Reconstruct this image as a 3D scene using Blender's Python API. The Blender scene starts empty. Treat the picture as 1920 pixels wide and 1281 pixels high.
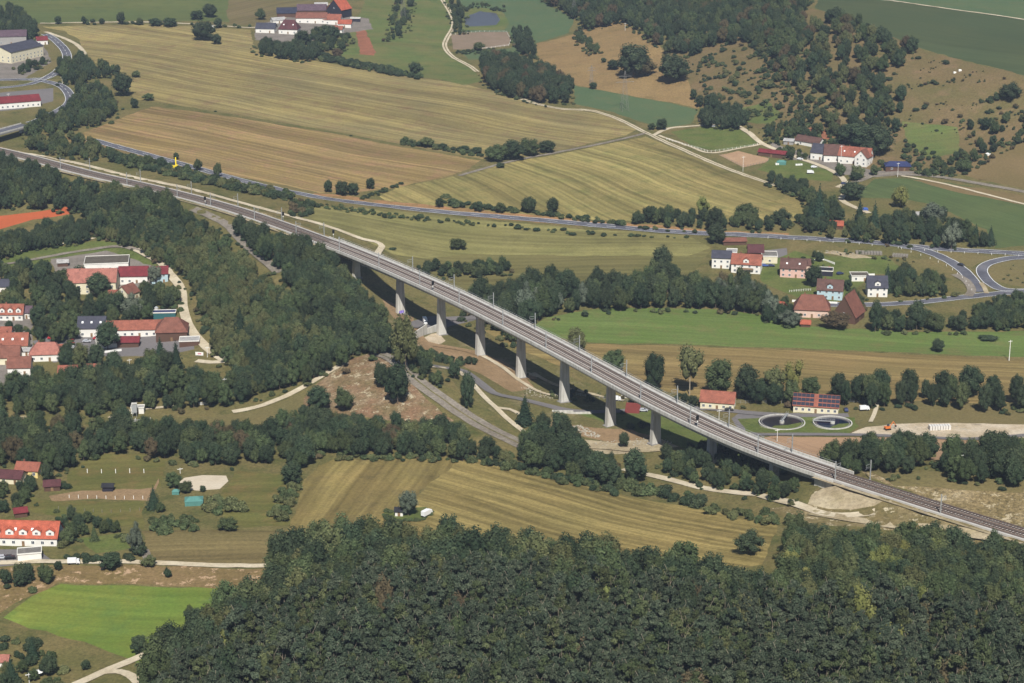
import bpy, math, random
import numpy as np
from mathutils import Vector, Matrix
from mathutils.geometry import delaunay_2d_cdt
R = math.radians
C = bpy.context.scene.collection
sc = bpy.context.scene
rnd = random.Random(7)

# ------------------------------------------------------------------ camera, world, sun, exposure
H = 331.0; F = 3870.0; TH = R(17.73)
cam_d = bpy.data.cameras.new('camera'); cam = bpy.data.objects.new('camera', cam_d); C.objects.link(cam)
cam.location = (0, 0, H); cam.rotation_euler = (math.pi/2 - TH, 0, 0)
cam_d.sensor_width = 36; cam_d.lens = F/1920*36; cam_d.clip_start = 1; cam_d.clip_end = 30000
sc.camera = cam
SUN_H = (0.06, -1.0); SUN_EL = 49.0
w = bpy.data.worlds.new('World'); sc.world = w; w.use_nodes = True
nt = w.node_tree; bg = nt.nodes['Background']
sky = nt.nodes.new('ShaderNodeTexSky'); sky.sky_type = 'NISHITA'; sky.sun_disc = False
sky.sun_elevation = R(SUN_EL); sky.sun_rotation = math.atan2(SUN_H[0], SUN_H[1]); sky.dust_density = 0.6; sky.ozone_density = 3.0
nt.links.new(sky.outputs[0], bg.inputs[0]); bg.inputs[1].default_value = 0.05
sd = bpy.data.lights.new('sun', 'SUN'); sd.energy = 5.0; sd.angle = R(0.5); sd.color = (1, 0.972, 0.925)
sun = bpy.data.objects.new('sun', sd); C.objects.link(sun); sun.location = (-300, -300, 900)
sl = math.hypot(*SUN_H); ce = math.cos(R(SUN_EL))
sdir = Vector((-SUN_H[0]/sl*ce, -SUN_H[1]/sl*ce, -math.sin(R(SUN_EL))))
sun.rotation_euler = sdir.to_track_quat('-Z', 'Y').to_euler()
sc.view_settings.view_transform = 'Standard'; sc.view_settings.look = 'None'
sc.view_settings.gamma = 1; sc.view_settings.exposure = 0.38; sc.view_settings.use_curve_mapping = False

# ------------------------------------------------------------------ projection and terrain
ST, CT = math.sin(TH), math.cos(TH)
def ray(px, py):
    u = (px-960)/F; v = (640.5-py)/F
    return (u, CT + v*ST, -ST + v*CT)
def Pz(px, py, z):
    d = ray(px, py); t = (H-z)/-d[2]
    return (d[0]*t, d[1]*t, z)
def pix(x, y, z):
    zc = y*CT + (H-z)*ST; up = y*ST - (H-z)*CT
    return 960 + F*x/zc, 640.5 - F*up/zc
def scale_at(x, y, z): return F/(y*CT + (H-z)*ST)

TRZ = 26.0
TRACK_PX = [(-150,252),(-40,272),(40,290),(100,306),(169,325),(260,344),(330,361),(400,379),(450,393),(500,411),(550,428),(600,447),(670,473),
            (750,507),(850,551),(900,576),(980,616),(1100,679),(1200,734),(1300,784),(1400,830),(1460,853),(1500,866),(1600,898),
            (1700,928),(1758,948),(1800,962),(1920,997),(2050,1036),(2250,1095)]
def smooth_path(pts, step=4.0):
    P = np.array(pts, float); n = len(P); out = []
    for i in range(n-1):
        p0 = P[max(i-1, 0)]; p1 = P[i]; p2 = P[i+1]; p3 = P[min(i+2, n-1)]
        k = max(2, int(np.linalg.norm(p2[:2]-p1[:2])/step))
        for j in range(k):
            t = j/k
            out.append(0.5*((2*p1)+(-p0+p2)*t+(2*p0-5*p1+4*p2-p3)*t*t+(-p0+3*p1-3*p2+p3)*t**3))
    out.append(P[-1]); return np.array(out)
_t = smooth_path([Pz(x, y, TRZ) for x, y in TRACK_PX], 4.0)
for _ in range(60):
    _t[1:-1] = _t[1:-1]*0.5 + 0.25*(_t[:-2]+_t[2:])
TRACK = _t
TR_PX = np.array([pix(*p)[0] for p in TRACK])
def track_at_px(px):
    i = int(np.argmin(abs(TR_PX-px))); d = TRACK[min(i+2, len(TRACK)-1)]-TRACK[max(i-2, 0)]; d = d/np.linalg.norm(d)
    return TRACK[i], d, i
BR0, BR1 = 612, 1548      # bridge from / to, in track pixels

CTRL = [ # px, py, z
 (-300,1281,6),(0,1281,4),(200,1270,6),(350,1281,12),(600,1281,20),(960,1281,26),(1400,1281,32),(1920,1281,38),(2300,1281,42),(960,1500,34),(1700,1500,45),(200,1500,8),
 (0,1150,4),(250,1150,5),(430,1150,8),(700,1150,18),(1100,1150,20),(1500,1150,27),(1920,1120,30),
 (0,1050,6),(280,1055,7),(480,1060,8),(650,1060,12),(900,1080,15),(1300,1080,18),(1460,1040,22),
 (0,950,5),(200,940,5),(400,900,5),(600,930,6),(800,950,8),(1000,980,10),(1200,1000,12),(1400,1020,15),(650,870,4),(850,860,4),(1000,890,4),(1150,925,6),(1300,950,9),(1430,980,14),
 (0,800,3),(200,830,3),(450,840,3),(620,850,3),(750,850,3),(560,790,5),(650,790,6),(760,800,6),(870,830,5),
 (0,700,4),(100,720,4),(250,720,4),(440,740,4),(560,735,6),(640,685,15),(700,665,18),(745,678,18),(700,720,13),(790,720,15),(860,765,10),(970,830,4),(820,690,8),(640,740,9),
 (0,600,6),(100,600,6),(250,600,6),(360,640,6),(420,680,5),(100,500,8),(250,500,8),(330,560,7),(0,480,8),(0,420,10),(150,440,10),(140,395,12),
 (370,520,14),(400,440,21),(450,500,18),(500,560,16),(560,560,20),(560,640,12),(620,580,17),(680,620,9),(520,505,22),(420,420,23),(520,480,24),(580,480,23),(640,520,14),(690,560,5),
 (0,330,22),(100,340,22),(250,380,21),(330,400,22),
 (748,585,0),(826,630,0),(903,682,0),(980,720,0),(1060,760,0),(1144,797,2),(1233,827,7),(1335,850,12.5),(1447,880,17.5),(1541,912,22),
 (720,545,4),(850,620,0),(900,640,0),(1000,680,0),(1000,750,1),(1080,800,1),(1150,840,2),(1250,870,4),(1400,900,8),(1480,930,14),(1330,920,9),
 (1300,770,1),(1200,760,0),(1400,800,2),(1467,795,3),(1560,795,3),(1600,770,3),(1920,760,4),(1450,835,5),(1600,840,6),(1920,840,7),(1600,858,12),(1640,884,26),(1750,886,30),(1920,908,32),(2100,930,32),(1720,905,26),(1850,940,26),(1530,862,12),
 (1580,930,21),(1700,965,21),(1850,1000,22),(1920,1020,23),
 (900,520,2),(1000,600,1),(1200,570,1),(1500,590,2),(1920,600,3),(1200,650,0),(1500,660,1),(1920,680,2),(1300,720,0),
 (700,470,10),(760,490,6),(800,455,8),(640,420,18),(900,450,7),(1100,470,5),(1300,470,5),(1500,520,3),(1700,510,3),(1900,530,4),
 (560,370,20),(700,390,14),(850,400,11),(1000,412,10),(1200,430,9),(1400,440,8),(1650,455,7),(1920,475,8),
 (100,270,24),(300,320,23),(450,340,21),(600,350,18),(750,350,15),(900,320,14),(1100,350,12),(1300,350,10),(1450,400,9),(1550,380,9),(1700,420,8),(1920,440,9),
 (0,240,26),(130,250,26),(300,200,26),(600,240,20),(900,290,15),(0,160,30),(200,130,30),(500,150,26),(800,200,20),(1100,230,15),(1200,245,14),(1350,290,12),
 (1600,310,12),(1500,280,13),(1700,330,12),(1920,355,14),(1600,360,10),
 (0,50,36),(300,48,34),(500,60,32),(700,80,28),(850,100,24),(1000,120,22),(1080,165,20),(1300,210,17),(1400,230,17),(900,40,26),(900,60,25),
 (0,0,42),(300,0,40),(700,0,35),(1000,0,32),(1100,60,30),(1200,60,38),(1250,110,32),(1300,170,24),(1200,0,50),
 (1450,230,22),(1650,265,20),(1750,300,17),(1900,280,24),(1400,120,42),(1500,150,42),(1600,180,38),(1700,200,36),(1800,200,40),(1900,200,42),(1800,260,24),
 (1400,30,58),(1530,18,68),(1640,60,66),(1735,95,62),(1920,143,60),(1920,60,66),(1700,0,72),(1920,0,72),(1300,40,52),(1450,80,52),
 (2150,150,60),(2150,350,16),(2150,600,4),(2150,900,20),(-250,300,24),(-250,600,8),(-250,900,5),(-200,100,32)]
cp = np.array([Pz(*c) for c in CTRL])
extra = [(-600,2600,55),(0,2600,60),(600,2400,80),(1200,2000,75),(-1200,2000,45),(-1000,1200,15),(1000,1200,25),(-700,600,10),(700,600,45),(0,450,40),(0,3300,70),(1500,3200,80),(-1500,3200,60),(-1500,600,20),(1500,600,50)]
cp = np.vstack([cp, np.array(extra, float)])
def kern(d2): return np.sqrt(d2 + 22.0**2)
n = len(cp); D2 = ((cp[:, None, :2]-cp[None, :, :2])**2).sum(-1)
A = np.zeros((n+1, n+1)); A[:n, :n] = -kern(D2) + np.eye(n)*6.0; A[:n, n] = 1; A[n, :n] = 1   # a little smoothing
rhs = np.append(cp[:, 2], 0); wts = np.linalg.solve(A, rhs)
GX0, GX1, GY0, GY1, GS = -900.0, 900.0, 380.0, 3000.0, 5.0
gx = np.arange(GX0, GX1+GS, GS); gy = np.arange(GY0, GY1+GS, GS)
XX, YY = np.meshgrid(gx, gy); HG = np.zeros(XX.shape)
for r in range(XX.shape[0]):
    d2 = (XX[r][:, None]-cp[None, :, 0])**2 + (YY[r][:, None]-cp[None, :, 1])**2
    HG[r] = -kern(d2) @ wts[:n] + wts[n]
# embankment of the railway: the ground meets the track bed away from the bridge
a_i, b_i = track_at_px(BR0)[2], track_at_px(BR1)[2]
on_ground = np.ones(len(TRACK), bool); on_ground[a_i:b_i+1] = False
TG = TRACK[on_ground][::2]
sub = (YY > TG[:, 1].min()-60) & (YY < TG[:, 1].max()+60)
idx = np.argwhere(sub)
pts = np.stack([XX[sub], YY[sub]], 1); dmin = np.full(len(pts), 1e9)
for q in TG: dmin = np.minimum(dmin, np.hypot(pts[:, 0]-q[0], pts[:, 1]-q[1]))
hb = HG[sub]; dz = np.abs(hb-(TRZ-0.9)); reach = 9.5 + dz*1.8
t = np.clip((dmin-9.0)/np.maximum(reach-9.0, 2.0), 0, 1); t = t*t*(3-2*t)
HG[sub] = hb*t + (TRZ-0.9)*(1-t)
# under the bridge the ground never comes above the girder
TB = TRACK[a_i:b_i+1][::2]; dmin = np.full(len(pts), 1e9)
for q in TB: dmin = np.minimum(dmin, np.hypot(pts[:, 0]-q[0], pts[:, 1]-q[1]))
hb = HG[sub]; HG[sub] = np.where(dmin < 9, np.minimum(hb, TRZ-5.0), hb)
rs = np.random.RandomState(3)
HG += 0.12*rs.randn(*HG.shape)*(YY > 0)
def h(x, y):
    fx = min(max((x-GX0)/GS, 0), len(gx)-1.001); fy = min(max((y-GY0)/GS, 0), len(gy)-1.001)
    i = int(fx); j = int(fy); a = fx-i; b = fy-j
    return (HG[j, i]*(1-a)+HG[j, i+1]*a)*(1-b)+(HG[j+1, i]*(1-a)+HG[j+1, i+1]*a)*b
def harr(X, Y):
    fx = np.clip((X-GX0)/GS, 0, len(gx)-1.001); fy = np.clip((Y-GY0)/GS, 0, len(gy)-1.001)
    i = fx.astype(int); j = fy.astype(int); a = fx-i; b = fy-j
    return (HG[j, i]*(1-a)+HG[j, i+1]*a)*(1-b)+(HG[j+1, i]*(1-a)+HG[j+1, i+1]*a)*b
def G(px, py, dh=0.0):
    d = ray(px, py); t = 350.0; prev = t
    while t < 9000:
        if H + d[2]*t < h(d[0]*t, d[1]*t) + dh: break
        prev = t; t += 12.0
    lo, hi = prev, t
    for _ in range(14):
        m = (lo+hi)/2
        if H + d[2]*m < h(d[0]*m, d[1]*m) + dh: hi = m
        else: lo = m
    x, y = d[0]*hi, d[1]*hi
    return (x, y, h(x, y))

# ------------------------------------------------------------------ materials
MATS = {}
def new_mat(name):
    m = bpy.data.materials.new(name); m.use_nodes = True; nt = m.node_tree
    for nd in list(nt.nodes): nt.nodes.remove(nd)
    out = nt.nodes.new('ShaderNodeOutputMaterial'); MATS[name] = m
    return m, nt, out
def N(nt, t, **kw):
    nd = nt.nodes.new(t)
    for k, v in kw.items():
        if k in nd.inputs: nd.inputs[k].default_value = v
        else: setattr(nd, k, v)
    return nd
def ramp(nt, fac, stops):
    r = nt.nodes.new('ShaderNodeValToRGB'); nt.links.new(fac, r.inputs[0])
    el = r.color_ramp.elements
    while len(el) < len(stops): el.new(0.5)
    for e, (p, c) in zip(el, stops): e.position = p; e.color = (*c, 1) if len(c) == 3 else c
    return r.outputs[0]
def mix(nt, fac, a, b, mode='MIX'):
    m = nt.nodes.new('ShaderNodeMix'); m.data_type = 'RGBA'; m.blend_type = mode
    for i, v in ((0, fac), (6, a), (7, b)):
        if isinstance(v, (int, float)): m.inputs[i].default_value = v
        elif isinstance(v, tuple): m.inputs[i].default_value = (*v, 1)
        else: nt.links.new(v, m.inputs[i])
    return m.outputs[2]
def bsdf(nt, out, col, rough=0.9, spec=0.2, metal=0.0):
    p = N(nt, 'ShaderNodeBsdfPrincipled'); p.inputs['Roughness'].default_value = rough
    p.inputs['Specular IOR Level'].default_value = spec; p.inputs['Metallic'].default_value = metal
    if isinstance(col, tuple): p.inputs['Base Color'].default_value = (*col, 1)
    else: nt.links.new(col, p.inputs['Base Color'])
    nt.links.new(p.outputs[0], out.inputs[0]); return p
def noise(nt, vec, scale, detail=3, rough=0.55, dist=0.0):
    nz = N(nt, 'ShaderNodeTexNoise'); nz.inputs['Scale'].default_value = scale; nz.inputs['Detail'].default_value = detail
    nz.inputs['Roughness'].default_value = rough; nz.inputs['Distortion'].default_value = dist
    nt.links.new(vec, nz.inputs['Vector']); return nz.outputs[0]
def ground_mat(name, c1, c2, c3=None, stripe=None, amt=0.35, patch=45, grain=0.35, curve=8.0, fleck=None, wl=1.0):
    """c1/c2 in large patches, c3 in small spots, stripe = world angle of the working direction"""
    m, nt, out = new_mat(name)
    geo = N(nt, 'ShaderNodeNewGeometry'); pos = geo.outputs['Position']
    a = noise(nt, pos, 1.0/patch, 4, 0.6)
    col = ramp(nt, a, [(0.36, c1), (0.64, c2)])
    if c3:
        b = noise(nt, pos, 1.0/14, 4, 0.65)
        col = mix(nt, ramp(nt, b, [(0.5, (0, 0, 0)), (0.72, (1, 1, 1))]), col, c3)
    if stripe is not None:
        warp = N(nt, 'ShaderNodeTexNoise'); warp.inputs['Scale'].default_value = 1/160; warp.inputs['Detail'].default_value = 1
        nt.links.new(pos, warp.inputs['Vector'])
        sc_ = N(nt, 'ShaderNodeVectorMath', operation='MULTIPLY_ADD')
        nt.links.new(warp.outputs[1], sc_.inputs[0]); sc_.inputs[1].default_value = (curve*4,)*3; nt.links.new(pos, sc_.inputs[2])
        for wlen, amp, thin in ((7.0*wl, 0.5, 0), (17.0*wl, 0.5, 0), (2.6*wl, 0.55, 0), (46*wl, .35, 0)):
            mp = N(nt, 'ShaderNodeMapping', vector_type='TEXTURE'); mp.inputs['Rotation'].default_value = (0, 0, stripe)
            mp.inputs['Scale'].default_value = (wlen*34, wlen, 60)
            nt.links.new(sc_.outputs[0], mp.inputs[0])
            s = noise(nt, mp.outputs[0], 1.0, 2, 0.5)
            v = ramp(nt, s, [(0.38, (1-amt*amp,)*3), (0.62, (1+amt*amp*.55,)*3)])
            col = mix(nt, 1.0, col, v, 'MULTIPLY')
    if stripe is not None:
        mp = N(nt, 'ShaderNodeMapping', vector_type='TEXTURE'); mp.inputs['Rotation'].default_value = (0, 0, stripe); nt.links.new(sc_.outputs[0], mp.inputs[0])
        wv = N(nt, 'ShaderNodeTexWave', wave_type='BANDS', bands_direction='Y'); wv.inputs['Scale'].default_value = .314/(6.5*wl); wv.inputs['Distortion'].default_value = 2.0; wv.inputs['Detail'].default_value = 3; wv.inputs['Detail Scale'].default_value = .4
        nt.links.new(mp.outputs[0], wv.inputs['Vector'])
        col = mix(nt, 1.0, col, ramp(nt, wv.outputs['Fac'], [(0.05, (1-amt*.28,)*3), (0.4, (1.0,)*3), (0.95, (1+amt*.15,)*3)]), 'MULTIPLY')
    g = noise(nt, pos, 0.75, 5, 0.75)
    gv = ramp(nt, g, [(0.3, (1-grain,)*3), (0.7, (1+grain*.5,)*3)])
    col = mix(nt, 1.0, col, gv, 'MULTIPLY')
    if fleck:
        f = noise(nt, pos, 0.22, 5, 0.8)
        col = mix(nt, ramp(nt, f, [(0.56, (0, 0, 0)), (0.62, (1, 1, 1))]), col, fleck)
    bsdf(nt, out, col, 0.95, 0.05)
    return m
def s2l(r, g, b, k=1.0, sat=0.98):
    m_ = .3*r+.59*g+.11*b; r, g, b = (m_+(c-m_)*sat for c in (r, g, b))
    f = lambda c: ((c/255)/12.92 if c/255 <= .04045 else ((c/255+.055)/1.055)**2.4)*k
    return (f(r), f(g), f(b))
def plain(name, col, rough=0.7, spec=0.3, var=0.15, sc_=0.8, metal=0.0):
    if name in MATS: return MATS[name]
    m, nt, out = new_mat(name)
    geo = N(nt, 'ShaderNodeNewGeometry'); a = noise(nt, geo.outputs['Position'], sc_, 4, 0.65)
    v = ramp(nt, a, [(0.3, (1-var,)*3), (0.7, (1+var*.6,)*3)])
    bsdf(nt, out, mix(nt, 1.0, col, v, 'MULTIPLY'), rough, spec, metal)
    return m
def streaked(name, col):
    m, nt, out = new_mat(name); geo = N(nt, 'ShaderNodeNewGeometry')
    mp = N(nt, 'ShaderNodeMapping', vector_type='POINT'); mp.inputs['Scale'].default_value = (.9, .9, .07); nt.links.new(geo.outputs['Position'], mp.inputs[0])
    a = noise(nt, mp.outputs[0], 1.0, 4, .65); b = noise(nt, geo.outputs['Position'], .16, 4, .6)
    c = mix(nt, 1.0, col, ramp(nt, a, [(.34, (.74, .73, .70)), (.56, (1.04,)*3)]), 'MULTIPLY'); c = mix(nt, 1.0, c, ramp(nt, b, [(.3, (.86,)*3), (.7, (1.06,)*3)]), 'MULTIPLY')
    bsdf(nt, out, c, .88, .15); return m
def roof_mat(name, col):
    if name in MATS: return MATS[name]
    m, nt, out = new_mat(name)
    tc = N(nt, 'ShaderNodeTexCoord'); geo = N(nt, 'ShaderNodeNewGeometry')
    a = noise(nt, geo.outputs['Position'], 0.35, 5, 0.7); b = noise(nt, geo.outputs['Position'], 2.2, 2, 0.5)
    v = ramp(nt, a, [(0.3, (0.66,)*3), (0.7, (1.18,)*3)]); v2 = ramp(nt, b, [(0.3, (0.82,)*3), (0.7, (1.12,)*3)])
    br = N(nt, 'ShaderNodeTexBrick'); br.inputs['Scale'].default_value = 1.0; br.inputs['Brick Width'].default_value = 0.3; br.inputs['Row Height'].default_value = 0.35
    br.inputs['Mortar Size'].default_value = 0.03; br.inputs['Color1'].default_value = (1, 1, 1, 1); br.inputs['Color2'].default_value = (.82, .82, .82, 1); br.inputs['Mortar'].default_value = (.55, .55, .55, 1)
    nt.links.new(tc.outputs['Object'], br.inputs['Vector'])
    c = mix(nt, 1.0, mix(nt, 1.0, mix(nt, 1.0, col, v, 'MULTIPLY'), v2, 'MULTIPLY'), br.outputs[0], 'MULTIPLY')
    bsdf(nt, out, c, 0.8, 0.25); return m
K = 0.74   # from the picture's brightness to the surface's own albedo
def ang(p, q):
    a = G(*p); b = G(*q); return math.atan2(b[1]-a[1], b[0]-a[0])

# ------------------------------------------------------------------ mesh helpers
class MB:
    def __init__(s): s.v = []; s.f = []; s.m = []
    def add(s, vs, fs, m=0):
        o = len(s.v); s.v += [tuple(x) for x in vs]; s.f += [tuple(i+o for i in f) for f in fs]; s.m += [m]*len(fs); return s
    def box(s, x0, x1, y0, y1, z0, z1, m=0):
        return s.add([(x0,y0,z0),(x1,y0,z0),(x1,y1,z0),(x0,y1,z0),(x0,y0,z1),(x1,y0,z1),(x1,y1,z1),(x0,y1,z1)],
                     [(3,2,1,0),(4,5,6,7),(0,1,5,4),(1,2,6,5),(2,3,7,6),(3,0,4,7)], m)
    def cyl(s, x, y, z0, z1, r0, r1=None, n=8, m=0, dx=0, dy=0):
        r1 = r0 if r1 is None else r1; vs = []
        for k in range(n):
            a = 2*math.pi*k/n; vs.append((x+r0*math.cos(a), y+r0*math.sin(a), z0))
        for k in range(n):
            a = 2*math.pi*k/n; vs.append((x+dx+r1*math.cos(a), y+dy+r1*math.sin(a), z1))
        fs = [(k, (k+1) % n, n+(k+1) % n, n+k) for k in range(n)] + [tuple(range(n))[::-1], tuple(range(n, 2*n))]
        return s.add(vs, fs, m)
    def tube(s, p, q, r=0.05, n=5, m=0):
        p = Vector(p); q = Vector(q); d = (q-p).normalized(); u = d.orthogonal().normalized(); w = d.cross(u); vs = []
        for e in (p, q):
            for k in range(n):
                a = 2*math.pi*k/n; vs.append(e+u*(r*math.cos(a))+w*(r*math.sin(a)))
        return s.add(vs, [(k, (k+1) % n, n+(k+1) % n, n+k) for k in range(n)]+[tuple(range(n))[::-1], tuple(range(n, 2*n))], m)
    def mesh(s, name, mats):
        me = bpy.data.meshes.new(name); me.from_pydata(s.v, [], s.f)
        for m in mats: me.materials.append(m)
        if len(mats) > 1: me.polygons.foreach_set('material_index', s.m)
        me.update(); return me
    def build(s, name, mats, parent=None, **kw):
        if not isinstance(mats, (list, tuple)): mats = [mats]
        o = bpy.data.objects.new(name, s.mesh(name, mats)); C.objects.link(o)
        if parent is not None: o.parent = parent
        for k, v in kw.items(): o[k] = v
        return o
def tag(o, label=None, cat=None, group=None, kind=None):
    if label: o['label'] = label
    if cat: o['category'] = cat
    if group: o['group'] = group
    if kind: o['kind'] = kind
    return o
def empty(name, loc, rz, label, cat, group=None):
    o = bpy.data.objects.new(name, None); C.objects.link(o); o.location = loc; o.rotation_euler = (0, 0, rz)
    o.empty_display_size = 0.5
    return tag(o, label, cat, group)
def inst(name, me, parent, loc=(0, 0, 0), rz=0.0, sc_=None):
    o = bpy.data.objects.new(name, me); C.objects.link(o); o.parent = parent; o.location = loc; o.rotation_euler = (0, 0, rz)
    if sc_: o.scale = sc_
    return o
def copy_tree(o, parent=None):
    c = o.copy(); C.objects.link(c); c.parent = parent
    for ch in o.children: copy_tree(ch, c)
    return c
def from_np(name, V, Fq, mat, smooth=False):
    me = bpy.data.meshes.new(name); nf, k = Fq.shape
    me.vertices.add(len(V)); me.vertices.foreach_set('co', V.astype(np.float32).ravel())
    me.loops.add(nf*k); me.loops.foreach_set('vertex_index', Fq.astype(np.int32).ravel())
    me.polygons.add(nf); me.polygons.foreach_set('loop_start', np.arange(0, nf*k, k, dtype=np.int32))
    if smooth: me.polygons.foreach_set('use_smooth', np.ones(nf, bool))
    me.update(calc_edges=True)
    if mat: me.materials.append(mat)
    return me
# ------------------------------------------------------------------ ground: one sheet cut along the borders of the fields
S = s2l
ground_mat('rough_grass', S(114,110,66,K), S(134,120,78,K), S(92,96,54,K), patch=30, grain=.5)
ground_mat('woodland_floor', S(66,72,42,K), S(80,78,48,K), patch=18, grain=.5)
ground_mat('stubble_a', S(158,142,90,K*1.16), S(140,128,86,K*1.16), S(142,120,84,K*1.16), stripe=ang((500,160),(900,232)), amt=.30, patch=60)
ground_mat('stubble_b', S(162,138,88,K*1.12), S(152,130,88,K*1.12), S(168,134,98,K*1.12), stripe=ang((400,240),(800,316)), amt=.32, patch=40)
ground_mat('stubble_c', S(160,144,90,K*1.18), S(144,134,82,K*1.18), S(128,124,74,K*1.18), stripe=ang((1100,300),(1300,372)), amt=.34, patch=60)
ground_mat('stubble_d', S(160,140,86,K*1.12), S(146,131,80,K*1.12), S(134,120,72,K*1.12), stripe=ang((950,900),(1300,985)), amt=.42, patch=60, wl=.8)
ground_mat('stubble_e', S(156,136,84,K*1.10), S(140,126,76,K*1.10), S(128,114,74,K*1.10), stripe=ang((700,1000),(770,870)), amt=.30, patch=35, wl=.8)
ground_mat('stubble_f', S(134,118,78,K*1.05), S(124,112,72,K*1.05), stripe=ang((300,1020),(500,1022)), amt=.26, patch=50, wl=.7)
ground_mat('far_meadow', S(100,112,66,K), S(112,116,68,K), S(92,104,62,K), stripe=ang((100,20),(400,16)), amt=.14, patch=90, grain=.2)
ground_mat('dry_field', S(134,118,84,K), S(126,116,74,K), stripe=ang((440,30),(560,5)), amt=.2, patch=50, grain=.25)
ground_mat('pasture', S(106,120,66,K), S(124,122,74,K), S(96,112,62,K), patch=35, grain=.3, stripe=ang((650,100),(850,110)), amt=.12)
ground_mat('lush_far', S(88,108,74,K), S(96,112,76,K), S(104,112,76,K), patch=40, grain=.2)
ground_mat('plateau_crop', S(80,92,62,K), S(88,96,64,K), patch=90, grain=.15, stripe=ang((1600,20),(1900,70)), amt=.08)
ground_mat('orange_meadow', S(158,132,88,K*1.05), S(148,122,82,K*1.05), S(134,114,74,K*1.05), patch=30, grain=.45)
ground_mat('scrub_grass', S(132,112,78,K), S(114,106,66,K), S(142,118,86,K), patch=28, grain=.45)
ground_mat('brown_field', S(136,116,80,K), S(126,110,72,K), patch=40, grain=.3)
ground_mat('lush_right', S(92,108,66,K), S(100,112,68,K), S(90,102,64,K), patch=50, grain=.2, stripe=ang((1700,360),(1900,420)), amt=.12)
ground_mat('river_meadow', S(142,134,84,K*1.12), S(126,122,74,K*1.12), S(118,112,70,K*1.12), patch=55, grain=.28, stripe=ang((700,400),(1200,430)), amt=.24)
ground_mat('river_meadow_low', S(116,112,68,K), S(124,116,72,K), patch=55, grain=.25, stripe=ang((900,490),(1250,492)), amt=.22)
ground_mat('green_meadow', S(104,124,62,K*1.10), S(110,126,68,K*1.10), S(120,122,72,K*1.10), patch=50, grain=.25, stripe=ang((1100,600),(1700,632)), amt=.16)
ground_mat('straw_strip', S(146,124,80,K*1.15), S(134,118,74,K*1.15), patch=60, grain=.25, stripe=ang((1200,655),(1800,690)), amt=.28, wl=.7)
ground_mat('dry_meadow', S(132,118,78,K), S(120,112,72,K), patch=40, grain=.35)
ground_mat('bright_green', S(112,136,58,K*1.08), S(130,138,62,K*1.08), S(104,128,62,K*1.08), patch=40, grain=.25, stripe=ang((60,1150),(420,1170)), amt=.14)
ground_mat('sandy_bank', S(134,114,74,K), S(146,122,84,K), S(128,112,68,K), patch=18, grain=.45, fleck=S(196,164,130,K))
ground_mat('paddock', S(122,116,66,K), S(110,112,60,K), S(138,118,74,K), patch=30, grain=.3, stripe=ang((150,880),(300,878)), amt=.16)
ground_mat('bare_earth', S(168,140,106,K), S(152,126,92,K), patch=12, grain=.35)
ground_mat('arena_sand', S(222,208,184,K), S(212,196,170,K), patch=12, grain=.12)
ground_mat('riding_sand', S(192,158,124,K), S(180,146,114,K), patch=14, grain=.25)
ground_mat('brown_sand', S(152,132,112,K), S(142,124,102,K), patch=14, grain=.25)
ground_mat('pink_field', S(190,154,120,K), S(180,146,112,K), patch=30, grain=.2)
ground_mat('clay_court', S(206,108,68,K*.9), S(196,102,64,K*.9), patch=10, grain=.12)
ground_mat('limestone_slope', S(150,118,90,K), S(130,114,80,K), S(164,142,112,K), patch=10, grain=.6, fleck=S(190,176,146,K))
ground_mat('pale_gravel', S(198,182,150,K), S(176,158,126,K), S(158,144,106,K), patch=12, grain=.4)
ground_mat('rubble_grass', S(134,118,80,K), S(118,108,68,K), S(160,142,104,K), patch=12, grain=.5, fleck=S(206,192,160,K))
ground_mat('gravel_bank', S(158,138,98,K), S(136,120,80,K), S(184,164,126,K), patch=16, grain=.8, fleck=S(200,184,150,K))
ground_mat('white_sand', S(222,206,180,K), S(206,186,156,K), S(190,172,140,K), patch=14, grain=.3)
ground_mat('grey_asphalt', S(132,126,124,K), S(124,120,118,K), patch=20, grain=.15)
ground_mat('yard', S(150,140,130,K), S(132,124,114,K), patch=10, grain=.3)
ground_mat('garden_lawn', S(104,118,60,K), S(116,120,68,K), S(92,104,54,K), patch=12, grain=.4)
ground_mat('bridge_floor', S(122,112,72,K), S(112,112,64,K), S(154,136,104,K), patch=14, grain=.5)
ground_mat('dirt_red', S(168,110,84,K), S(150,100,76,K), patch=10, grain=.3)
ground_mat('sand_track', S(222,208,180,K), S(202,186,156,K), patch=10, grain=.25)
ground_mat('grey_gravel', S(160,150,136,K), S(138,128,114,K), patch=8, grain=.45)
ground_mat('asphalt', S(116,116,124,K), S(98,98,106,K), S(128,126,130,K), patch=12, grain=.25)
ground_mat('verge', S(184,138,98,K), S(158,126,84,K), S(130,116,72,K), patch=9, grain=.4)
plain('paint', S(236,236,232,.85), .6, .2, .06)
m_, nt_, out_ = new_mat('pond_water')
p_ = bsdf(nt_, out_, S(96,98,104,.6), 0.32, 0.25)
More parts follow.
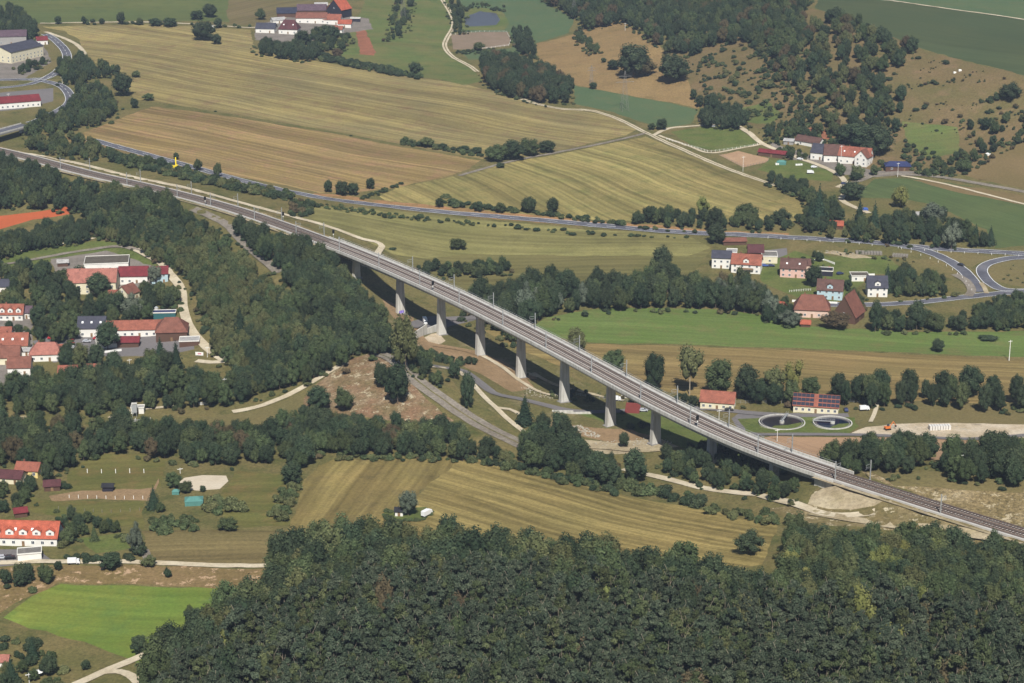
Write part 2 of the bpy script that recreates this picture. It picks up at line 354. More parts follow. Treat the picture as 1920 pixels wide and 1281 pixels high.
REG = [ # name, material, polygon in photo pixels (later ones win)
('field','far_meadow',[(-200,-40),(640,-40),(600,0),(540,20),(480,42),(280,38),(75,44),(-200,48)]),
('field','dry_field',[(440,-40),(660,-40),(620,0),(560,20),(500,48),(430,46),(425,20)]),
('field','stubble_a',[(78,50),(280,46),(470,56),(476,92),(600,116),(690,132),(790,148),(830,152),(880,160),(945,176),(1000,197),(1080,207),(1140,216),(1196,242),(1170,255),(1050,281),(945,302),(905,299),(740,268),(620,245),(400,208),(290,191),(250,186),(228,140),(180,118),(150,92),(150,75),(120,58)]),
('field','stubble_b',[(116,262),(160,248),(210,228),(285,200),(400,214),(620,250),(740,273),(900,301),(880,316),(850,328),(740,352),(660,362),(600,362),(520,345),(440,330),(350,308),(220,284),(150,272)]),
('field','stubble_c',[(712,368),(745,352),(850,330),(905,318),(950,306),(1045,290),(1140,270),(1212,256),(1290,290),(1360,315),(1448,344),(1460,358),(1512,372),(1505,400),(1480,425),(1300,412),(1200,416),(1000,406),(820,386),(720,376)]),
('verge','verge',[(590,362),(640,366),(720,376),(850,388),(1000,404),(1120,415),(1200,420),(1340,432),(1480,438),(1480,444),(1340,440),(1200,432),(1100,425),(900,408),(780,394),(640,374),(580,368)]),
('meadow','pasture',[(620,84),(660,55),(700,-30),(832,-30),(850,40),(832,85),(845,108),(890,132),(905,152),(870,160),(830,150),(790,145),(700,125),(640,108)]),
('bare_patch','dirt_red',[(666,55),(682,52),(692,72),(704,98),(700,104),(674,102),(672,80)]),
('meadow','lush_far',[(870,0),(1022,-30),(1030,10),(1076,38),(1066,62),(1008,80),(960,110),(880,112),(860,96),(960,90),(955,60),(862,60),(855,0)]),
('meadow','orange_meadow',[(1006,82),(1075,64),(1100,52),(1165,36),(1200,62),(1240,92),(1262,112),(1290,150),(1312,204),(1260,192),(1180,180),(1080,160),(1040,142),(1010,112)]),
('meadow','lush_far',[(1076,160),(1180,180),(1260,194),(1310,206),(1296,232),(1240,240),(1200,228),(1150,210),(1078,196)]),
('hillside','scrub_grass',[(1240,92),(1300,60),(1500,12),(1532,18),(1700,80),(1735,95),(1920,143),(2100,190),(2100,260),(1920,262),(1860,285),(1790,330),(1640,330),(1560,300),(1500,262),(1420,240),(1340,215),(1312,200),(1290,150)]),
('field','plateau_crop',[(1528,16),(1560,-60),(2200,-60),(2200,220),(1920,143),(1740,95),(1706,84),(1620,50)]),
('field','lush_far',[(1600,-60),(2200,-60),(2200,90),(1920,37),(1640,0)]),
('field','brown_field',[(1790,325),(1815,310),(1862,287),(1920,264),(2100,230),(2100,380),(1920,353),(1850,340)]),
('meadow','garden_lawn',[(1256,247),(1312,238),(1372,232),(1420,268),(1410,274),(1345,283),(1300,275)]),
('riding_arena','riding_sand',[(1348,291),(1384,283),(1442,297),(1440,304),(1394,314)]),
('meadow','lush_right',[(1640,336),(1720,334),(1920,368),(2100,400),(2100,500),(1920,460),(1866,466),(1850,430),(1750,385),(1690,372),(1600,370)]),
('meadow','brown_field',[(1700,334),(1920,366),(2100,394),(2100,418),(1920,384),(1800,362)]),
('meadow','river_meadow',[(552,402),(600,386),(720,392),(900,412),(1100,430),(1290,442),(1332,464),(1290,482),(1000,480),(880,478),(800,485),(740,478),(690,452),(600,425)]),
('meadow','river_meadow_low',[(740,478),(800,485),(880,476),(1000,478),(1290,480),(1335,466),(1300,510),(1240,530),(1000,530),(960,545),(860,560),(780,520)]),
('meadow','green_meadow',[(1000,612),(1030,594),(1110,580),(1160,577),(1330,580),(1440,592),(1520,612),(1700,622),(2100,620),(2100,676),(1920,669),(1800,666),(1600,657),(1400,650),(1240,645),(1080,642),(1030,630)]),
('meadow','straw_strip',[(900,618),(1030,634),(1080,645),(1240,648),(1400,653),(1600,660),(1800,669),(2100,680),(2100,790),(1920,756),(1600,752),(1300,745),(1180,720),(1060,690),(960,650)]),
('meadow','dry_meadow',[(1590,757),(1700,752),(1920,757),(2100,765),(2100,800),(1920,796),(1640,800),(1590,806)]),
('sand_bank','white_sand',[(1592,814),(1625,800),(1700,794),(1790,793),(2100,797),(2100,824),(1920,820),(1850,824),(1740,822),(1650,814)]),
('field','pink_field',[(1420,826),(1448,818),(1600,819),(1760,824),(2100,830),(2100,870),(1900,858),(1700,870),(1560,856),(1500,862)]),
('field','stubble_e',[(600,872),(625,862),(730,858),(830,854),(880,862),(840,880),(790,920),(760,980),(720,1070),(520,1070),(535,995),(560,945),(570,900),(600,872)]),
('field','stubble_d',[(860,852),(900,862),(990,884),(1080,905),(1200,935),(1330,957),(1462,985),(1450,1010),(1425,1060),(1300,1090),(720,1080),(760,980),(790,920),(840,880)]),
('field','stubble_f',[(268,996),(400,993),(528,996),(515,1030),(520,1057),(290,1054),(272,1030)]),
('field','bright_green',[(10,1158),(60,1120),(112,1095),(250,1098),(442,1100),(470,1160),(400,1250),(260,1245),(180,1212),(60,1178)]),
('sandy_bank','sandy_bank',[(-60,1066),(120,1060),(280,1060),(520,1064),(520,1100),(250,1096),(112,1093),(60,1116),(0,1148),(-60,1165)]),
('paddock','paddock',[(124,888),(180,852),(312,852),(302,912),(285,920),(130,922)]),
('bare_patch','bare_earth',[(92,930),(150,920),(285,915),(298,898),(300,905),(280,938),(180,936),(100,940)]),
('paddock','paddock',[(50,930),(100,940),(270,940),(268,992),(150,975),(60,960)]),
('meadow','paddock',[(440,882),(560,890),(568,900),(540,985),(430,992),(400,940),(430,910)]),
('sand_arena','arena_sand',[(332,908),(346,896),(380,891),(424,892),(428,902),(412,917),(370,920),(345,916)]),
('tennis_court','clay_court',[(-60,418),(0,405),(135,386),(139,400),(60,412),(0,430),(-60,440)]),
('rocky_slope','limestone_slope',[(545,765),(590,725),(640,684),(690,664),(735,662),(748,684),(765,712),(800,750),(850,790),(800,800),(700,785),(560,775)]),
('meadow','dry_meadow',[(375,782),(480,770),(562,738),(575,770),(500,810),(430,815),(390,808)]),
('embankment','gravel_bank',[(1612,884),(1680,882),(1760,888),(1920,912),(2200,980),(2200,1090),(1920,990),(1800,955),(1700,920),(1640,900)]),
('meadow','dry_meadow',[(1630,884),(1760,884),(1920,905),(1920,925),(1760,915),(1680,910)]),
('embankment','rubble_grass',[(1430,955),(1516,944),(1560,905),(1610,905),(1700,940),(1800,974),(1920,1007),(2000,1035),(1920,1040),(1780,1015),(1640,990),(1500,985)]),
('embankment','pale_gravel',[(1516,944),(1525,930),(1545,915),(1565,906),(1600,906),(1640,924),(1658,938),(1640,948),(1600,957),(1550,955)]),
('bridge_floor','bridge_floor',[(690,560),(720,548),(760,575),(850,610),(960,660),(1060,700),(1160,760),(1260,790),(1400,860),(1480,900),(1300,870),(1200,830),(1100,830),(1000,800),(940,780),(870,740),(820,690),(760,640)]),
('meadow','garden_lawn',[(1080,775),(1160,800),(1300,845),(1440,880),(1500,888),(1380,810),(1300,785),(1200,765),(1100,768)]),
('yard','grey_asphalt',[(774,614),(784,600),(800,594),(830,591),(850,598),(898,590),(905,597),(845,611),(822,621),(778,633)]),
('gravel_patch','white_sand',[(774,637),(822,623),(838,640),(800,650),(785,655)]),
('meadow','pasture',[(1690,228),(1740,232),(1795,240),(1800,285),(1740,298),(1705,270)]),
('meadow','pasture',[(1380,205),(1440,190),(1470,215),(1440,235),(1400,228)]),
('bare_patch','dirt_red',[(1488,243),(1530,238),(1565,250),(1560,262),(1520,258)]),
('gravel_patch','pale_gravel',[(1095,825),(1170,828),(1240,822),(1275,838),(1200,850),(1120,850)]),
('gravel_patch','bare_earth',[(715,560),(760,575),(778,600),(800,640),(900,660),(960,690),(1000,725),(960,735),(900,700),(820,668),(775,640),(740,598)]),
('gravel_patch','bare_earth',[(1020,790),(1080,798),(1180,805),(1240,820),(1150,830),(1060,812)]),
('school_lawn','garden_lawn',[(-60,500),(60,468),(175,452),(230,455),(300,490),(330,520),(260,520),(160,480),(100,486),(30,520)]),
('yard','yard',[(95,485),(150,478),(200,470),(250,485),(300,505),(300,540),(230,545),(110,540),(100,500)]),
('yard','grey_asphalt',[(60,640),(120,620),(300,610),(355,620),(365,655),(300,668),(180,668),(100,680)]),
('yard','yard',[(-60,580),(60,580),(60,720),(-60,740)]),
('yard','grey_asphalt',[(1385,505),(1430,470),(1475,465),(1478,490),(1440,505),(1410,508)]),
('yard','sand_track',[(1520,490),(1555,490),(1580,510),(1575,520),(1540,520),(1520,510)]),
('lawn','garden_lawn',[(1420,500),(1490,470),(1520,480),(1660,480),(1700,510),(1640,515),(1560,570),(1500,560),(1430,530)]),
('yard','grey_asphalt',[(1372,785),(1385,775),(1590,775),(1592,782),(1480,784),(1425,790),(1418,812),(1390,812)]),
('lawn','garden_lawn',[(1385,786),(1500,782),(1600,784),(1610,800),(1590,812),(1440,812),(1400,810)]),
('farm_yard','yard',[(1440,265),(1500,285),(1640,320),(1730,322),(1640,332),(1560,325),(1480,300)]),
('lawn','garden_lawn',[(1440,300),(1500,300),(1560,322),(1560,340),(1480,335),(1420,318)]),
('farm_yard','yard',[(478,50),(560,20),(620,25),(690,35),(700,55),(660,60),(600,75),(520,80),(478,75)]),
('yard','yard',[(-60,60),(80,80),(100,120),(60,150),(-60,150)]),
('verge','dry_meadow',[(40,150),(105,112),(112,122),(60,150)]),
('yard','grey_asphalt',[(-60,180),(100,165),(100,190),(40,205),(-60,215)]),
('pond_bank','pasture',[(862,22),(890,14),(940,18),(955,45),(945,56),(866,56)]),
('riding_arena','brown_sand',[(846,66),(900,60),(950,60),(958,76),(954,86),(900,92),(850,93)]),
('pond','pond_water',[(871,32),(900,21),(930,25),(938,38),(930,47),(872,50)]),
('lawn','garden_lawn',[(716,966),(730,956),(800,952),(810,958),(796,974),(740,978)]),
('terrace','grey_asphalt',[(-60,1030),(70,1030),(95,1048),(60,1056),(-60,1066)]),
('lawn','garden_lawn',[(150,1010),(230,1000),(242,1030),(180,1038)]),
('interchange_island','dry_meadow',[(1752,474),(1875,482),(1838,494),(1822,502)]),
('interchange_island','dry_meadow',[(1845,505),(1860,492),(1920,486),(2000,486),(2000,540),(1920,538),(1872,530)]),
('limestone_patch','pale_gravel',[(1640,485),(1600,476),(1560,470),(1545,474),(1600,484)]),
]
def poly_world(poly, dh=0.0, seg=6.0, jit=0.5, rr=None):
    W = [G(x, y, dh)[:2] for x, y in poly]; out = []
    for i, a in enumerate(W):
        b = W[(i+1) % len(W)]; L = math.hypot(b[0]-a[0], b[1]-a[1]); k = max(1, min(60, int(L/seg)))
        for j in range(k):
            t = j/k; x = a[0]+(b[0]-a[0])*t; y = a[1]+(b[1]-a[1])*t
            if rr and L < 2000: x += rr.uniform(-jit, jit); y += rr.uniform(-jit, jit)
            out.append((x, y))
    return out
def in_poly(X, Y, poly):
    P = np.array(poly); x1, y1 = P[:, 0], P[:, 1]; x2, y2 = np.roll(x1, -1), np.roll(y1, -1)
    ins = np.zeros(X.shape, bool)
    for a, b, c, d in zip(x1, y1, x2, y2):
        if b == d: continue
        cond = ((b > Y) != (d > Y)) & (X < (c-a)*(Y-b)/(d-b)+a); ins ^= cond
    return ins
HARD = {'arena_sand', 'riding_sand', 'clay_court', 'grey_asphalt', 'pond_water', 'brown_sand'}
RW = [(nme, mat, poly_world(p, jit=0.15 if mat in HARD else 0.9, rr=rnd)) for nme, mat, p in REG]
V2 = []; E2 = []
for nme, mat, p in RW:
    o = len(V2); V2 += p; E2 += [(o+i, o+(i+1) % len(p)) for i in range(len(p))]
rg = random.Random(11)
y = 560.0
while y < 2450:
    st = 8.0 if y < 1500 else 14.0
    xm = 0.36*y + 60; x = -xm
    while x < xm:
        V2.append((x+rg.uniform(-.3, .3)*st, y+rg.uniform(-.3, .3)*st)); x += st
    y += st
for rr_ in (200, 400, 900, 1500, 2600, 4500, 8000, 14000):
    for k in range(36):
        a = 2*math.pi*k/36; V2.append((rr_*math.cos(a)*(1 if rr_ > 1500 else .9), 900+rr_*math.sin(a)*1.3))
yy_ = 350.0
while yy_ < 3000:
    for x in range(-1200, 1201, 60):
        if abs(x) > 0.36*yy_+60 or yy_ < 560 or yy_ > 2450: V2.append((x+rg.uniform(-9, 9), yy_+rg.uniform(-9, 9)))
    yy_ += 60
cv, ce_, cf, *_ = delaunay_2d_cdt([Vector(v) for v in V2], E2, [], 0, 1e-4, False)
CV = np.array([tuple(v) for v in cv]); CF = np.array([f for f in cf])
tri_c = CV[CF].mean(1); lab = np.full(len(CF), -1)
for i, (nme, mat, p) in enumerate(RW):
    P = np.array(p); bb = (tri_c[:, 0] > P[:, 0].min()) & (tri_c[:, 0] < P[:, 0].max()) & (tri_c[:, 1] > P[:, 1].min()) & (tri_c[:, 1] < P[:, 1].max())
    k = np.where(bb)[0]; lab[k[in_poly(tri_c[k, 0], tri_c[k, 1], p)]] = i
ar = ((CV[CF[:, 1]]-CV[CF[:, 0]])[:, 0]*(CV[CF[:, 2]]-CV[CF[:, 0]])[:, 1]-(CV[CF[:, 1]]-CV[CF[:, 0]])[:, 1]*(CV[CF[:, 2]]-CV[CF[:, 0]])[:, 0])
CF[ar < 0] = CF[ar < 0][:, ::-1]
CZ = harr(CV[:, 0], CV[:, 1]); CV3 = np.column_stack([CV, CZ])
print('ground', len(CV), len(CF))
def sub_ground(name, mask, mat):
    fs = CF[mask]
    if not len(fs): return
    u, inv = np.unique(fs.ravel(), return_inverse=True)
    me = from_np(name, CV3[u], inv.reshape(-1, 3), MATS[mat], True); o = bpy.data.objects.new(name, me); C.objects.link(o); o['kind'] = 'structure'; return o
sub_ground('ground', lab == -1, 'rough_grass')
for i, (nme, mat, p) in enumerate(RW): sub_ground(nme, lab == i, mat)

# ------------------------------------------------------------------ roads and paths
def ribbon_mb(mb, pts, offs, lift, m=0, dash=None):
    """pts world xy(z); offs = lateral offsets (left, right) in metres"""
    P = np.array(pts)[:, :2]; T = np.gradient(P, axis=0); T /= np.maximum(np.linalg.norm(T, axis=1, keepdims=True), 1e-6)
    Nn = np.stack([-T[:, 1], T[:, 0]], 1); k = len(offs); vs = []
    for p, nn in zip(P, Nn):
        zc = h(p[0], p[1])
        for o_ in offs:
            x, y = p+nn*o_; vs.append((x, y, max(h(x, y), zc-0.15)+lift))
    fs = []
    for i in range(len(P)-1):
        if dash and (i // dash) % 2: continue
        for j in range(k-1):
            a = i*k+j; fs.append((a, a+k, a+k+1, a+1)[::-1])
    mb.add(vs, fs, m)
def wpath(px, step=3.0, dh=0.0): return smooth_path([G(x, y, dh)[:2] for x, y in px], step)
rlift = [0.18]
def road(name, px, wd, mat, mark=None):
    pts = wpath(px); mb = MB(); L = rlift[0]; rlift[0] += 0.004
    if mat == 'sand_track' and wd > 2.4:
        P = pts; kk = [1+0.12*math.sin(i*0.9)+0.08*math.sin(i*2.3) for i in range(len(P))]
    ribbon_mb(mb, pts, [wd/2, wd/4, 0, -wd/4, -wd/2], L)
    o = mb.build(name, MATS[mat]); o['kind'] = 'structure'
    if mark:
        mk = MB()
        if 'e' in mark:
            for s in (1, -1): ribbon_mb(mk, pts, [s*(wd/2-.35)+.17, s*(wd/2-.35)-.17], L+.05)
        if 'c' in mark: ribbon_mb(mk, pts, [.12, -.12], L+.05, dash=2)
        if 'g' in mark: ribbon_mb(mk, pts, [.4, -.4], L+.05)
        mo = mk.build('median_grass' if 'g' in mark else 'road_marking', MATS['rough_grass'] if 'g' in mark else MATS['paint'], o); 
    return o
road('road', [(170,262),(300,297),(420,330),(500,350),(560,363),(620,374),(700,384),(780,393),(900,404),(1000,412),(1100,421),(1200,430),(1300,437),(1440,443),(1600,452),(1750,466),(1920,476),(2150,490)], 8.2, 'asphalt', 'ec')
road('road', [(-120,152),(0,150),(60,149),(88,146),(112,130),(125,112),(122,95),(104,76),(85,64)], 8, 'asphalt', 'ec')
road('road', [(60,149),(95,155),(118,164),(131,180),(128,196),(100,213),(75,224),(56,231)], 8, 'asphalt', 'ec')
road('road', [(-120,168),(0,165),(60,157),(92,143)], 6, 'asphalt', 'e')
road('farm_track', [(85,60),(120,72),(145,85),(158,100),(160,110)], 4, 'sand_track')
road('slip_road', [(1690,462),(1725,468),(1765,483),(1800,503),(1823,526),(1838,548)], 7.5, 'asphalt', 'e')
road('slip_road', [(1985,478),(1920,483),(1880,487),(1850,496),(1841,510),(1858,532),(1890,545),(1960,545)], 7.0, 'asphalt', 'e')
road('road', [(2100,530),(1920,547),(1850,553),(1780,561),(1720,568),(1640,572),(1560,572),(1500,571)], 7.5, 'asphalt', 'e')
road('farm_track', [(800,-40),(832,4),(848,32),(850,50),(838,72),(834,88),(848,106),(880,124),(895,135)], 4.4, 'sand_track', 'g')
road('farm_track', [(945,174),(1000,193),(1050,204),(1110,208),(1160,224),(1200,244),(1260,272),(1330,303),(1400,330),(1455,348)], 4.4, 'sand_track', 'g')
road('farm_track', [(1212,250),(1140,267),(1045,286),(950,305),(860,330)], 3.2, 'grey_gravel')
road('farm_track', [(1225,254),(1255,241),(1310,236),(1375,230)], 3.5, 'sand_track')
road('farm_track', [(1375,232),(1405,250),(1430,270),(1480,290),(1540,312),(1575,330),(1586,345)], 4, 'sand_track')
road('farm_track', [(1235,254),(1290,274),(1330,287),(1380,280),(1430,270)], 2.6, 'sand_track')
road('farm_lane', [(1586,345),(1610,340),(1645,328),(1700,328),(1760,332),(1920,360),(2100,392)], 4.8, 'grey_gravel')
road('farm_lane', [(1570,352),(1588,345),(1584,362),(1578,375),(1600,388),(1630,400)], 4, 'sand_track')
road('farm_track', [(75,44),(280,42),(390,47),(480,52),(520,40),(570,14),(620,8)], 3.2, 'sand_track')
road('field_path', [(1640,-2),(1760,14),(1920,37),(2100,64)], 3, 'sand_track')
road('field_path', [(1690,330),(1760,343),(1920,383),(2100,424)], 2.4, 'sand_track')
road('gravel_road', [(362,393),(390,404),(425,422),(448,446),(478,474),(500,492),(522,512)], 6, 'grey_gravel')
road('gravel_road', [(255,468),(300,492),(318,515),(340,545),(344,580),(356,615),(385,650),(420,676)], 5, 'sand_track')
road('gravel_road', [(425,678),(395,680),(368,677)], 4, 'sand_track')
road('footpath', [(0,482),(30,473),(100,460),(165,450),(181,445)], 2.2, 'sand_track')
road('footpath', [(-20,498),(20,494),(110,478),(180,467),(230,463),(262,472)], 4, 'grey_gravel')
road('gravel_road', [(436,773),(480,764),(520,750),(560,731),(600,708),(650,680)], 4, 'sand_track')
road('gravel_road', [(708,664),(742,678),(770,703),(800,728),(850,764),(900,796),(960,826),(985,838)], 8.5, 'grey_gravel', 'g')
road('footpath', [(800,688),(850,693),(880,715),(905,742),(935,770),(965,797),(995,818)], 3, 'sand_track')
road('lane', [(810,686),(862,695),(895,716),(925,738),(970,748),(1020,760),(1080,772),(1160,772),(1240,765),(1310,766),(1430,777),(1500,779)], 5.5, 'grey_asphalt')
road('footpath', [(925,765),(955,768),(975,778)], 3, 'sand_track')
road('river_path', [(812,648),(860,655),(905,668),(960,692),(1000,712)], 5, 'bare_earth')
road('lane', [(770,614),(800,602),(850,598),(885,597),(900,590)], 8, 'grey_asphalt')
road('lane', [(-60,1060),(0,1056),(120,1054),(260,1055),(380,1060),(520,1060)], 3.6, 'sand_track')
road('lane', [(270,1032),(276,1045),(282,1057)], 3.6, 'grey_gravel')
road('lane', [(140,1285),(170,1272),(205,1256),(240,1242),(285,1222)], 4.2, 'sand_track')
road('lane', [(190,1262),(222,1260),(245,1268),(262,1285)], 3.4, 'sand_track')
road('gravel_road', [(1168,880),(1220,892),(1285,908),(1330,918),(1420,928)], 4, 'sand_track')
road('gravel_road', [(1425,930),(1500,950),(1560,966),(1640,962)], 4, 'sand_track')
road('gravel_road', [(1520,962),(1600,975),(1750,995),(1860,1010)], 5, 'pale_gravel')
road('lane', [(1400,815),(1500,815),(1600,816),(1700,819),(1820,824),(1920,817),(2000,812)], 4.2, 'grey_asphalt')
road('footpath', [(1645,755),(1640,775),(1632,792)], 2, 'sand_track')
road('service_path', [(30,286),(120,302),(220,326),(330,349),(420,372),(490,391),(560,410),(640,434),(680,449),(704,454),(716,462),(710,473),(692,486),(680,500)], 4.0, 'sand_track')
road('gravel_road', [(40,785),(75,780)], 5, 'pale_gravel')
road('footpath', [(205,785),(240,772),(290,766),(330,762)], 2.5, 'sand_track')
road('footpath', [(905,668),(940,688),(975,715),(1010,735),(1045,744)], 2.6, 'sand_track')
road('footpath', [(1000,700),(1040,722),(1090,735),(1130,745),(1170,752)], 2.4, 'pale_gravel')
road('footpath', [(955,690),(985,700),(1010,708)], 3.0, 'pale_gravel')
road('gravel_road', [(1095,838),(1150,842),(1200,846),(1260,842)], 4.5, 'pale_gravel')
road('traffic_island', [(1839,531),(1846,541),(1850,551)], 2.6, 'pale_gravel')
road('lay_by', [(1790,515),(1812,528),(1822,545),(1815,556)], 5, 'grey_gravel')
# ------------------------------------------------------------------ viaduct
streaked('concrete', S(212,208,198,K*1.05))
plain('concrete_deck', S(206,202,194,K), .85, .2, .12, .3)
plain('concrete_dark', S(150,146,142,K), .85, .2, .2, .3)
plain('track_earth', S(142,124,110,K), .95, .1, .3, 1.2)
plain('ballast', S(112,98,88,K), .95, .1, .35, 1.5)
plain('slab', S(190,176,164,K), .9, .1, .25, .7)
plain('rail_rust', S(52,42,40,.9), .5, .4, .2)  # rust brown kept extra dark, the rails' shadow lines painted in
plain('steel', S(206,208,206,K), .45, .5, .1, .8, 0.4)
plain('dark', S(38,38,42), .6, .3, .2); plain('black', S(16,16,18), .5, .4, .1)
plain('white', S(236,234,226,.9), .6, .3, .06); plain('glass', S(52,60,72,.9), .15, .6, .15)
plain('wood', S(150,120,88,K), .8, .2, .3); plain('wood_grey', S(150,142,130,K), .85, .2, .3)
T0, _, I0 = track_at_px(BR0); T1, _, I1 = track_at_px(BR1)
def frames(i0, i1, step=1):
    out = []
    for i in range(i0, i1+1, step):
        d = TRACK[min(i+1, len(TRACK)-1)]-TRACK[max(i-1, 0)]; d[2] = 0; d /= np.linalg.norm(d)
        out.append((TRACK[i], np.array([-d[1], d[0], 0])))     # lateral, pointing away from the camera side
    return out
def sweep(mb, fr, prof, m=0, close=True, caps=True, base=None):
    """prof: list of (lateral, z above rail plane)"""
    k = len(prof); o = []
    for p, nn in fr:
        for a, b in prof: q = p+nn*a; o.append((q[0], q[1], q[2]+b))
    fs = []
    for i in range(len(fr)-1):
        for j in range(k if close else k-1):
            a = i*k+j; b = i*k+(j+1) % k; fs.append((a, b, b+k, a+k))
    if caps: fs += [tuple(range(k)), tuple(range((len(fr)-1)*k, len(fr)*k))[::-1]]
    mb.add(o, fs, m)
FR = frames(I0, I1)
sx = 1 if FR[0][1][1] > 0 else -1      # +lateral = far side
HW = 7.1
pc = FR[len(FR)//2][0]
via = empty('railway_viaduct', (0, 0, 0), 0, 'long pale concrete railway viaduct on tall slab piers crossing the whole valley', 'viaduct')
mb = MB(); sweep(mb, FR, [(-HW,-.7),(HW,-.7),(HW,-1.05),(3.7,-1.45),(3.0,-4.6),(-3.0,-4.6),(-3.7,-1.45),(-HW,-1.05)][::-1]); mb.build('girder', MATS['concrete'], via)
for s in (-1, 1):
    mb = MB(); sweep(mb, FR, [(s*HW-.02*s, -1.1),(s*(HW+.28), -1.1),(s*(HW+.28), .45),(s*HW-.02*s, .45)]); mb.build('parapet', MATS['concrete'], via)
    mb = MB(); sweep(mb, FR, [(s*(HW-.35), -.695),(s*(HW-1.9), -.695),(s*(HW-1.9), -.30),(s*(HW-.35), -.30)]); mb.build('walkway', MATS['concrete_deck'], via)
    mb = MB()
    for i in range(0, len(FR)-1, 1):
        p, nn = FR[i]; q = p+nn*s*(HW+.12); mb.tube((q[0], q[1], q[2]+.4), (q[0], q[1], q[2]+1.3), .04, 4)
    sweep(mb, FR, [(s*(HW+.08), 1.25),(s*(HW+.16), 1.25),(s*(HW+.16), 1.33),(s*(HW+.08), 1.33)])
    mb.build('railing', MATS['steel'], via)
mb = MB(); sweep(mb, FR, [(-HW+2.1,-.69),(HW-2.1,-.69),(HW-2.1,-.5),(-HW+2.1,-.5)]); mb.build('deck_slab', MATS['ballast'], via)
pier_mesh = {}
for x in (666,746,824.5,902,979.5,1059.5,1144,1234,1335,1447):
    p, d, i = track_at_px(x); g0 = h(p[0], p[1])-2.0; top = TRZ-4.6; a = math.atan2(d[1], d[0])
    hh = top-g0; mb = MB()
    w0, w1 = 2.0+hh*.022, 1.9; t0, t1 = 1.1+hh*.012, 1.05
    prof = lambda w_, t_: [(-t_, -w_+.15), (-t_+.15, -w_), (t_-.15, -w_), (t_, -w_+.15), (t_, w_-.15), (t_-.15, w_), (-t_+.15, w_), (-t_, w_-.15)]
    vs = [(a_, b_, -hh) for a_, b_ in prof(w0, t0)]+[(a_, b_, 0) for a_, b_ in prof(w1, t1)]
    mb.add(vs, [(k, (k+1) % 8, 8+(k+1) % 8, 8+k) for k in range(8)]+[tuple(range(8, 16)), tuple(range(8))[::-1]])
    o = mb.build('pier', MATS['concrete'], via); o.location = (p[0], p[1], top+.0); o.rotation_euler = (0, 0, a)
    if x == 746:
        g = MB()
        zt = -hh+2.3; wv = w0-.9
        for k, (c0, zz0, zz1) in enumerate([(-1.0,.5,2.0),(-.62,.3,1.8),(-.2,.6,2.1),(.25,.35,1.9),(.65,.5,2.05)]):
            s = t0+.03-0.0
            g.add([(s, c0*wv*.8-.5, zt+zz0), (s, c0*wv*.8+.35, zt+zz0+.1), (s-.02, c0*wv*.8+.45, zt+zz1), (s-.02, c0*wv*.8-.35, zt+zz1-.15)], [(0, 1, 2, 3)], k % 2)
        g.build('graffiti', [plain('graffiti_a', S(120,100,190), .7, .2), plain('graffiti_b', S(190,170,230), .7, .2)], o)
    f = MB(); f.box(-t0-.7, t0+.7, -w0-.7, w0+.7, -hh, -hh+2.25); f.build('footing', MATS['concrete_dark'], o)
    b = MB()
    for s in (-1, 1): b.box(-.5, .5, s*1.7-.45, s*1.7+.45, .02, .0+.35)
for (x, s) in ((BR0, -1), (BR1, 1)):
    p, d, i = track_at_px(x); a = math.atan2(d[1], d[0])
    mb = MB(); mb.box(-.5 if s > 0 else -6, 6 if s > 0 else .5, -6.2, 6.2, -9, -1.2)
    for q in (-1, 1): mb.box(0 if s > 0 else -9, 9 if s > 0 else 0, q*6.85-.3, q*6.85+.3, -8, -.2)
    o = mb.build('abutment', MATS['concrete'], via); o.location = tuple(p); o.rotation_euler = (0, 0, a)

# ------------------------------------------------------------------ railway: bed, sleepers, rails
trk = empty('railway_line', (0, 0, 0), 0, 'double track electrified railway line curving over the viaduct and along the embankments', 'railway line')
GA = [frames(0, I0), frames(I1, len(TRACK)-1)]
for fr in GA:
    mb = MB(); sweep(mb, fr, [(-6.6,-1.6),(-4.6,-.45),(4.6,-.45),(6.6,-1.6)], close=False, caps=False); mb.build('ballast_bed', MATS['ballast'], trk)
    for s in ((-1, 1) if fr is GA[0] else (-1,)):
        mb = MB(); sweep(mb, fr, [(s*5.1,-.9),(s*5.1,-.35),(s*6.0,-.35),(s*6.0,-1.6)][::s], close=False, caps=False); mb.build('cable_trough', MATS['concrete_deck'], trk)
        mb = MB(); sweep(mb, fr, [(s*6.5,-1.25),(s*9.2,-1.0 if s > 0 else -.85)][::-s], close=False, caps=False); mb.build('verge_strip', MATS['gravel_bank'] if s > 0 else MATS['pale_gravel'], trk)
FULL = frames(0, len(TRACK)-1)
for c in (-2.2, 2.2):
    for fr_, mt_ in ((FR, 'slab'), (GA[0], 'track_earth'), (GA[1], 'track_earth')):
      mb = MB(); sweep(mb, fr_, [(c-1.4,-.5),(c-1.28,-.3),(c+1.28,-.3),(c+1.4,-.5)], close=False, caps=False); mb.build('track_slab', MATS[mt_], trk)
    for r_ in (-.75, .75):
        mb = MB(); sweep(mb, FULL, [(c+r_-.16,-.12),(c+r_+.16,-.12),(c+r_+.2,-.42),(c+r_-.2,-.42)][::-1], caps=False); mb.build('rail', MATS['rail_rust'], trk)  # rails broadened so each dark line includes its painted shadow
mb = MB()
for p, nn in FULL[::1]:
    for sh in (0.0, .33, .66):
        d = np.array([nn[1], -nn[0], 0]); pp = p+d*sh*4
        for c in (-2.2, 2.2):
            a = pp+nn*(c-1.25); b = pp+nn*(c+1.25); e = d*.16
            z = TRZ-.27
            mb.add([(*(a-e)[:2], z), (*(b-e)[:2], z), (*(b+e)[:2], z), (*(a+e)[:2], z)], [(0, 1, 2, 3)])
o = mb.build('sleepers', MATS['concrete_deck'], trk); o['kind'] = 'stuff'

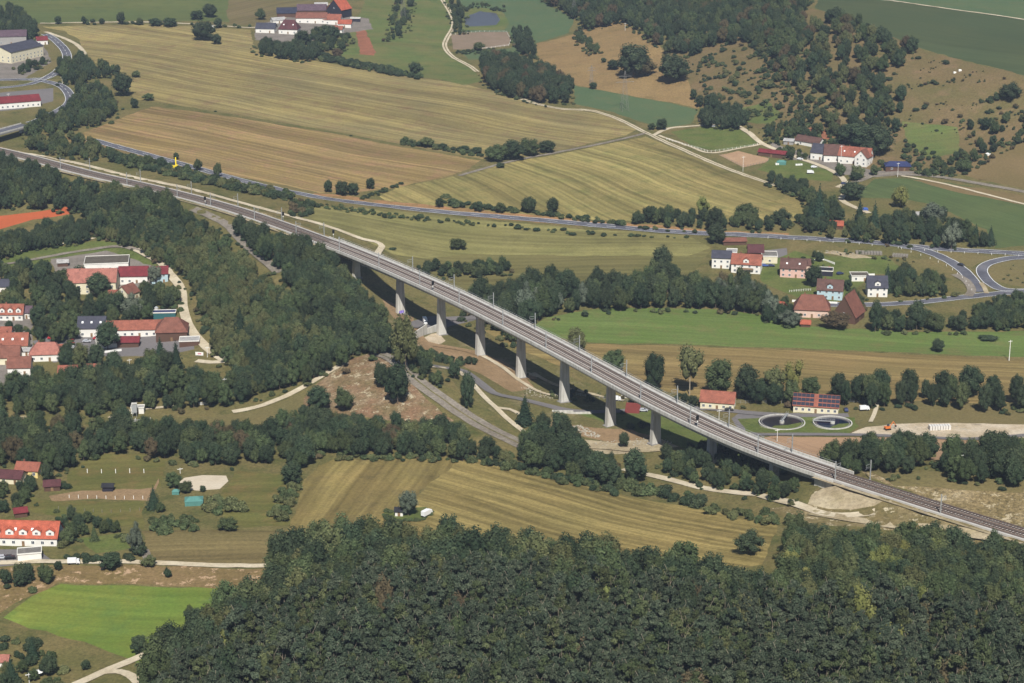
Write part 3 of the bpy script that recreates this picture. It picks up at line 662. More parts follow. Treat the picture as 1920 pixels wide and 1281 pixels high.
def mast(px, side, label, group):
    p, d, i = track_at_px(px); nn = np.array([-d[1], d[0], 0]); q = p+nn*side*5.6
    on = I0 <= i <= I1
    t = empty('catenary_mast', (q[0], q[1], q[2]-.7 if on else q[2]-1.0), math.atan2(d[1], d[0]), label, 'mast', group)
    s = -side
    mb = MB(); mb.box(-.17, .17, -.17, .17, 0, 8.6); mb.box(-.3, .3, -.3, .3, 0, .35); mb.build('pole', MATS['steel'], t)
    mb = MB(); mb.tube((0, 0, 7.0), (0, s*3.2, 7.1), .07); mb.tube((0, 0, 5.6), (0, s*3.3, 6.3), .06); mb.tube((0, s*2.8, 5.4), (0, s*3.3, 7.1), .05); mb.tube((0, s*1.2, 5.5), (0, s*3.9, 5.4), .04); mb.build('bracket', MATS['steel'], t)
    for z in (6.9, 5.6): mb = MB(); mb.cyl(0, s*.35, z, z+.25, .13); mb.build('insulator', MATS['rail_rust'], t)
ML = [('on the far side of the embankment by the wooded bank',), ]
near = [130,255,345,405,490,572,652,729,806,882,960,1040,1124,1216,1318,1432,1590,1784]
far = [153,253,346,434,517,594,755,834,911,989,1070,1154,1246,1348,1462,1622]
for k, x in enumerate(near):
    where = 'track' if not BR0 < x < BR1 else 'viaduct'
    mast(x, -1, 'slim galvanised catenary mast on the near side of the railway %s' % where, 'catenary masts on the near side, ' + where)
for k, x in enumerate(far):
    where = 'track' if not BR0 < x < BR1 else 'viaduct'
    mast(x, 1, 'slim galvanised catenary mast on the far side of the railway %s' % where, 'catenary masts on the far side, ' + where)
def wires():
    mb = MB()
    for c in (-2.2, 2.2):
        for z in (5.3, 6.9):
            for i in range(0, len(FULL)-3, 3):
                p, nn = FULL[i]; q, n2 = FULL[i+3]; a = p+nn*c; b = q+n2*c
                mb.tube((a[0], a[1], a[2]+z), (b[0], b[1], b[2]+z), .022, 3)
    o = mb.build('contact_wire', MATS['dark']); tag(o, 'thin contact and messenger wires strung above both railway tracks', 'overhead wires')
wires()
def signal(px, side, label):
    p, d, i = track_at_px(px); nn = np.array([-d[1], d[0], 0]); q = p+nn*side*(5.0 if I0 <= i <= I1 else 6.6)
    t = empty('railway_signal', (q[0], q[1], q[2]-.8), math.atan2(d[1], d[0]), label, 'signal')
    mb = MB(); mb.cyl(0, 0, 0, 5.2, .1); mb.build('pole', MATS['steel'], t)
    mb = MB(); mb.box(-.28, .28, -.6, .6, 3.6, 5.6); mb.box(-.5, -.28, -.45, .45, 5.3, 5.45); hd = mb.build('signal_head', MATS['black'], t)
    mb = MB(); mb.cyl(0, 0, 2.6, 3.1, .3); mb.build('plate', MATS['white'], t)
signal(403, -1, 'black railway signal beside the near track above the gravel road')
signal(514, 1, 'black railway signal beside the far track left of the viaduct')
signal(604, 1, 'black railway signal beside the pale service path near the viaduct end')
signal(1330, -1, 'black railway signal on the viaduct above the seventh pier')
signal(828, -1, 'black railway signal on the viaduct above the asphalt lane with the white lorry')
# road bridge at the far left over the cutting
t = empty('road_bridge', (0, 0, 0), 0, 'short concrete road bridge over the cutting at the left edge beyond the wooded bank', 'bridge')
a = np.array(G(-60, 264, 6.5)); b = np.array(G(50, 232, 6.5)); a[2] += 6.5; b[2] = a[2]; d = (b-a); d[2] = 0; L = np.linalg.norm(d); d /= L
an = math.atan2(d[1], d[0]); t.location = tuple(a); t.rotation_euler = (0, 0, an)
mb = MB(); mb.box(0, L, -5.2, 5.2, -.8, .22); mb.build('deck', MATS['concrete_dark'], t)
for s in (-1, 1):
    mb = MB(); mb.box(0, L, s*5.05-.15, s*5.05+.15, .22, 1.1); mb.build('parapet', MATS['concrete'], t)
mb = MB(); mb.box(L-3, L-.5, -5, 5, -8, -.8); mb.build('abutment', MATS['concrete'], t)
mb = MB(); mb.box(.3, L-.3, -4.9, 4.9, .225, .25); mb.build('road_surface', MATS['asphalt'], t)

# ------------------------------------------------------------------ buildings
ROOF = dict(orange=S(206,100,64,K), tile=S(186,104,76,K), salmon=S(206,126,104,K), brown=S(124,86,74,K), maroon=S(112,62,64,K), red=S(150,48,54,K), rbrown=S(158,96,74,K),
            grey=S(96,94,104,K), solar=S(66,70,92,.7), slate=S(82,82,96,.8), vividorange=S(224,104,64,K), dark=S(52,52,58,.8), pale=S(206,202,196,K), mauve=S(118,92,104,K), blue=S(60,70,120,.8), flatgrey=S(150,144,134,K), gravel=S(120,110,94,K))
WALL = dict(white=S(238,234,224,.82), cream=S(232,222,190,.8), yellow=S(236,212,140,.78), pink=S(232,190,174,.78), blue=S(190,214,220,.78), wood=S(104,78,64,.75), dark=S(52,50,60,.8), grey=S(170,166,160,.75), brown=S(140,104,80,.75), teal=S(60,110,112,.7), lightpink=S(232,200,180,.78))
def RM(k):
    c = ROOF[k]; l = .3*c[0]+.59*c[1]+.11*c[2]; return roof_mat('roof_'+k, tuple(l+(x-l)*.86 for x in c))
def WM(k): return plain('wall_'+k, WALL[k], .85, .15, .1, .4)
window_frames = plain('window_white', S(240,240,236,.85), .5, .3, .04)
MESHC = {}
def window_mesh(w_, hh):
    k = ('w', round(w_, 1), round(hh, 1))
    if k not in MESHC:
        f = MB(); t_ = .1
        f.box(-w_/2, w_/2, -.05, .04, 0, t_); f.box(-w_/2, w_/2, -.05, .04, hh-t_, hh); f.box(-w_/2, -w_/2+t_, -.05, .04, t_, hh-t_); f.box(w_/2-t_, w_/2, -.05, .04, t_, hh-t_); f.box(-.04, .04, -.045, .03, t_, hh-t_)
        g = MB(); g.box(-w_/2+t_, w_/2-t_, -.02, .02, t_, hh-t_)
        MESHC[k] = (f.mesh('window_frame', [MATS['window_white']]), g.mesh('pane', [MATS['glass']]))
    return MESHC[k]
def add_window(parent, x, y, z, rz, w_=1.3, hh=1.4):
    a, b = window_mesh(w_, hh); f = inst('window', a, parent, (x, y, z), rz); inst('pane', b, f)
def house(name, label, cat, px, py, L, D, wh, rh, rot, wall, roof, win=(2, 1), gable_win=1, chim=1, solar=0, dormer=0, hip=0, over=.5, flat=False, balcony=0, group=None, door=1, z=None, roofwin=0, canopy=0):
    """px,py = foot of the middle of the facing long wall; local x along the ridge, local -y = facing side"""
    g = G(px, py); a = R(rot); ca, sa = math.cos(a), math.sin(a)
    cx, cy = g[0]-sa*D/2, g[1]+ca*D/2; zs = [h(cx+u*ca-v*sa, cy+u*sa+v*ca) for u in (-L/2, L/2) for v in (-D/2, D/2)]
    z0 = g[2] if z is None else z; zb = min(zs)-z0-.5
    t = empty(name, (cx, cy, z0), a, label, cat, group)
    mb = MB(); mb.box(-L/2, L/2, -D/2, D/2, zb, wh)
    if not flat and not hip:
        for s in (-1, 1):
            x = s*L/2; mb.add([(x, -D/2, wh), (x, D/2, wh), (x, 0, wh+rh-.1)], [(0, 1, 2) if s > 0 else (2, 1, 0)])
    mb.build('wall', WM(wall), t)
    if flat:
        mb = MB(); mb.box(-L/2-.15, L/2+.15, -D/2-.15, D/2+.15, wh+.002, wh+.3); r = mb.build('roof', RM(roof), t)
        mb = MB()
        for s in (-1, 1): mb.box(-L/2-.2, L/2+.2, s*(D/2+.1)-.12, s*(D/2+.1)+.12, wh+.1, wh+.6); mb.box(s*(L/2+.1)-.12, s*(L/2+.1)+.12, -D/2, D/2, wh+.1, wh+.58)
        mb.build('edge_trim', WM('white'), r)
    else:
        o = over; k = rh/(D/2); ze = wh-o*k; hx = min(hip, L/2-.5); e = .22
        for s in (-1, 1):
            A_ = (-L/2-o, s*(D/2+o), ze); B_ = (L/2+o, s*(D/2+o), ze); Cc = (L/2+o-hx, 0, wh+rh); Dd = (-L/2-o+hx, 0, wh+rh)
            lo = [A_, B_, Cc, Dd]; up = [(x_, y_, z_+e) for x_, y_, z_ in lo]
            mb = MB(); fs = [(0,1,2,3),(7,6,5,4),(0,4,5,1),(1,5,6,2),(2,6,7,3),(3,7,4,0)]
            if s > 0: fs = [f[::-1] for f in fs]
            mb.add(lo+up, [f[::-1] for f in fs]); ro = mb.build('roof', RM(roof), t)
            if solar and s == -1:
                nx = max(2, int((L+2*o-2)/1.9)+1); ny = max(1, int(math.hypot(D/2+o, rh+o*k)/1.9)); th = math.atan2(rh, D/2)
                pm = MESHC.get('solar')
                if pm is None:
                    q = MB(); q.box(-.92, .92, -.86, .86, 0, .06); pm = MESHC['solar'] = q.mesh('solar_panel', [plain('solar_cell', S(38,42,62,.6), .35, .35, .15, .9)])
                    q = MB()
                for i_ in range(nx):
                    if solar > 1 and i_ == nx//2: continue
                    for j_ in range(ny):
                        sl = (j_+.5)/ny; y_ = -(D/2+o)*(1-sl)*.98; z_ = ze+(wh+rh-ze)*sl+e+.09
                        so = inst('solar_panel', pm, t, (-L/2-o+1.0+(i_+.0)*(L+2*o-2.0)/(nx-1), y_, z_)); so.rotation_euler = (th, 0, 0)
        if hip:
            for s in (-1, 1):
                x0 = s*(L/2+o); mb = MB(); lo = [(x0, -D/2-o, ze), (x0, D/2+o, ze), (x0-s*hx, 0, wh+rh)]; up = [(a1, a2, a3+e) for a1, a2, a3 in lo]
                mb.add(lo+up, [(0,1,2),(5,4,3),(0,3,4,1),(1,4,5,2),(2,5,3,0)]); mb.build('roof', RM(roof), t)
        mb = MB(); mb.tube((-L/2-o+hx, 0, wh+rh+.22), (L/2+o-hx, 0, wh+rh+.22), .16, 5); mb.build('ridge', RM(roof), t)
        for c in range(chim):
            x_ = L*(-.22+.5*c); mb = MB(); mb.box(x_-.35, x_+.35, .5, 1.2, wh+rh*.6, wh+rh+1.0); cm = mb.build('chimney', RM('rbrown'), t)
        for c in range(dormer):
            x_ = -L/2+L*(c+.5)/dormer; wv = min(1.6, L/dormer*.3); zb_ = wh+rh*.18; yb = -(D/2)*(1-.1)
            mb = MB(); mb.box(x_-wv, x_+wv, yb, -D*.12, zb_-.5, zb_+1.5); mb.add([(x_-wv, yb, zb_+1.5), (x_+wv, yb, zb_+1.5), (x_, yb, zb_+2.4)], [(0, 1, 2)]); dm = mb.build('dormer', WM(wall if wall != 'wood' else 'white'), t)
            mb = MB()
            for s in (-1, 1):
                vs = [(x_, yb-.25, zb_+2.5), (x_, -D*.02, zb_+2.5), (x_+s*(wv+.25), -D*.02, zb_+1.42), (x_+s*(wv+.25), yb-.25, zb_+1.42)]
                mb.add(vs+[(p_[0], p_[1], p_[2]+.15) for p_ in vs], [(0,1,2,3),(4,5,6,7),(0,4,7,3),(0,4,5,1),(3,7,6,2)])
            mb.build('dormer_roof', RM(roof), dm); 
            a_, b_ = window_mesh(1.2, 1.1); f_ = inst('window', a_, dm, (x_, yb-.03, zb_+.1))
            g_ = MB(); g_.box(x_-.5, x_+.5, yb-.06, yb-.02, zb_+.2, zb_+1.1); g_.build('pane', MATS['glass'], dm)
        for c in range(roofwin):
            x_ = -L/2+L*(c+.5)/roofwin; sl = .45; y_ = -(D/2)*(1-sl); z_ = wh+rh*sl+.26; th = math.atan2(rh, D/2)
            q = MB(); q.box(-.5, .5, -.6, .6, 0, .08); so = q.build('roof_window', MATS['window_white'], t); so.location = (x_, y_, z_); so.rotation_euler = (th, 0, 0)
    nfl = max(1, win[1])
    for f_ in range(nfl):
        zz = .9+f_*2.8
        if zz+1.4 > wh: break
        for c in range(win[0]):
            x_ = -L/2+L*(c+.5)/win[0]
            if door and f_ == 0 and c == win[0]//2: continue
            add_window(t, x_, -D/2-.03, zz, 0)
        for s in (-1, 1):
            for c in range(gable_win): add_window(t, s*(L/2+.03), -D/2+D*(c+.5)/gable_win, zz, s*math.pi/2)
    if gable_win and not flat and not hip and rh > 3:
        for s in (-1, 1): add_window(t, s*(L/2+.03), 0, wh+.5, s*math.pi/2, 1.1, 1.2)
    if door:
        x_ = -L/2+L*(win[0]//2+.5)/max(1, win[0]); mb = MB(); mb.box(x_-.55, x_+.55, -D/2-.08, -D/2+.02, 0, 2.1); d_ = mb.build('door', MATS['wood'], t)
        mb = MB(); mb.box(x_+.35, x_+.42, -D/2-.15, -D/2-.08, 1, 1.1); mb.build('handle', MATS['dark'], d_)
    if balcony:
        mb = MB(); mb.box(-balcony/2, balcony/2, -D/2-1.5, -D/2-.002, 2.6, 2.78); bl = mb.build('balcony', MATS['concrete_dark'], t)
        mb = MB(); mb.box(-balcony/2, balcony/2, -D/2-1.5, -D/2-1.42, 2.782, 3.7); mb.build('balcony_rail', MATS['wood'], bl)
    return t
HB = 'farm buildings'
# top left industrial and garage
house('factory_building','cream and yellow factory hall with dark solar roof beside the top left road','building',52,112,40,24,9,4,62,'cream','slate',(9,2),4,0,0)
house('factory_building','purple roofed hall behind the cream and yellow factory','building',12,84,34,18,7,4,10,'grey','mauve',(4,1),1,0)
house('factory_building','small red roofed white house at the top left road bend','house',80,84,9,7,4,2.5,20,'white','red',(2,1),1,0)
house('garage_building','long red roofed fire station with white pillars and dark doors below the top left junction','building',34,203,34,14,4.6,3.4,24,'white','red',(9,1),0,0,0,door=0)
# top farm
house('barn','barn with slate blue solar roof at the left end of the top farm','barn',497,62,17,12,4,4,-6,'white','slate',(2,1),1,0)
house('farmhouse','white farmhouse with tall maroon hipped roof among the top farm trees','house',540,64,17,13,4.5,7,-8,'white','maroon',(3,1),1,1,hip=4,roofwin=2)
house('barn','low white shed with pale roof behind the maroon farmhouse','shed',524,44,12,9,3,1.8,24,'white','pale',(1,1),0,0)
house('barn','long dark solar roofed barn at the back left of the top farm','barn',538,33,18,16,4,4,6,'wood','solar',(0,1),0,0,door=0)
house('barn','long mauve roofed barn at the back of the top farm','barn',584,28,27,16,4.2,4.4,2,'wood','mauve',(0,1),0,0,door=0)
house('barn','grey roofed shed at the rear right of the mauve barn','shed',602,16,12,8,3,2,4,'wood','pale',(0,1),0,0,door=0)
house('barn','brown tiled stable with white wall in the middle of the top farm','barn',584,44,28,11,5,4,0,'white','rbrown',(4,1),1,1)
house('farmhouse','orange tiled farm wing with small white front at the top farm','house',622,46,16,11,4.5,4,-8,'white','tile',(2,1),1,1)
house('barn','large steep bright orange barn at the top farm','barn',650,33,16,17,8,9,58,'dark','vividorange',(0,1),1,0,door=0)
house('barn','small orange tiled outbuilding below the steep orange barn','shed',646,52,12,9,3.5,3,-4,'white','orange',(1,1),1,0)
house('shed','white flat roofed shed right of the steep orange barn','shed',666,41,9,6,2.8,0,0,'dark','pale',(0,1),0,0,flat=True,door=0)
house('farmhouse','small orange cottage in the trees below the top farm','house',632,62,9,7,3.2,2.6,-10,'white','tile',(1,1),1,0)
# right farm
house('barn','long brown roofed stable at the back of the right hillside farm','barn',1512,274,20,9,3.2,3,-40,'white','brown',(2,1),1,1)
house('farmhouse','white farmhouse with dark solar covered roof at the hillside farm','house',1537,300,14,12,5,5,-28,'white','slate',(3,1),1,0)
house('barn','white barn with plain grey brown roof in the middle of the hillside farm','barn',1562,304,13,13,5,6,-12,'white','brown',(2,1),1,0)
house('farmhouse','long white house with orange tiled roof at the hillside farm','house',1600,308,22,11,5.5,5.4,-24,'white','tile',(5,1),2,1,roofwin=3)
house('farmhouse','white gabled house with round dark window at the right end of the hillside farm','house',1630,310,10,9,6,4.6,58,'white','rbrown',(2,2),2,0)
house('shed','wooden hall with dark blue roof beside the farm lane','shed',1684,321,17,9,3.4,2.2,-4,'wood','blue',(2,1),1,0,hip=3)
house('stable','long low stable with bright red roof beside the riding arena','stable',1446,295,20,6,3,1.6,-28,'wood','red',(0,1),0,0)
house('shed','round topped pale hut beside the hillside farm trees','shed',1478,272,7,6,2.8,1.2,-20,'grey','pale',(1,1),0,0)
# right village
house('house','white modern house with slate hipped roof at the left end of the valley hamlet','house',1352,504,11,10,6.6,3,-8,'white','slate',(3,2),2,0)
house('house','white cube annex with balcony behind the modern white house','house',1371,494,6,9,6.2,0,-8,'white','pale',(1,2),1,0,flat=True,door=0)
house('house','white house with red brown roof and wide balcony in the valley hamlet','house',1398,513,17,12,5.6,4.4,-12,'white','tile',(4,2),2,1,balcony=9,dormer=1)
house('shed','maroon roofed barn behind the balcony house','barn',1417,487,9,9,4.5,3.5,-2,'wood','maroon',(0,1),0,0,door=0)
house('garage_building','cream garage block with flat grey roof behind parked blue cars','garage',1443,494,9,11,4,0,-4,'cream','flatgrey',(1,1),0,0,flat=True,door=0)
house('shed','low red brown shed beyond the white modern house','shed',1378,460,14,6,2.4,1.4,4,'wood','rbrown',(0,1),0,0,door=0)
house('house','pink house with dark brown roof on the hamlet lawn','house',1486,521,14.5,11,5.6,4.4,-11,'pink','brown',(4,2),2,1,roofwin=2)
house('house','small pink annex with brown roof right of the pink house','house',1508,512,7,7,4.8,2.6,0,'lightpink','brown',(1,1),1,0)
house('shed','small dark garage with car in front at the hamlet','garage',1548,518,8,8,2.8,0,-10,'dark','dark',(0,1),0,0,flat=True,door=0)
house('house','pale blue house with brown roof in the hamlet gardens','house',1555,562,14,10,5.6,4.6,-12,'blue','brown',(4,2),2,1,dormer=1)
house('house','low white flat roofed bungalow with walled yard','house',1613,528,10,8,3,0,0,'white','gravel',(2,1),1,0,flat=True)
house('house','white house with dark slate roof and big dormer beside the conifers','house',1645,557,11,10,5.6,5.2,-2,'white','slate',(3,2),2,0,dormer=1)
house('barn','large hipped brown farmhouse with solar patch at the edge of the green meadow','barn',1522,596,19,13,4.6,6.4,-8,'lightpink','rbrown',(5,1),2,1,hip=4)
house('barn','tall steep brown barn with dark gable at the edge of the green meadow','barn',1612,602,15,13,4.2,10.5,62,'wood','rbrown',(0,1),1,0)
house('shed','small orange roofed hut among trees left of the hipped farmhouse','shed',1452,585,8,7,2.6,2.6,-30,'wood','orange',(1,1),0,0)
house('shed','tiny orange roofed shed at the meadow fence','shed',1510,614,5,4,2,1.4,-10,'wood','orange',(0,1),0,0,door=0)
house('shed','red roofed garden house in the allotments beyond the highway','shed',1568,430,8,6,2.4,2.2,-10,'wood','orange',(1,1),0,0)
house('shed','small orange garden shed beside the blue tarpaulin','shed',1566,408,5,4,2.2,1.2,-10,'wood','orange',(0,1),0,0)
house('shed','white garden hut hidden among the allotment conifers','shed',1720,410,5,5,2.4,1.2,10,'white','pale',(1,1),0,0)
# sewage works
house('plant_building','white plant building with plain orange tiled roof beside the river trees','building',1344,768,16,8,3.8,4.0,-13,'cream','tile',(5,1),1,0,door=1)
house('plant_building','cream plant building with solar panels on its orange roof at the sewage works','building',1529,775,21,9,3.6,4.2,-12,'cream','tile',(7,1),1,0,solar=2)
# left village
house('school_hall','low white school hall with flat gravel roof behind the pink roofed building','building',200,509,25,17,4.4,0,8,'white','gravel',(6,1),1,0,flat=True,door=0)
house('school','large building with faded pink roof behind village trees','building',172,552,27,15,7,5.6,3,'cream','salmon',(6,2),2,1)
house('house','white house with long dark red roof beside the pink roofed building','house',250,532,16,10,4.6,4,3,'white','red',(4,1),2,0)
house('house','small white and blue house with dark red roof at the gravel road','house',300,531,9,8,5.6,3,8,'blue','red',(2,2),2,0)
house('house','brown roofed cottage with cream gable in the village trees','house',252,562,9,9,4,4,60,'cream','rbrown',(2,1),1,0)
house('house','white house with dark solar roof and skylights beside the car park','house',172,632,14,10,5,4.6,2,'white','slate',(3,1),1,0,roofwin=3)
house('workshop','long workshop with orange tiled roof beside the asphalt yard','building',255,632,30,9,4.2,3.4,4,'white','tile',(8,1),1,0)
house('barn','large hipped brown barn with round skylight at the end of the orange workshop','barn',322,640,16,15,5,5.5,6,'wood','rbrown',(1,1),1,0,hip=5)
house('shed','low dark red roofed shed between the yard and village trees','shed',240,652,11,6,3,2,2,'wood','red',(0,1),0,0,door=0)
house('shed','flat teal roofed container building behind the long workshop','shed',308,597,12,5,2.8,0,4,'teal','blue',(0,1),0,0,flat=True,door=0)
house('house','orange roofed house with three small dormers at the left edge, topmost of its row','house',20,601,13,8,3.6,4.2,0,'white','tile',(4,1),1,1,dormer=3)
house('house','small mauve roofed house beside the topmost orange house at the left edge','house',50,598,5,6,3.6,2.6,0,'white','mauve',(1,1),1,0)
house('house','brown orange house with roof skylights at the left edge above the parking yard','house',24,661,15,9,4,5,2,'cream','tile',(4,1),1,1,roofwin=3)
house('house','plain red brown roofed house second from the bottom at the left edge','house',12,684,13,9,4,4.6,4,'cream','rbrown',(3,1),1,1)
house('house','brown orange house with a blue panel on its roof','house',36,704,11,9,4.2,4,4,'white','rbrown',(2,1),1,0)
house('house','white house with hipped salmon roof beside the parking yard','house',86,678,16,10,4,4.4,6,'white','salmon',(4,1),2,1,hip=4)
house('shed','long low orange roofed shed left of the village conifers','shed',127,706,9,5,2.6,2.2,3,'wood','tile',(0,1),0,0,door=0)
house('shed','short low orange roofed shed among the village trees','shed',175,703,6,5,2.6,2.2,3,'wood','tile',(0,1),0,0,door=0)
house('shed','cream shed at the end of the gravel road beside the banner','shed',355,650,10,8,2.6,0,6,'wood','pale',(0,1),0,0,flat=True,door=0)
house('shed','pale flat shed with timber stacks at the school garden','shed',118,500,6,4,2.4,1.2,10,'wood','pale',(0,1),0,0,door=0)
house('house','small orange roofed house squeezed between the two left edge rows','house',4,640,9,7,3.4,3.2,2,'white','tile',(2,1),1,1)
house('shed','pale roofed garage between brown orange house and salmon roof','garage',50,668,5,6,2.6,.9,2,'white','pale',(0,1),0,0)
house('house','orange roofed cottage behind the salmon roofed house','house',112,672,8,7,3.2,3,6,'white','tile',(2,1),1,1)
house('shed','flat grey roofed annex in front of the slate roofed house','shed',196,648,9,5,2.6,0,2,'white','flatgrey',(2,1),0,0,flat=True,door=0)
house('shed','orange roofed lean-to at the foot of the pink roofed building','shed',214,560,6,4,2.6,1.6,3,'cream','tile',(1,1),0,0,door=0)
house('house','white cottage with grey roof at the far left below the school lawn','house',4,548,8,7,3.4,3,0,'white','slate',(2,1),1,1)
# lower left
house('house','yellow house with orange roof wing in the lower left gardens','house',50,895,10,7,3.2,2.4,-8,'yellow','tile',(3,1),1,1)
house('house','low house with dull maroon roof in front of the yellow house','house',18,908,10,7,2.8,2.2,-10,'cream','maroon',(2,1),1,0)
house('shed','brown roofed garden shed beside the paddock','shed',98,921,6.5,5,2.4,1.6,10,'wood','maroon',(0,1),0,0)
house('field_shelter','small dark field shelter between the two paddocks','shed',202,922,4.4,3,2.2,.8,0,'dark','dark',(0,1),0,0,door=0)
house('terraced_house','white terraced house row with bright orange roof, dormers and conservatories at the lower left','house',44,1024,27,10,3.8,4.8,-3,'white','vividorange',(7,1),2,0,dormer=5,roofwin=4)
house('garage_building','grey flat roofed garage row below the terraced houses','garage',56,1051,9,6,2.6,0,12,'white','flatgrey',(0,1),0,0,flat=True,door=0)
house('greenhouse_hut','white allotment cabin left of the lone tree in the stubble field','shed',748,968,3.2,3,2.2,.9,-6,'white','dark',(1,1),0,0)
house('shed','tiny pink roofed hut at the bottom left corner','shed',4,1252,4,4,2.4,1.4,0,'white','salmon',(0,1),0,0,door=0)
house('shed','tiny red roofed hut at the left edge above the white terraced row','shed',40,970,5,4,2.2,1.2,20,'wood','red',(0,1),0,0,door=0)
house('shed','white monitoring hut with flat roof on the river dam','shed',258,776,6,4,2.6,0,5,'white','pale',(1,1),0,0,flat=True)
def blob(nr, c, r, sub=1):
    import bmesh
    bm = bmesh.new(); bmesh.ops.create_icosphere(bm, subdivisions=sub, radius=1.0)
    V = np.array([v.co[:] for v in bm.verts]); Fc = np.array([[v.index for v in f.verts] for f in bm.faces]); bm.free()
    V = V*(1+nr.uniform(-.16, .16, (len(V), 1)))*np.array(r)+np.array(c); return V, Fc
# ------------------------------------------------------------------ vehicles
def carpaint(name, col): return plain('paint_'+name, col, .3, .5, .04)
for nm, col in dict(white=(.75,.75,.74), black=(.02,.02,.024), red=(.42,.03,.03), blue=(.05,.10,.32), silver=(.42,.43,.45), navy=(.03,.04,.10), orange=(.6,.16,.03), yellow=(.78,.58,.02)).items(): carpaint(nm, col)
CARP = {}
def car_parts():
    if CARP: return CARP
    b = MB(); L, W_ = 2.15, .88
    prof = [(-L, .35), (-L, .78), (-1.95, .95), (-1.5, 1.38), (-.9, 1.47), (.35, 1.44), (1.0, .98), (1.85, .86), (L, .66), (L, .35)]
    k = len(prof); vs = [(x, -W_*(1 if z < 1.0 else .82), z) for x, z in prof]+[(x, W_*(1 if z < 1.0 else .82), z) for x, z in prof]
    b.add(vs, [tuple(range(k)), tuple(range(2*k-1, k-1, -1))]+[(i, k+i, k+(i+1) % k, (i+1) % k) for i in range(k)])
    CARP['body'] = b
    g = MB(); g.box(-1.6, .75, -.80, -.74, 1.0, 1.36); g.box(-1.6, .75, .74, .80, 1.0, 1.36); CARP['side_window'] = g
    g = MB(); g.add([(1.03, -.66, 1.0), (1.03, .66, 1.0), (.42, .62, 1.45), (.42, -.62, 1.45)], [(0, 1, 2, 3)]); CARP['windscreen'] = g
    g = MB()
    g.add([(0+.32*math.cos(a*math.pi/5), -.1, .32*math.sin(a*math.pi/5)) for a in range(10)]+[(.32*math.cos(a*math.pi/5), .1, .32*math.sin(a*math.pi/5)) for a in range(10)], [(i, (i+1) % 10, 10+(i+1) % 10, 10+i) for i in range(10)]+[tuple(range(10))[::-1], tuple(range(10, 20))]); CARP['wheel'] = g.mesh('wheel', [MATS['black']])
    g = MB(); g.box(-.03, .03, -.16, .16, -.08, .08); CARP['light'] = g.mesh('headlight', [MATS['white']])
    return CARP
def car(px, py, rot, colour, label, group=None, s=1.0):
    P_ = car_parts(); g = G(px, py); t = empty('parked_car', (g[0], g[1], g[2]+.2), R(rot), label, 'car', group); t.scale = (s, s, s)
    P_['body'].build('body', MATS['paint_'+colour], t); P_['side_window'].build('side_window', MATS['glass'], t) ; P_['windscreen'].build('windscreen', MATS['glass'], t)
    for x in (-1.35, 1.35):
        for y in (-.8, .8): inst('wheel', P_['wheel'], t, (x, y, .32))
    for y in (-.6, .6): inst('headlight', P_['light'], t, (2.13, y, .62))
    return t
for a in [(1802,499,-50,'black','dark car driving on the left slip road lane towards the junction'),
 (1583,346,10,'navy','dark blue car on the farm lane junction'),
 (1434,500,-8,'blue','blue car left of its neighbour in front of the cream garage'),
 (1446,500,-8,'navy','dark blue car right of its neighbour in front of the cream garage'),
 (1556,506,-60,'red','small red car on the curved white drive'),
 (1575,515,20,'navy','dark car at the end of the curved white drive'),
 (97,636,8,'red','bright red car alone in the village parking yard'),
 (134,628,90,'blue','blue car at the back of the parked row in the village yard'),
 (134,634,88,'white','white car in the parked row of the village yard'),
 (135,641,90,'red','dark red car in the middle of the village parking row'),
 (136,648,90,'red','second red car from the front of the village parking row'),
 (136,654,88,'white','white car at the front of the village parking row'),
 (182,637,0,'red','red car parked in front of the slate roofed house'),
 (163,642,0,'silver','silver car parked in front of the yard wall'),
 (6,1048,10,'silver','silver car left of the black one below the terraced houses'),
 (19,1048,10,'black','black car below the terraced houses'),
 (1586,771,90,'navy','dark van parked right of the solar plant building'),
 (1367,771,0,'black','black car in front of the orange roofed plant building'),
 (1472,296,-20,'silver','silver car on the lawn beside the teal farm tent'),
 (1500,300,-20,'white','white car on the farm drive below the slate roofed house'),
 (1526,315,10,'white','white trailer car on the grass above the farm drive'),
 (30,520,0,'blue','blue car under the trees at the left of the school'),
 (1340,239,0,'silver','silver car at the far corner of the oval paddock'),
 (222,704,70,'black','black car left of the yellow excavator in the village trees'),
 (1206,772,0,'silver','silver car parked under the viaduct near the red slab')]: car(*a)
def lorry(px, py, rot, label, col='white', s=1.0, cat='lorry', name='lorry'):
    g = G(px, py); t = empty(name, (g[0], g[1], g[2]+.2), R(rot), label, cat); t.scale = (s,)*3
    m = MB(); m.box(-3.2, 1.6, -1.2, 1.2, .9, 3.3); m.build('box_body', MATS['paint_'+col], t)
    m = MB(); m.add([(1.75,-1.15,.5),(3.6,-1.15,.5),(3.6,1.15,.5),(1.75,1.15,.5),(1.75,-1.15,2.7),(3.1,-1.15,2.7),(3.1,1.15,2.7),(1.75,1.15,2.7),(3.6,-1.15,1.5),(3.6,1.15,1.5)], [(3,2,1,0),(4,5,6,7),(0,1,8,5,4),(2,3,7,6,9),(1,2,9,8),(8,9,6,5),(3,0,4,7)]); cb = m.build('cab', MATS['paint_'+col], t)
    m = MB(); m.add([(3.6+.01,-1,1.55),(3.6+.01,1,1.55),(3.13,1,2.6),(3.13,-1,2.6)], [(0,1,2,3)]); m.build('windscreen', MATS['glass'], cb)
    m = MB(); m.box(-3.2, 3.3, -.9, .9, .5, .88); m.build('chassis', MATS['dark'], t)
    for x in (-2.2, 2.6):
        for y in (-1.05, 1.05):
            o = inst('wheel', car_parts()['wheel'], t, (x, y, .48)); o.scale = (1.5, 1.5, 1.5)
    return t
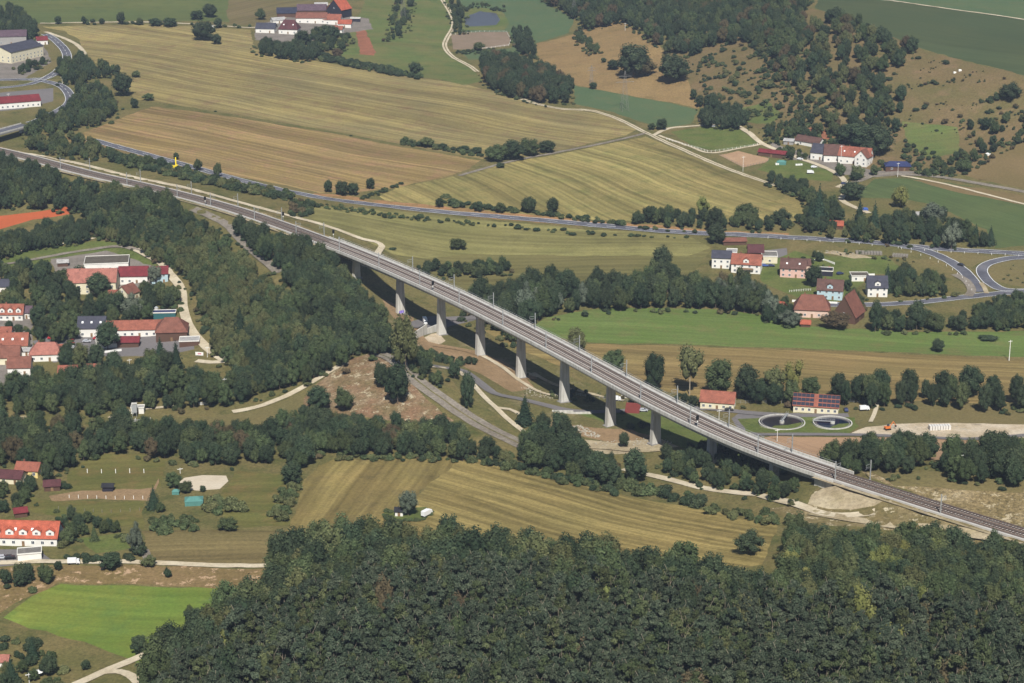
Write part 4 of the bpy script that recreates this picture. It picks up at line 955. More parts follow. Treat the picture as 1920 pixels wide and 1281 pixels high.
lorry(797, 606, -78, 'white lorry on the asphalt lane in the shadow of the viaduct', s=.85)
lorry(138, 1058, 4, 'small white van trailer parked on the pale lane', s=.7, cat='van', name='van')
lorry(1519, 326, 0, 'white box trailer on the farm lawn', s=.7, cat='trailer', name='trailer')
lorry(1620, 770, 10, 'white van on the grass right of the solar plant building', s=.7, cat='van', name='van')
lorry(1738, 412, 10, 'white camper van hidden among the allotment trees', s=.8, cat='van', name='van')
lorry(1155, 752, 0, 'white van beside the lane under the viaduct', s=.7, cat='van', name='van')
lorry(800, 968, 55, 'white caravan at the right end of the allotment in the stubble field', s=.8, cat='caravan', name='caravan')
def excavator(px, py, rot, col, label, s=1.0):
    g = G(px, py); t = empty('excavator', (g[0], g[1], g[2]+.1), R(rot), label, 'excavator'); t.scale = (s,)*3
    for y in (-1.0, 1.0):
        m = MB(); m.box(-1.7, 1.7, y-.28, y+.28, 0, .8); m.build('crawler_track', MATS['black'], t)
    m = MB(); m.box(-1.7, 1.3, -1.2, 1.2, .95, 1.9); m.build('body', MATS['paint_'+col], t)
    m = MB(); m.box(.1, 1.3, .1, 1.15, 1.91, 3.0); m.build('cab', MATS['glass'], t)
    m = MB(); m.tube((1.2, -.3, 1.7), (3.4, -.3, 4.6), .26, 5); m.build('boom', MATS['paint_'+col], t)
    m = MB(); m.tube((3.4, -.3, 4.6), (5.0, -.3, 2.2), .2, 5); a = m.build('arm', MATS['paint_'+col], t)
    m = MB(); m.box(4.6, 5.4, -.8, .2, 1.2, 2.1); m.build('bucket', MATS['dark'], a)
excavator(329, 318, 100, 'yellow', 'yellow excavator with raised arm at the hedge of the orange stubble field', 1.5)
excavator(1664, 806, 20, 'orange', 'orange excavator on the white sand bank', .8)
excavator(227, 706, 60, 'yellow', 'yellow digger parked among the village trees', .8)

# ------------------------------------------------------------------ sewage tanks
plain('sludge', S(54,48,52,.6), .25, .5, .2); plain('tank_water', S(24,36,60,.6), .15, .5, .2); plain('teal', S(96,150,140,.7), .7, .2, .15)
def tank(px, py, r, label, wmat, arm):
    g = G(px, py); t = empty('settling_tank', (g[0], g[1], g[2]), arm, label, 'tank'); n = 48
    def ring(r0, r1, z0, z1, mat, nm):
        vs = []
        for q, z in ((r0, z0), (r1, z0), (r1, z1), (r0, z1)):
            vs += [(q*math.cos(2*math.pi*k/n), q*math.sin(2*math.pi*k/n), z) for k in range(n)]
        fs = [(a*n+k, a*n+(k+1) % n, ((a+1) % 4)*n+(k+1) % n, ((a+1) % 4)*n+k) for a in range(4) for k in range(n)]
        m = MB(); m.add(vs, fs); return m.build(nm, MATS[mat], t)
    ring(r, r+.5, -1, .9, 'concrete', 'tank_wall'); ring(r-1.0, r-.72, .1, .75, 'concrete_dark', 'overflow_channel')
    m = MB(); m.add([(r*math.cos(2*math.pi*k/n), r*math.sin(2*math.pi*k/n), .25) for k in range(n)], [tuple(range(n))]); m.build('water', MATS[wmat], t)
    m = MB(); m.box(-1.0, r+.6, -.45, .45, 1.25, 1.4); br = m.build('scraper_bridge', MATS['steel'], t)
    m = MB()
    for y in (-.45, .45):
        m.tube((-1, y, 2.3), (r+.6, y, 2.3), .05, 4)
        for k in range(6): m.tube((-1+k*(r+1.6)/5, y, 1.4), (-1+k*(r+1.6)/5, y, 2.3), .04, 4)
    m.build('handrail', MATS['steel'], br); m = MB(); m.cyl(0, 0, .2, 1.24, 1.1, n=14); m.build('centre_column', MATS['concrete'], t)
tank(1466, 794, 10.3, 'large round settling tank with dark brown sludge at the sewage works', 'sludge', 1.2)
tank(1561, 795, 8.6, 'smaller round settling tank with blue water at the sewage works', 'tank_water', 3.0)

# ------------------------------------------------------------------ poles, pylons, fences, small structures
def pole(px, py, hp, label, r=.16, mat='white', cross=True, group=None, cat='pole'):
    g = G(px, py); s = scale_at(*g); hh = hp/(s*math.cos(TH)); t = empty('utility_pole', g, .4, label, cat, group)
    m = MB(); m.cyl(0, 0, -.3, hh, r, r*.75, 6); m.build('pole', MATS[mat], t)
    if cross:
        m = MB(); m.box(-1.2, 1.2, -.08, .08, hh-.7, hh-.5); m.build('cross_arm', MATS[mat], t)
for a in [(1892,676,38,'tall white pole at the edge of the green meadow on the right',.22),(422,747,38,'pale pole with cross arm in the wood above the lane',.2),(105,864,16,'pale pole with cross arm behind the yellow house',.16),
 (338,888,11,'pale pole beside the sand arena',.14),(184,147,16,'pale pole at the wooded bank edge beside the large round tree',.16),(17,200,24,'tall pole in front of the red roofed fire station',.16),(117,158,14,'street pole beside the junction curve',.14),
 (1576,318,44,'tall pale mast between the hillside farm barns',.16),(1800,885,34,'pale dead trunk like pole in the right copse',.16),(1683,332,26,'pale pole beside the blue roofed hall',.14),(1393,322,28,'pale pole beside the riding arena',.12),
 (1457,828,24,'white lamp pole below the large settling tank',.14),(1348,788,20,'lamp pole on the grass right of the viaduct',.14),(243,685,12,'white lamp among the village trees',.14),(389,670,20,'wooden pole beside the white banner',.14),
 (1172,58,14,'pale pole at the corner of the orange meadow',.16),(55,1281,20,'thin pole in the bottom left garden',.12),(798,615,10,'lamp pole on the asphalt lane',.12)]:
    pole(a[0], a[1], a[2], a[3], a[4])
def pylon(px, py, hp, label):
    g = G(px, py); s = scale_at(*g); hh = hp/(s*math.cos(TH)); t = empty('power_pylon', g, .3, label, 'pylon'); b = hh*.09
    for sx_ in (-1, 1):
        for sy in (-1, 1):
            m = MB(); m.tube((sx_*b, sy*b, -.5), (sx_*.25, sy*.25, hh), .06, 4); m.build('leg', MATS['concrete_dark'], t)
    m = MB(); n = 9
    for k in range(n):
        f0, f1 = k/n, (k+1)/n; w0 = b*(1-f0)+.25*f0; w1 = b*(1-f1)+.25*f1
        for (ax, ay, bx, by) in ((-1,-1,1,-1),(1,-1,1,1),(1,1,-1,1),(-1,1,-1,-1)):
            m.tube((ax*w0, ay*w0, hh*f0), (bx*w1, by*w1, hh*f1), .028, 3); m.tube((bx*w0, by*w0, hh*f0), (ax*w1, ay*w1, hh*f1), .028, 3)
    m.build('lattice', MATS['concrete_dark'], t)
    for zf, wd in ((.72, .24), (.86, .18)):
        m = MB(); m.tube((-hh*wd, 0, hh*zf), (hh*wd, 0, hh*zf), .12, 4); m.tube((-hh*wd, 0, hh*zf), (0, 0, hh*zf+hh*.05), .07, 4); m.tube((hh*wd, 0, hh*zf), (0, 0, hh*zf+hh*.05), .05, 4); m.build('cross_arm', MATS['concrete_dark'], t)
pylon(1171, 208, 72, 'tall grey lattice pylon standing in the green strip below the orange meadow')
pylon(1109, 158, 34, 'smaller lattice pylon in the orange meadow beside a little tree')
pylon(756, 40, 56, 'lattice pylon among trees at the top centre')
pylon(1076, 32, 44, 'lattice pylon at the top edge of the hill wood')
def post_row(name, label, a, b, n, hh=1.3, w_=.09, rails=True, mat='white', cat='fence', pts=None):
    A_ = [G(*p) for p in (pts or [a, b])]; t = empty(name, A_[0], 0, label, cat); L_ = []
    seg = [math.dist(A_[i][:2], A_[i+1][:2]) for i in range(len(A_)-1)]; tot = sum(seg)
    for k in range(n):
        d = tot*k/(n-1); i = 0
        while i < len(seg)-1 and d > seg[i]: d -= seg[i]; i += 1
        f = min(1, d/seg[i]); x = A_[i][0]+(A_[i+1][0]-A_[i][0])*f; y = A_[i][1]+(A_[i+1][1]-A_[i][1])*f; L_.append((x-A_[0][0], y-A_[0][1], h(x, y)-A_[0][2]))
    k_ = ('post', hh, w_, mat)
    if k_ not in MESHC: q = MB(); q.box(-w_, w_, -w_, w_, -.2, hh); MESHC[k_] = q.mesh('post', [MATS[mat]])
    for p_ in L_: inst('post', MESHC[k_], t, p_)
    if rails:
        for z in (hh*.45, hh*.88):
            m = MB()
            for i in range(n-1): m.tube((L_[i][0], L_[i][1], L_[i][2]+z), (L_[i+1][0], L_[i+1][1], L_[i+1][2]+z), .05, 3)
            m.build('rail', MATS[mat], t)
post_row('pasture_fence', 'row of white posts across the middle of the upper paddock', (164,887), (270,887), 5, 1.9, .13, False)
post_row('pasture_fence', 'row of white posts along the lower edge of the bare paddock strip', (130,934), (268,936), 9, 1.5, .1, False)
post_row('pasture_fence', 'white rail fence around the front of the oval paddock', 0, 0, 26, 1.4, .1, True, pts=[(1250,262),(1330,286),(1420,272)])
post_row('arena_fence', 'white fence around the brown sand paddock at the top', 0, 0, 34, 1.3, .1, True, pts=[(846,66),(900,60),(950,60),(958,76),(954,86),(905,92)])
post_row('plant_fence', 'thin mesh fence behind the sewage works', 0, 0, 60, 1.6, .05, True, 'steel', pts=[(1080,742),(1180,755),(1400,757),(1640,756)])
post_row('arena_fence', 'dark rail fence round the riding arena', 0, 0, 24, 1.3, .08, True, 'wood_grey', pts=[(1348,291),(1394,314),(1440,304),(1442,297)])
post_row('delineator_posts', 'white delineator posts along the slip road edge', 0, 0, 12, 1.2, .11, False, cat='road posts', pts=[(1690,467),(1740,484),(1780,502),(1808,525),(1822,545)])
post_row('delineator_posts', 'white delineator posts along the highway verge', 0, 0, 20, 1.2, .11, False, cat='road posts', pts=[(1440,447),(1600,457),(1750,472),(1910,481)])
post_row('garden_fence', 'pale garden wall with posts above the pink houses yard', 0, 0, 10, 1.2, .1, True, pts=[(1480,548),(1520,545)])
post_row('pasture_fence', 'line of old posts across the green paddock below the bare strip', 0, 0, 10, 1.4, .08, False, 'wood_grey', pts=[(110,955),(200,962),(262,958)])

def rocks(name, label, poly, n, sz, mat, seed=1, cat='rocks'):
    r = random.Random(seed); W = [G(*p)[:2] for p in poly]; P_ = np.array(W); t = None; k = 0; base = []
    for v in range(4):
        V, Fc = blob(np.random.RandomState(v+5), (0, 0, .25), (1, .8, .6), 1); base.append(from_np('rock', V, Fc, MATS[mat]))
    c = P_.mean(0); t = empty(name, (c[0], c[1], h(c[0], c[1])), 0, label, cat)
    while k < n:
        x = r.uniform(P_[:, 0].min(), P_[:, 0].max()); y = r.uniform(P_[:, 1].min(), P_[:, 1].max())
        if not in_poly(np.array([x]), np.array([y]), W)[0]: continue
        s_ = sz*r.uniform(.5, 1.3); o = inst('rock', r.choice(base), t, (x-c[0], y-c[1], h(x, y)-h(c[0], c[1])), r.uniform(0, 6), (s_, s_, s_*.8)); k += 1
plain('rock', S(186,178,160,.7), .9, .1, .2); plain('concrete_block', S(224,220,212,.82), .85, .1, .1)
rocks('riprap', 'band of pale riprap boulders on the grass below the sixth pier', [(1072,800),(1085,796),(1125,815),(1124,822),(1100,818)], 150, .5, 'rock', 2)
rocks('riprap', 'grey boulders at the foot of the fourth pier', [(975,725),(1000,728),(1045,740),(1035,748),(990,742)], 90, .4, 'rock', 3)
rocks('riprap', 'pale rubble beside the river bend under the seventh pier', [(1200,822),(1250,822),(1265,835),(1190,835),(1110,838),(1120,828)], 120, .42, 'rock', 4)
rocks('rubble', 'rubble and debris on the garden mound above the curved white drive', [(1530,468),(1600,475),(1640,478),(1600,481),(1535,473)], 40, .5, 'rock', 5)
rocks('rubble', 'stones on the white sand bank', [(1640,800),(1720,798),(1800,800),(1830,812),(1700,812)], 40, .5, 'rock', 6)
def blocks(name, label, px, py, nx, ny, nz, sz, mat, rot=0, cat='stack', part='block'):
    g = G(px, py); t = empty(name, g, R(rot), label, cat); q = MB(); q.box(-sz[0]/2, sz[0]/2, -sz[1]/2, sz[1]/2, 0, sz[2]); me = q.mesh(part, [MATS[mat]])
    for i in range(nx):
        for j in range(ny):
            for k in range(nz): inst(part, me, t, ((i-nx/2)*(sz[0]+.25), j*(sz[1]+.2), k*(sz[2]+.02)))
blocks('concrete_block_stack', 'stack of white concrete blocks on the sand bank', 1765, 806, 8, 2, 2, (1.0, 1.4, 1.0), 'concrete_block', 5)
blocks('timber_stack', 'stacked grey timber on the hamlet lawn', 1632, 477, 9, 2, 2, (1.5, 2.6, .6), 'wood_grey', -6, part='timber')
blocks('timber_stack', 'second timber stack beside the slip road scrub', 1690, 482, 6, 2, 2, (1.3, 2.4, .6), 'wood_grey', -16, part='timber')
blocks('timber_stack', 'pale timber and play equipment in the school garden', 122, 512, 4, 2, 1, (1.6, 2.0, .9), 'wood', 20, part='timber')
blocks('bale_row', 'white wrapped bales below the hillside farm', 1462, 309, 3, 1, 1, (1.4, 1.4, 1.3), 'white', 10, part='bale', cat='bales')
def tent(px, py, w_, d_, hh, rot, mat, label):
    g = G(px, py); t = empty('tent', g, R(rot), label, 'tent'); e = .6*hh
    m = MB(); m.box(-w_/2, w_/2, -d_/2, d_/2, -.3, e); m.build('tent_wall', MATS[mat], t)
    m = MB(); m.add([(-w_/2-.1,-d_/2-.1,e),(w_/2+.1,-d_/2-.1,e),(w_/2+.1,d_/2+.1,e),(-w_/2-.1,d_/2+.1,e),(-w_*.22,0,hh),(w_*.22,0,hh)], [(0,1,5,4),(2,3,4,5),(1,2,5),(3,0,4),(3,2,1,0)]); m.build('tent_roof', MATS[mat], t)
tent(364, 944, 7.5, 6, 3.2, 8, 'teal', 'larger teal tent below the sand arena')
tent(330, 926, 3.0, 2.6, 2.2, 0, 'teal', 'smaller teal tent left of the larger one')
tent(1465, 308, 6.5, 5, 3, -10, 'teal', 'teal tent on the lawn of the hillside farm')
tent(1622, 394, 3.5, 3, 1.8, 0, 'paint_blue', 'blue tarpaulin tent in the allotments')
tent(1852, 291, 3, 2.4, 1.8, 30, 'white', 'small white shelter on the brown field at the right')
tent(1800, 133, 2.2, 1.6, 1.2, 0, 'white', 'small white box on the brown slope near the plateau')
tent(1790, 137, 2.0, 1.4, 1.1, 10, 'white', 'second small white box on the brown slope')
tent(397, 52, 4, 3, 2.2, 0, 'white', 'small white hut on the top field road')
def parasol(px, py, r, label):
    g = G(px, py); t = empty('parasol', g, 0, label, 'parasol'); n = 10
    m = MB(); m.cyl(0, 0, -.3, 2.4, .05); m.build('pole', MATS['steel'], t)
    m = MB(); m.add([(0, 0, 2.8)]+[(r*math.cos(6.283*k/n), r*math.sin(6.283*k/n), 2.15) for k in range(n)], [(0, 1+k, 1+(k+1) % n) for k in range(n)]); m.build('canopy', MATS['white'], t)
parasol(73, 1270, 1.7, 'left white garden parasol in the bottom left garden'); parasol(88, 1266, 1.6, 'right white garden parasol in the bottom left garden')
# banner, red slab, dam tower, silo
g = G(374, 668); t = empty('banner', g, R(-10), 'white banner with a magenta word beside the gravel road end', 'banner')
m = MB(); m.box(-2.1, 2.1, -.04, .04, .4, 2.2); m.build('panel', MATS['white'], t)
for x in (-2.0, 2.0): m = MB(); m.box(x-.06, x+.06, .05, .15, -.3, 2.3); m.build('post', MATS['wood_grey'], t)
plain('magenta', (.5, .02, .12), .7, .2)
for k, (x0, x1) in enumerate([(-.8,-.5),(-.4,-.12),(-.02,.26),(.36,.64),(.74,.98)]):
    m = MB(); m.box(x0, x1, -.055, -.042, 1.0, 1.65); m.build('letter_stroke', MATS['magenta'], t)
g = G(1186, 772); t = empty('retaining_slab', g, R(-12), 'sloping brick red slab behind the seventh pier', 'slab')
m = MB(); m.add([(-3.5,-3,0),(3.5,-3,0),(3.5,3,3.4),(-3.5,3,3.4),(-3.5,-3,-.5),(3.5,-3,-.5),(3.5,3,-.5),(-3.5,3,-.5)], [(0,1,2,3),(0,4,5,1),(1,5,6,2),(2,6,7,3),(3,7,4,0)]); m.build('slab', plain('slab_red', S(140,66,58,.55), .8, .2), t)
g = G(253, 782); t = empty('weir_tower', g, R(4), 'pale steel weir tower on the white river dam', 'tower')
m = MB(); m.box(-1.1, 1.1, -.9, .9, 2.4, 6.6); m.build('tower_body', MATS['steel'], t)
for x in (-.9, .9):
    for y in (-.7, .7): m = MB(); m.tube((x, y, -.3), (x, y, 2.4), .1); m.build('leg', MATS['steel'], t)
m = MB(); m.box(-1.3, 1.3, -1.1, 1.1, 6.61, 6.8); m.build('cap', MATS['concrete'], t)
g = G(246, 798); t = empty('weir', g, R(6), 'sloping concrete river weir below the white dam hut', 'weir')
m = MB(); m.add([(-9,2,1.6),(9,2,1.6),(9,-7,-.6),(-9,-7,-.6),(-9,4,1.6),(9,4,1.6),(9,4,-1),(-9,4,-1)], [(3,2,1,0),(0,1,5,4),(5,6,7,4)]); m.build('spillway', MATS['concrete_dark'], t)
for k in range(6): m = MB(); m.box(-8.6+k*3.4, -8.2+k*3.4, 1.2, 3.8, 1.6, 2.3); m.build('baffle', MATS['concrete'], t)
g = G(294, 592); t = empty('silo', g, 0, 'small pale cylindrical silo left of the teal container', 'silo')
m = MB(); m.cyl(0, 0, -.2, 4.6, 1.1, n=16); m.build('silo_wall', MATS['concrete'], t); m = MB(); m.cyl(0, 0, 4.601, 5.2, 1.15, .3, n=16); m.build('cap', MATS['steel'], t)
g = G(1650, 546-8); 
# low walls
def wall(pts, hh, label, mat='white', th=.15):
    A_ = [G(*p) for p in pts]; t = empty('garden_wall', A_[0], 0, label, 'wall')
    for a, b in zip(A_[:-1], A_[1:]):
        L_ = math.dist(a[:2], b[:2]); q = MB(); q.box(0, L_, -th, th, min(0, b[2]-a[2])-.4, hh); o = q.build('wall_section', MATS[mat], t); o.location = (a[0]-A_[0][0], a[1]-A_[0][1], a[2]-A_[0][2]); o.rotation_euler = (0, 0, math.atan2(b[1]-a[1], b[0]-a[0]))
wall([(185,655),(225,651)], 2.2, 'white wall on the lower edge of the village parking yard')
wall([(182,664),(228,658)], 1.2, 'second lower white wall below the village yard')
wall([(1600,518),(1640,518)], 1.4, 'white garden wall behind the flat roofed bungalow')
wall([(1485,566),(1570,570)], 1.2, 'pale wall along the hamlet street')
wall([(1518,489),(1545,488),(1565,496)], .8, 'white curb wall of the curved drive')
wall([(772,637),(800,626),(820,622)], 3.0, 'pale retaining wall of the lane at the second pier', 'concrete', .3)
wall([(1035,772),(1075,776),(1110,776)], .8, 'low concrete kerb wall below the fifth pier', 'concrete', .3)
wall([(1165,746),(1195,748),(1228,752)], 1.6, 'white curved wall beyond the seventh pier', 'concrete')
wall([(716,972),(745,978),(790,976),(800,966)], 1.0, 'clipped dark green hedge around the allotment in the stubble field', 'leaf_hedge', .6) if 'leaf_hedge' in MATS else None
for px_, py_, lb in ((1280,768,'pale storage boxes beside the plant lane'),(1195,765,'white crates beside the viaduct under the trees'),(1500,310,'white garden furniture on the farm lawn'),(386,758,'white caravans hut in the trees above the pale lane')):
    blocks('storage_boxes', lb, px_, py_, 3, 1, 1, (1.5, 1.2, 1.0), 'white', 12, 'boxes', 'box')
# ------------------------------------------------------------------ trees
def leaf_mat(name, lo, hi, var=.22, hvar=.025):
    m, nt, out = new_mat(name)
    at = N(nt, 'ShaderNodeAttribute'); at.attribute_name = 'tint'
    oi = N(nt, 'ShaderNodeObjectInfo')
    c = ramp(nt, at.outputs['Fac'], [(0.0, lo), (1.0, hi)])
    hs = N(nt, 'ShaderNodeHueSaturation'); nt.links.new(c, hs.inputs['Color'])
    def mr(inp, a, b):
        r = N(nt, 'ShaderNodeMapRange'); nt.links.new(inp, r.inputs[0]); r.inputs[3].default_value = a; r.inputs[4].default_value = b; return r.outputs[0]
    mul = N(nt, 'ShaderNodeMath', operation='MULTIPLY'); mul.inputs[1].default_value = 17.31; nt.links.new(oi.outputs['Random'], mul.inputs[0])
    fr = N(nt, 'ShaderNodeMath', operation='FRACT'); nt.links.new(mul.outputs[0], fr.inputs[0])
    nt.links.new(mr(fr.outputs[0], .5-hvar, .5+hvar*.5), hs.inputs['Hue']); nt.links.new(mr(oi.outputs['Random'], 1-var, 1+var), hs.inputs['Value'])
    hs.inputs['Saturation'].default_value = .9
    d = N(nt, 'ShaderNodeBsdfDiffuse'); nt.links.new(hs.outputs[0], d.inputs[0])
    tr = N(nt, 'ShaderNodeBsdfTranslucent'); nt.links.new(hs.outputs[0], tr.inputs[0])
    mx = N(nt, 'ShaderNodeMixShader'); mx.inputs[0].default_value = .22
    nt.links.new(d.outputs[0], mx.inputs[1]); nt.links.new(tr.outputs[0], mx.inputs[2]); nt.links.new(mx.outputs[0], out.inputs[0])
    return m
KL = LEAFK = 1.0
KL = 1.2
leaf_mat('leaf_dark', (.023*KL,.039*KL,.020*KL), (.068*KL,.091*KL,.043*KL))
leaf_mat('leaf_mid', (.040*KL,.060*KL,.023*KL), (.102*KL,.128*KL,.050*KL))
leaf_mat('leaf_olive', (.062*KL,.074*KL,.026*KL), (.138*KL,.148*KL,.058*KL))
leaf_mat('leaf_yellow', (.120*KL,.135*KL,.030*KL), (.20*KL,.21*KL,.06*KL))
leaf_mat('leaf_silver', (.080*KL,.098*KL,.064*KL), (.15*KL,.175*KL,.12*KL))
leaf_mat('leaf_brown', (.075*KL,.060*KL,.028*KL), (.125*KL,.10*KL,.048*KL))
leaf_mat('needle_pine', (.024*KL,.038*KL,.022*KL), (.084*KL,.103*KL,.060*KL))
leaf_mat('needle_olive', (.034*KL,.048*KL,.018*KL), (.100*KL,.118*KL,.048*KL))
leaf_mat('needle_spruce', (.016*KL,.032*KL,.018*KL), (.046*KL,.070*KL,.036*KL))
plain('bark', S(112,98,84,.75), .9, .1, .3); plain('bark_pale', S(176,162,140,.75), .9, .1, .3)

class Crown:
    def __init__(s, seed, hw=1.4): s.hw = hw; s.nr = np.random.RandomState(seed); s.V = []; s.F = []; s.T = []; s.n = 0
    def quads(s, P, Nn, size, tint, flat=0.0, asp=1.0):
        nr = s.nr; n = len(P); Nn = Nn+nr.randn(n, 3)*.55; Nn[:, 2] += flat; Nn /= np.linalg.norm(Nn, axis=1, keepdims=True)
        A = np.cross(Nn, nr.randn(n, 3)); A /= np.linalg.norm(A, axis=1, keepdims=True); B = np.cross(Nn, A)
        sz = size*nr.uniform(.6, 1.35, (n, 1))
        k3 = np.array([1, 1, 1/s.hw]); A = A*k3; B = B*k3; q = np.stack([P-A*sz-B*sz*.55*asp, P+A*sz*.2-B*sz*asp, P+A*sz+B*sz*.35*asp, P-A*sz*.3+B*sz*asp], 1).reshape(-1, 3)
        o = s.n; s.V.append(q); idx = np.arange(o, o+4*n).reshape(-1, 4)
        s.F.append(np.concatenate([idx[:, [0, 1, 2]], idx[:, [0, 2, 3]]])); s.T.append(np.repeat(np.clip(tint, 0, 1), 4)); s.n += 4*n
    def core(s, c, r, t=.15, sub=1):  # inner blob blocks light; its low tint paints shade into the crown
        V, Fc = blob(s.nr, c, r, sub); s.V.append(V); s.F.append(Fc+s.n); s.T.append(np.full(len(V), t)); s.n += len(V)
    def mesh(s, name, mat):
        V = np.concatenate(s.V); Fc = np.concatenate(s.F); T = np.concatenate(s.T)
        me = from_np(name, V, Fc, mat); a = me.attributes.new('tint', 'FLOAT', 'POINT'); a.data.foreach_set('value', T.astype(np.float32)); return me
def sph(nr, n):
    v = nr.randn(n, 3); return v/np.linalg.norm(v, axis=1, keepdims=True)
def crown_broad(seed, mat, nl=15, per=118, lo=.10, leaf=.026, irr=.2, name='crown', tall=1.0):
    c = Crown(seed, 1.4/tall); nr = c.nr; cz = (1+lo)/2; hz = (1-lo)/2
    L = []
    for k in range(nl):
        ph = k*2.399+nr.uniform(-.3, .3); zt = 1-2*(k+.5)/nl; rr = math.sqrt(1-zt*zt)
        f = nr.uniform(.58, .78)*(1+nr.uniform(-irr, irr)); 
        wide = .40*(1.0 if zt < .3 else .9); p = np.array([wide*rr*math.cos(ph)*f*1.25, wide*rr*math.sin(ph)*f*1.25, cz+hz*zt*f*1.02])
        r = nr.uniform(.15, .235); L.append((p, r))
    L.append((np.array([0, 0, cz]), .30))
    for p, r in L:
        rz = r*hz/.42*tall; d = sph(nr, int(per*(r/.19)**1.6)); d[:, 2] = np.where(d[:, 2] < -.35, -d[:, 2], d[:, 2])
        P = p+d*np.array([r, r, rz])*nr.uniform(.82, 1.2, (len(d), 1))
        base = nr.uniform(.25, .7); c.quads(P, d.copy(), leaf, base+.22*nr.randn(len(d)))
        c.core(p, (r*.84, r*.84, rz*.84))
    return c.mesh(name, mat)
def crown_pine(seed, mat, name='crown'):
    c = Crown(seed, 2.4); nr = c.nr
    for k in range(nr.randint(11, 16)):
        z = nr.uniform(.58, .97); rr = .36*(1-((z-.66)/.36)**2*.9 if z > .66 else .75)*nr.uniform(.35, 1); ph = k*2.4+nr.uniform(-.4, .4)
        p = np.array([rr*math.cos(ph), rr*math.sin(ph), z]); r = nr.uniform(.11, .20)
        d = sph(nr, 90); d[:, 2] = abs(d[:, 2])*np.where(nr.rand(90) < .22, -1, 1)
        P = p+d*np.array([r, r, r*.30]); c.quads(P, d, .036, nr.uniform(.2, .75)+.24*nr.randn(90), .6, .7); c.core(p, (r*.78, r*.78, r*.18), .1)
    return c.mesh(name, mat)
def crown_spruce(seed, mat, name='crown', lo=.06):
    c = Crown(seed, 2.0); nr = c.nr; lv = 15
    for k in range(lv):
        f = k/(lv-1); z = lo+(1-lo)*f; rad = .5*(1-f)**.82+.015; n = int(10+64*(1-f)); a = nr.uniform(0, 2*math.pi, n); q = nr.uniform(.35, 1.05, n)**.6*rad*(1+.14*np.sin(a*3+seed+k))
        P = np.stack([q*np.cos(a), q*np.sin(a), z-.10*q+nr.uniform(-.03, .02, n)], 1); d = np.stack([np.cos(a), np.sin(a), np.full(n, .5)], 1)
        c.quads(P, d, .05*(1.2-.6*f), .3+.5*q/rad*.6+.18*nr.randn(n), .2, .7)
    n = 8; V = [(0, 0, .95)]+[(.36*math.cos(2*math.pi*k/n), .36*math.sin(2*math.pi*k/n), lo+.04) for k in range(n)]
    c.V.append(np.array(V)); c.F.append(np.array([(0, 1+k, 1+(k+1) % n) for k in range(n)])+c.n); c.T.append(np.full(n+1, .1)); c.n += n+1  # inner cone in low tint, crown shade painted into its colour
    return c.mesh(name, mat)
def crown_bush(seed, mat, name='bush'):
    c = Crown(seed, .9); nr = c.nr
    for k in range(9):
        ph = nr.uniform(0, 6.28); rr = nr.uniform(.05, .36); z = nr.uniform(.18, .62); r = nr.uniform(.14, .3); p = np.array([rr*math.cos(ph), rr*math.sin(ph), z])
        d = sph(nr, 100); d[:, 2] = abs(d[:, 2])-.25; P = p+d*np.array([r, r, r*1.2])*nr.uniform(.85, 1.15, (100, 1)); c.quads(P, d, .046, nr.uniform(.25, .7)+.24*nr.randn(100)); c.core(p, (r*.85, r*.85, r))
    return c.mesh(name, mat)
def trunk(seed, h_, r, mat, limbs=4, name='trunk', lo=.35):
    nr = random.Random(seed); mb = MB(); mb.cyl(0, 0, -.04, h_, r, r*.45, 6)
    for k in range(limbs):
        a = k*2.4; z = h_*(lo+.12*k); mb.tube((0, 0, z), (.22*math.cos(a), .22*math.sin(a), z+.17), r*.33, 4)
    return mb.mesh(name, [mat])
VAR = {}; PROTO = {}
M = MATS
def reg(kind, key, cm, tm): VAR.setdefault(kind, {})[key] = (cm, tm)
sd_ = 100
for key, mt, nvar in (('dark', 'leaf_dark', 4), ('mid', 'leaf_mid', 4), ('olive', 'leaf_olive', 3), ('yellow', 'leaf_yellow', 1), ('silver', 'leaf_silver', 2), ('brown', 'leaf_brown', 1)):
    for v in range(nvar):
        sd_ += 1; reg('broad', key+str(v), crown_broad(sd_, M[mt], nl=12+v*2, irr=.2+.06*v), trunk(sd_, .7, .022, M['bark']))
for v in range(3): sd_ += 1; reg('tall', 'dark%d' % v, crown_broad(sd_, M['leaf_dark' if v < 2 else 'leaf_mid'], nl=17, lo=.08, tall=.8), trunk(sd_, .8, .018, M['bark']))
sd_ += 1; reg('tall', 'open0', crown_broad(sd_, M['leaf_olive'], nl=13, lo=.30, per=60, leaf=.028, irr=.4), trunk(sd_, .85, .024, M['bark_pale'], 6, lo=.3))
sd_ += 1; reg('tall', 'open1', crown_broad(sd_, M['leaf_yellow'], nl=10, lo=.32, per=60, leaf=.028, irr=.4), trunk(sd_, .85, .024, M['bark_pale'], 6, lo=.3))
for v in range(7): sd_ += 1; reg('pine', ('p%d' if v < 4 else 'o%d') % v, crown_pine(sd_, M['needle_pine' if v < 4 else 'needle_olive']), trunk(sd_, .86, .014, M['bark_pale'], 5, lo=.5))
sd_ += 1; reg('pine', 'b0', crown_pine(sd_, M['leaf_brown']), trunk(sd_, .86, .014, M['bark_pale'], 5, lo=.5))
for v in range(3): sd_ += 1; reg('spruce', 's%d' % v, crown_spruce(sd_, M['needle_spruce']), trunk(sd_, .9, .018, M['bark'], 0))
sd_ += 1; reg('spruce', 'light0', crown_spruce(sd_, M['leaf_mid']), trunk(sd_, .9, .018, M['bark'], 0))
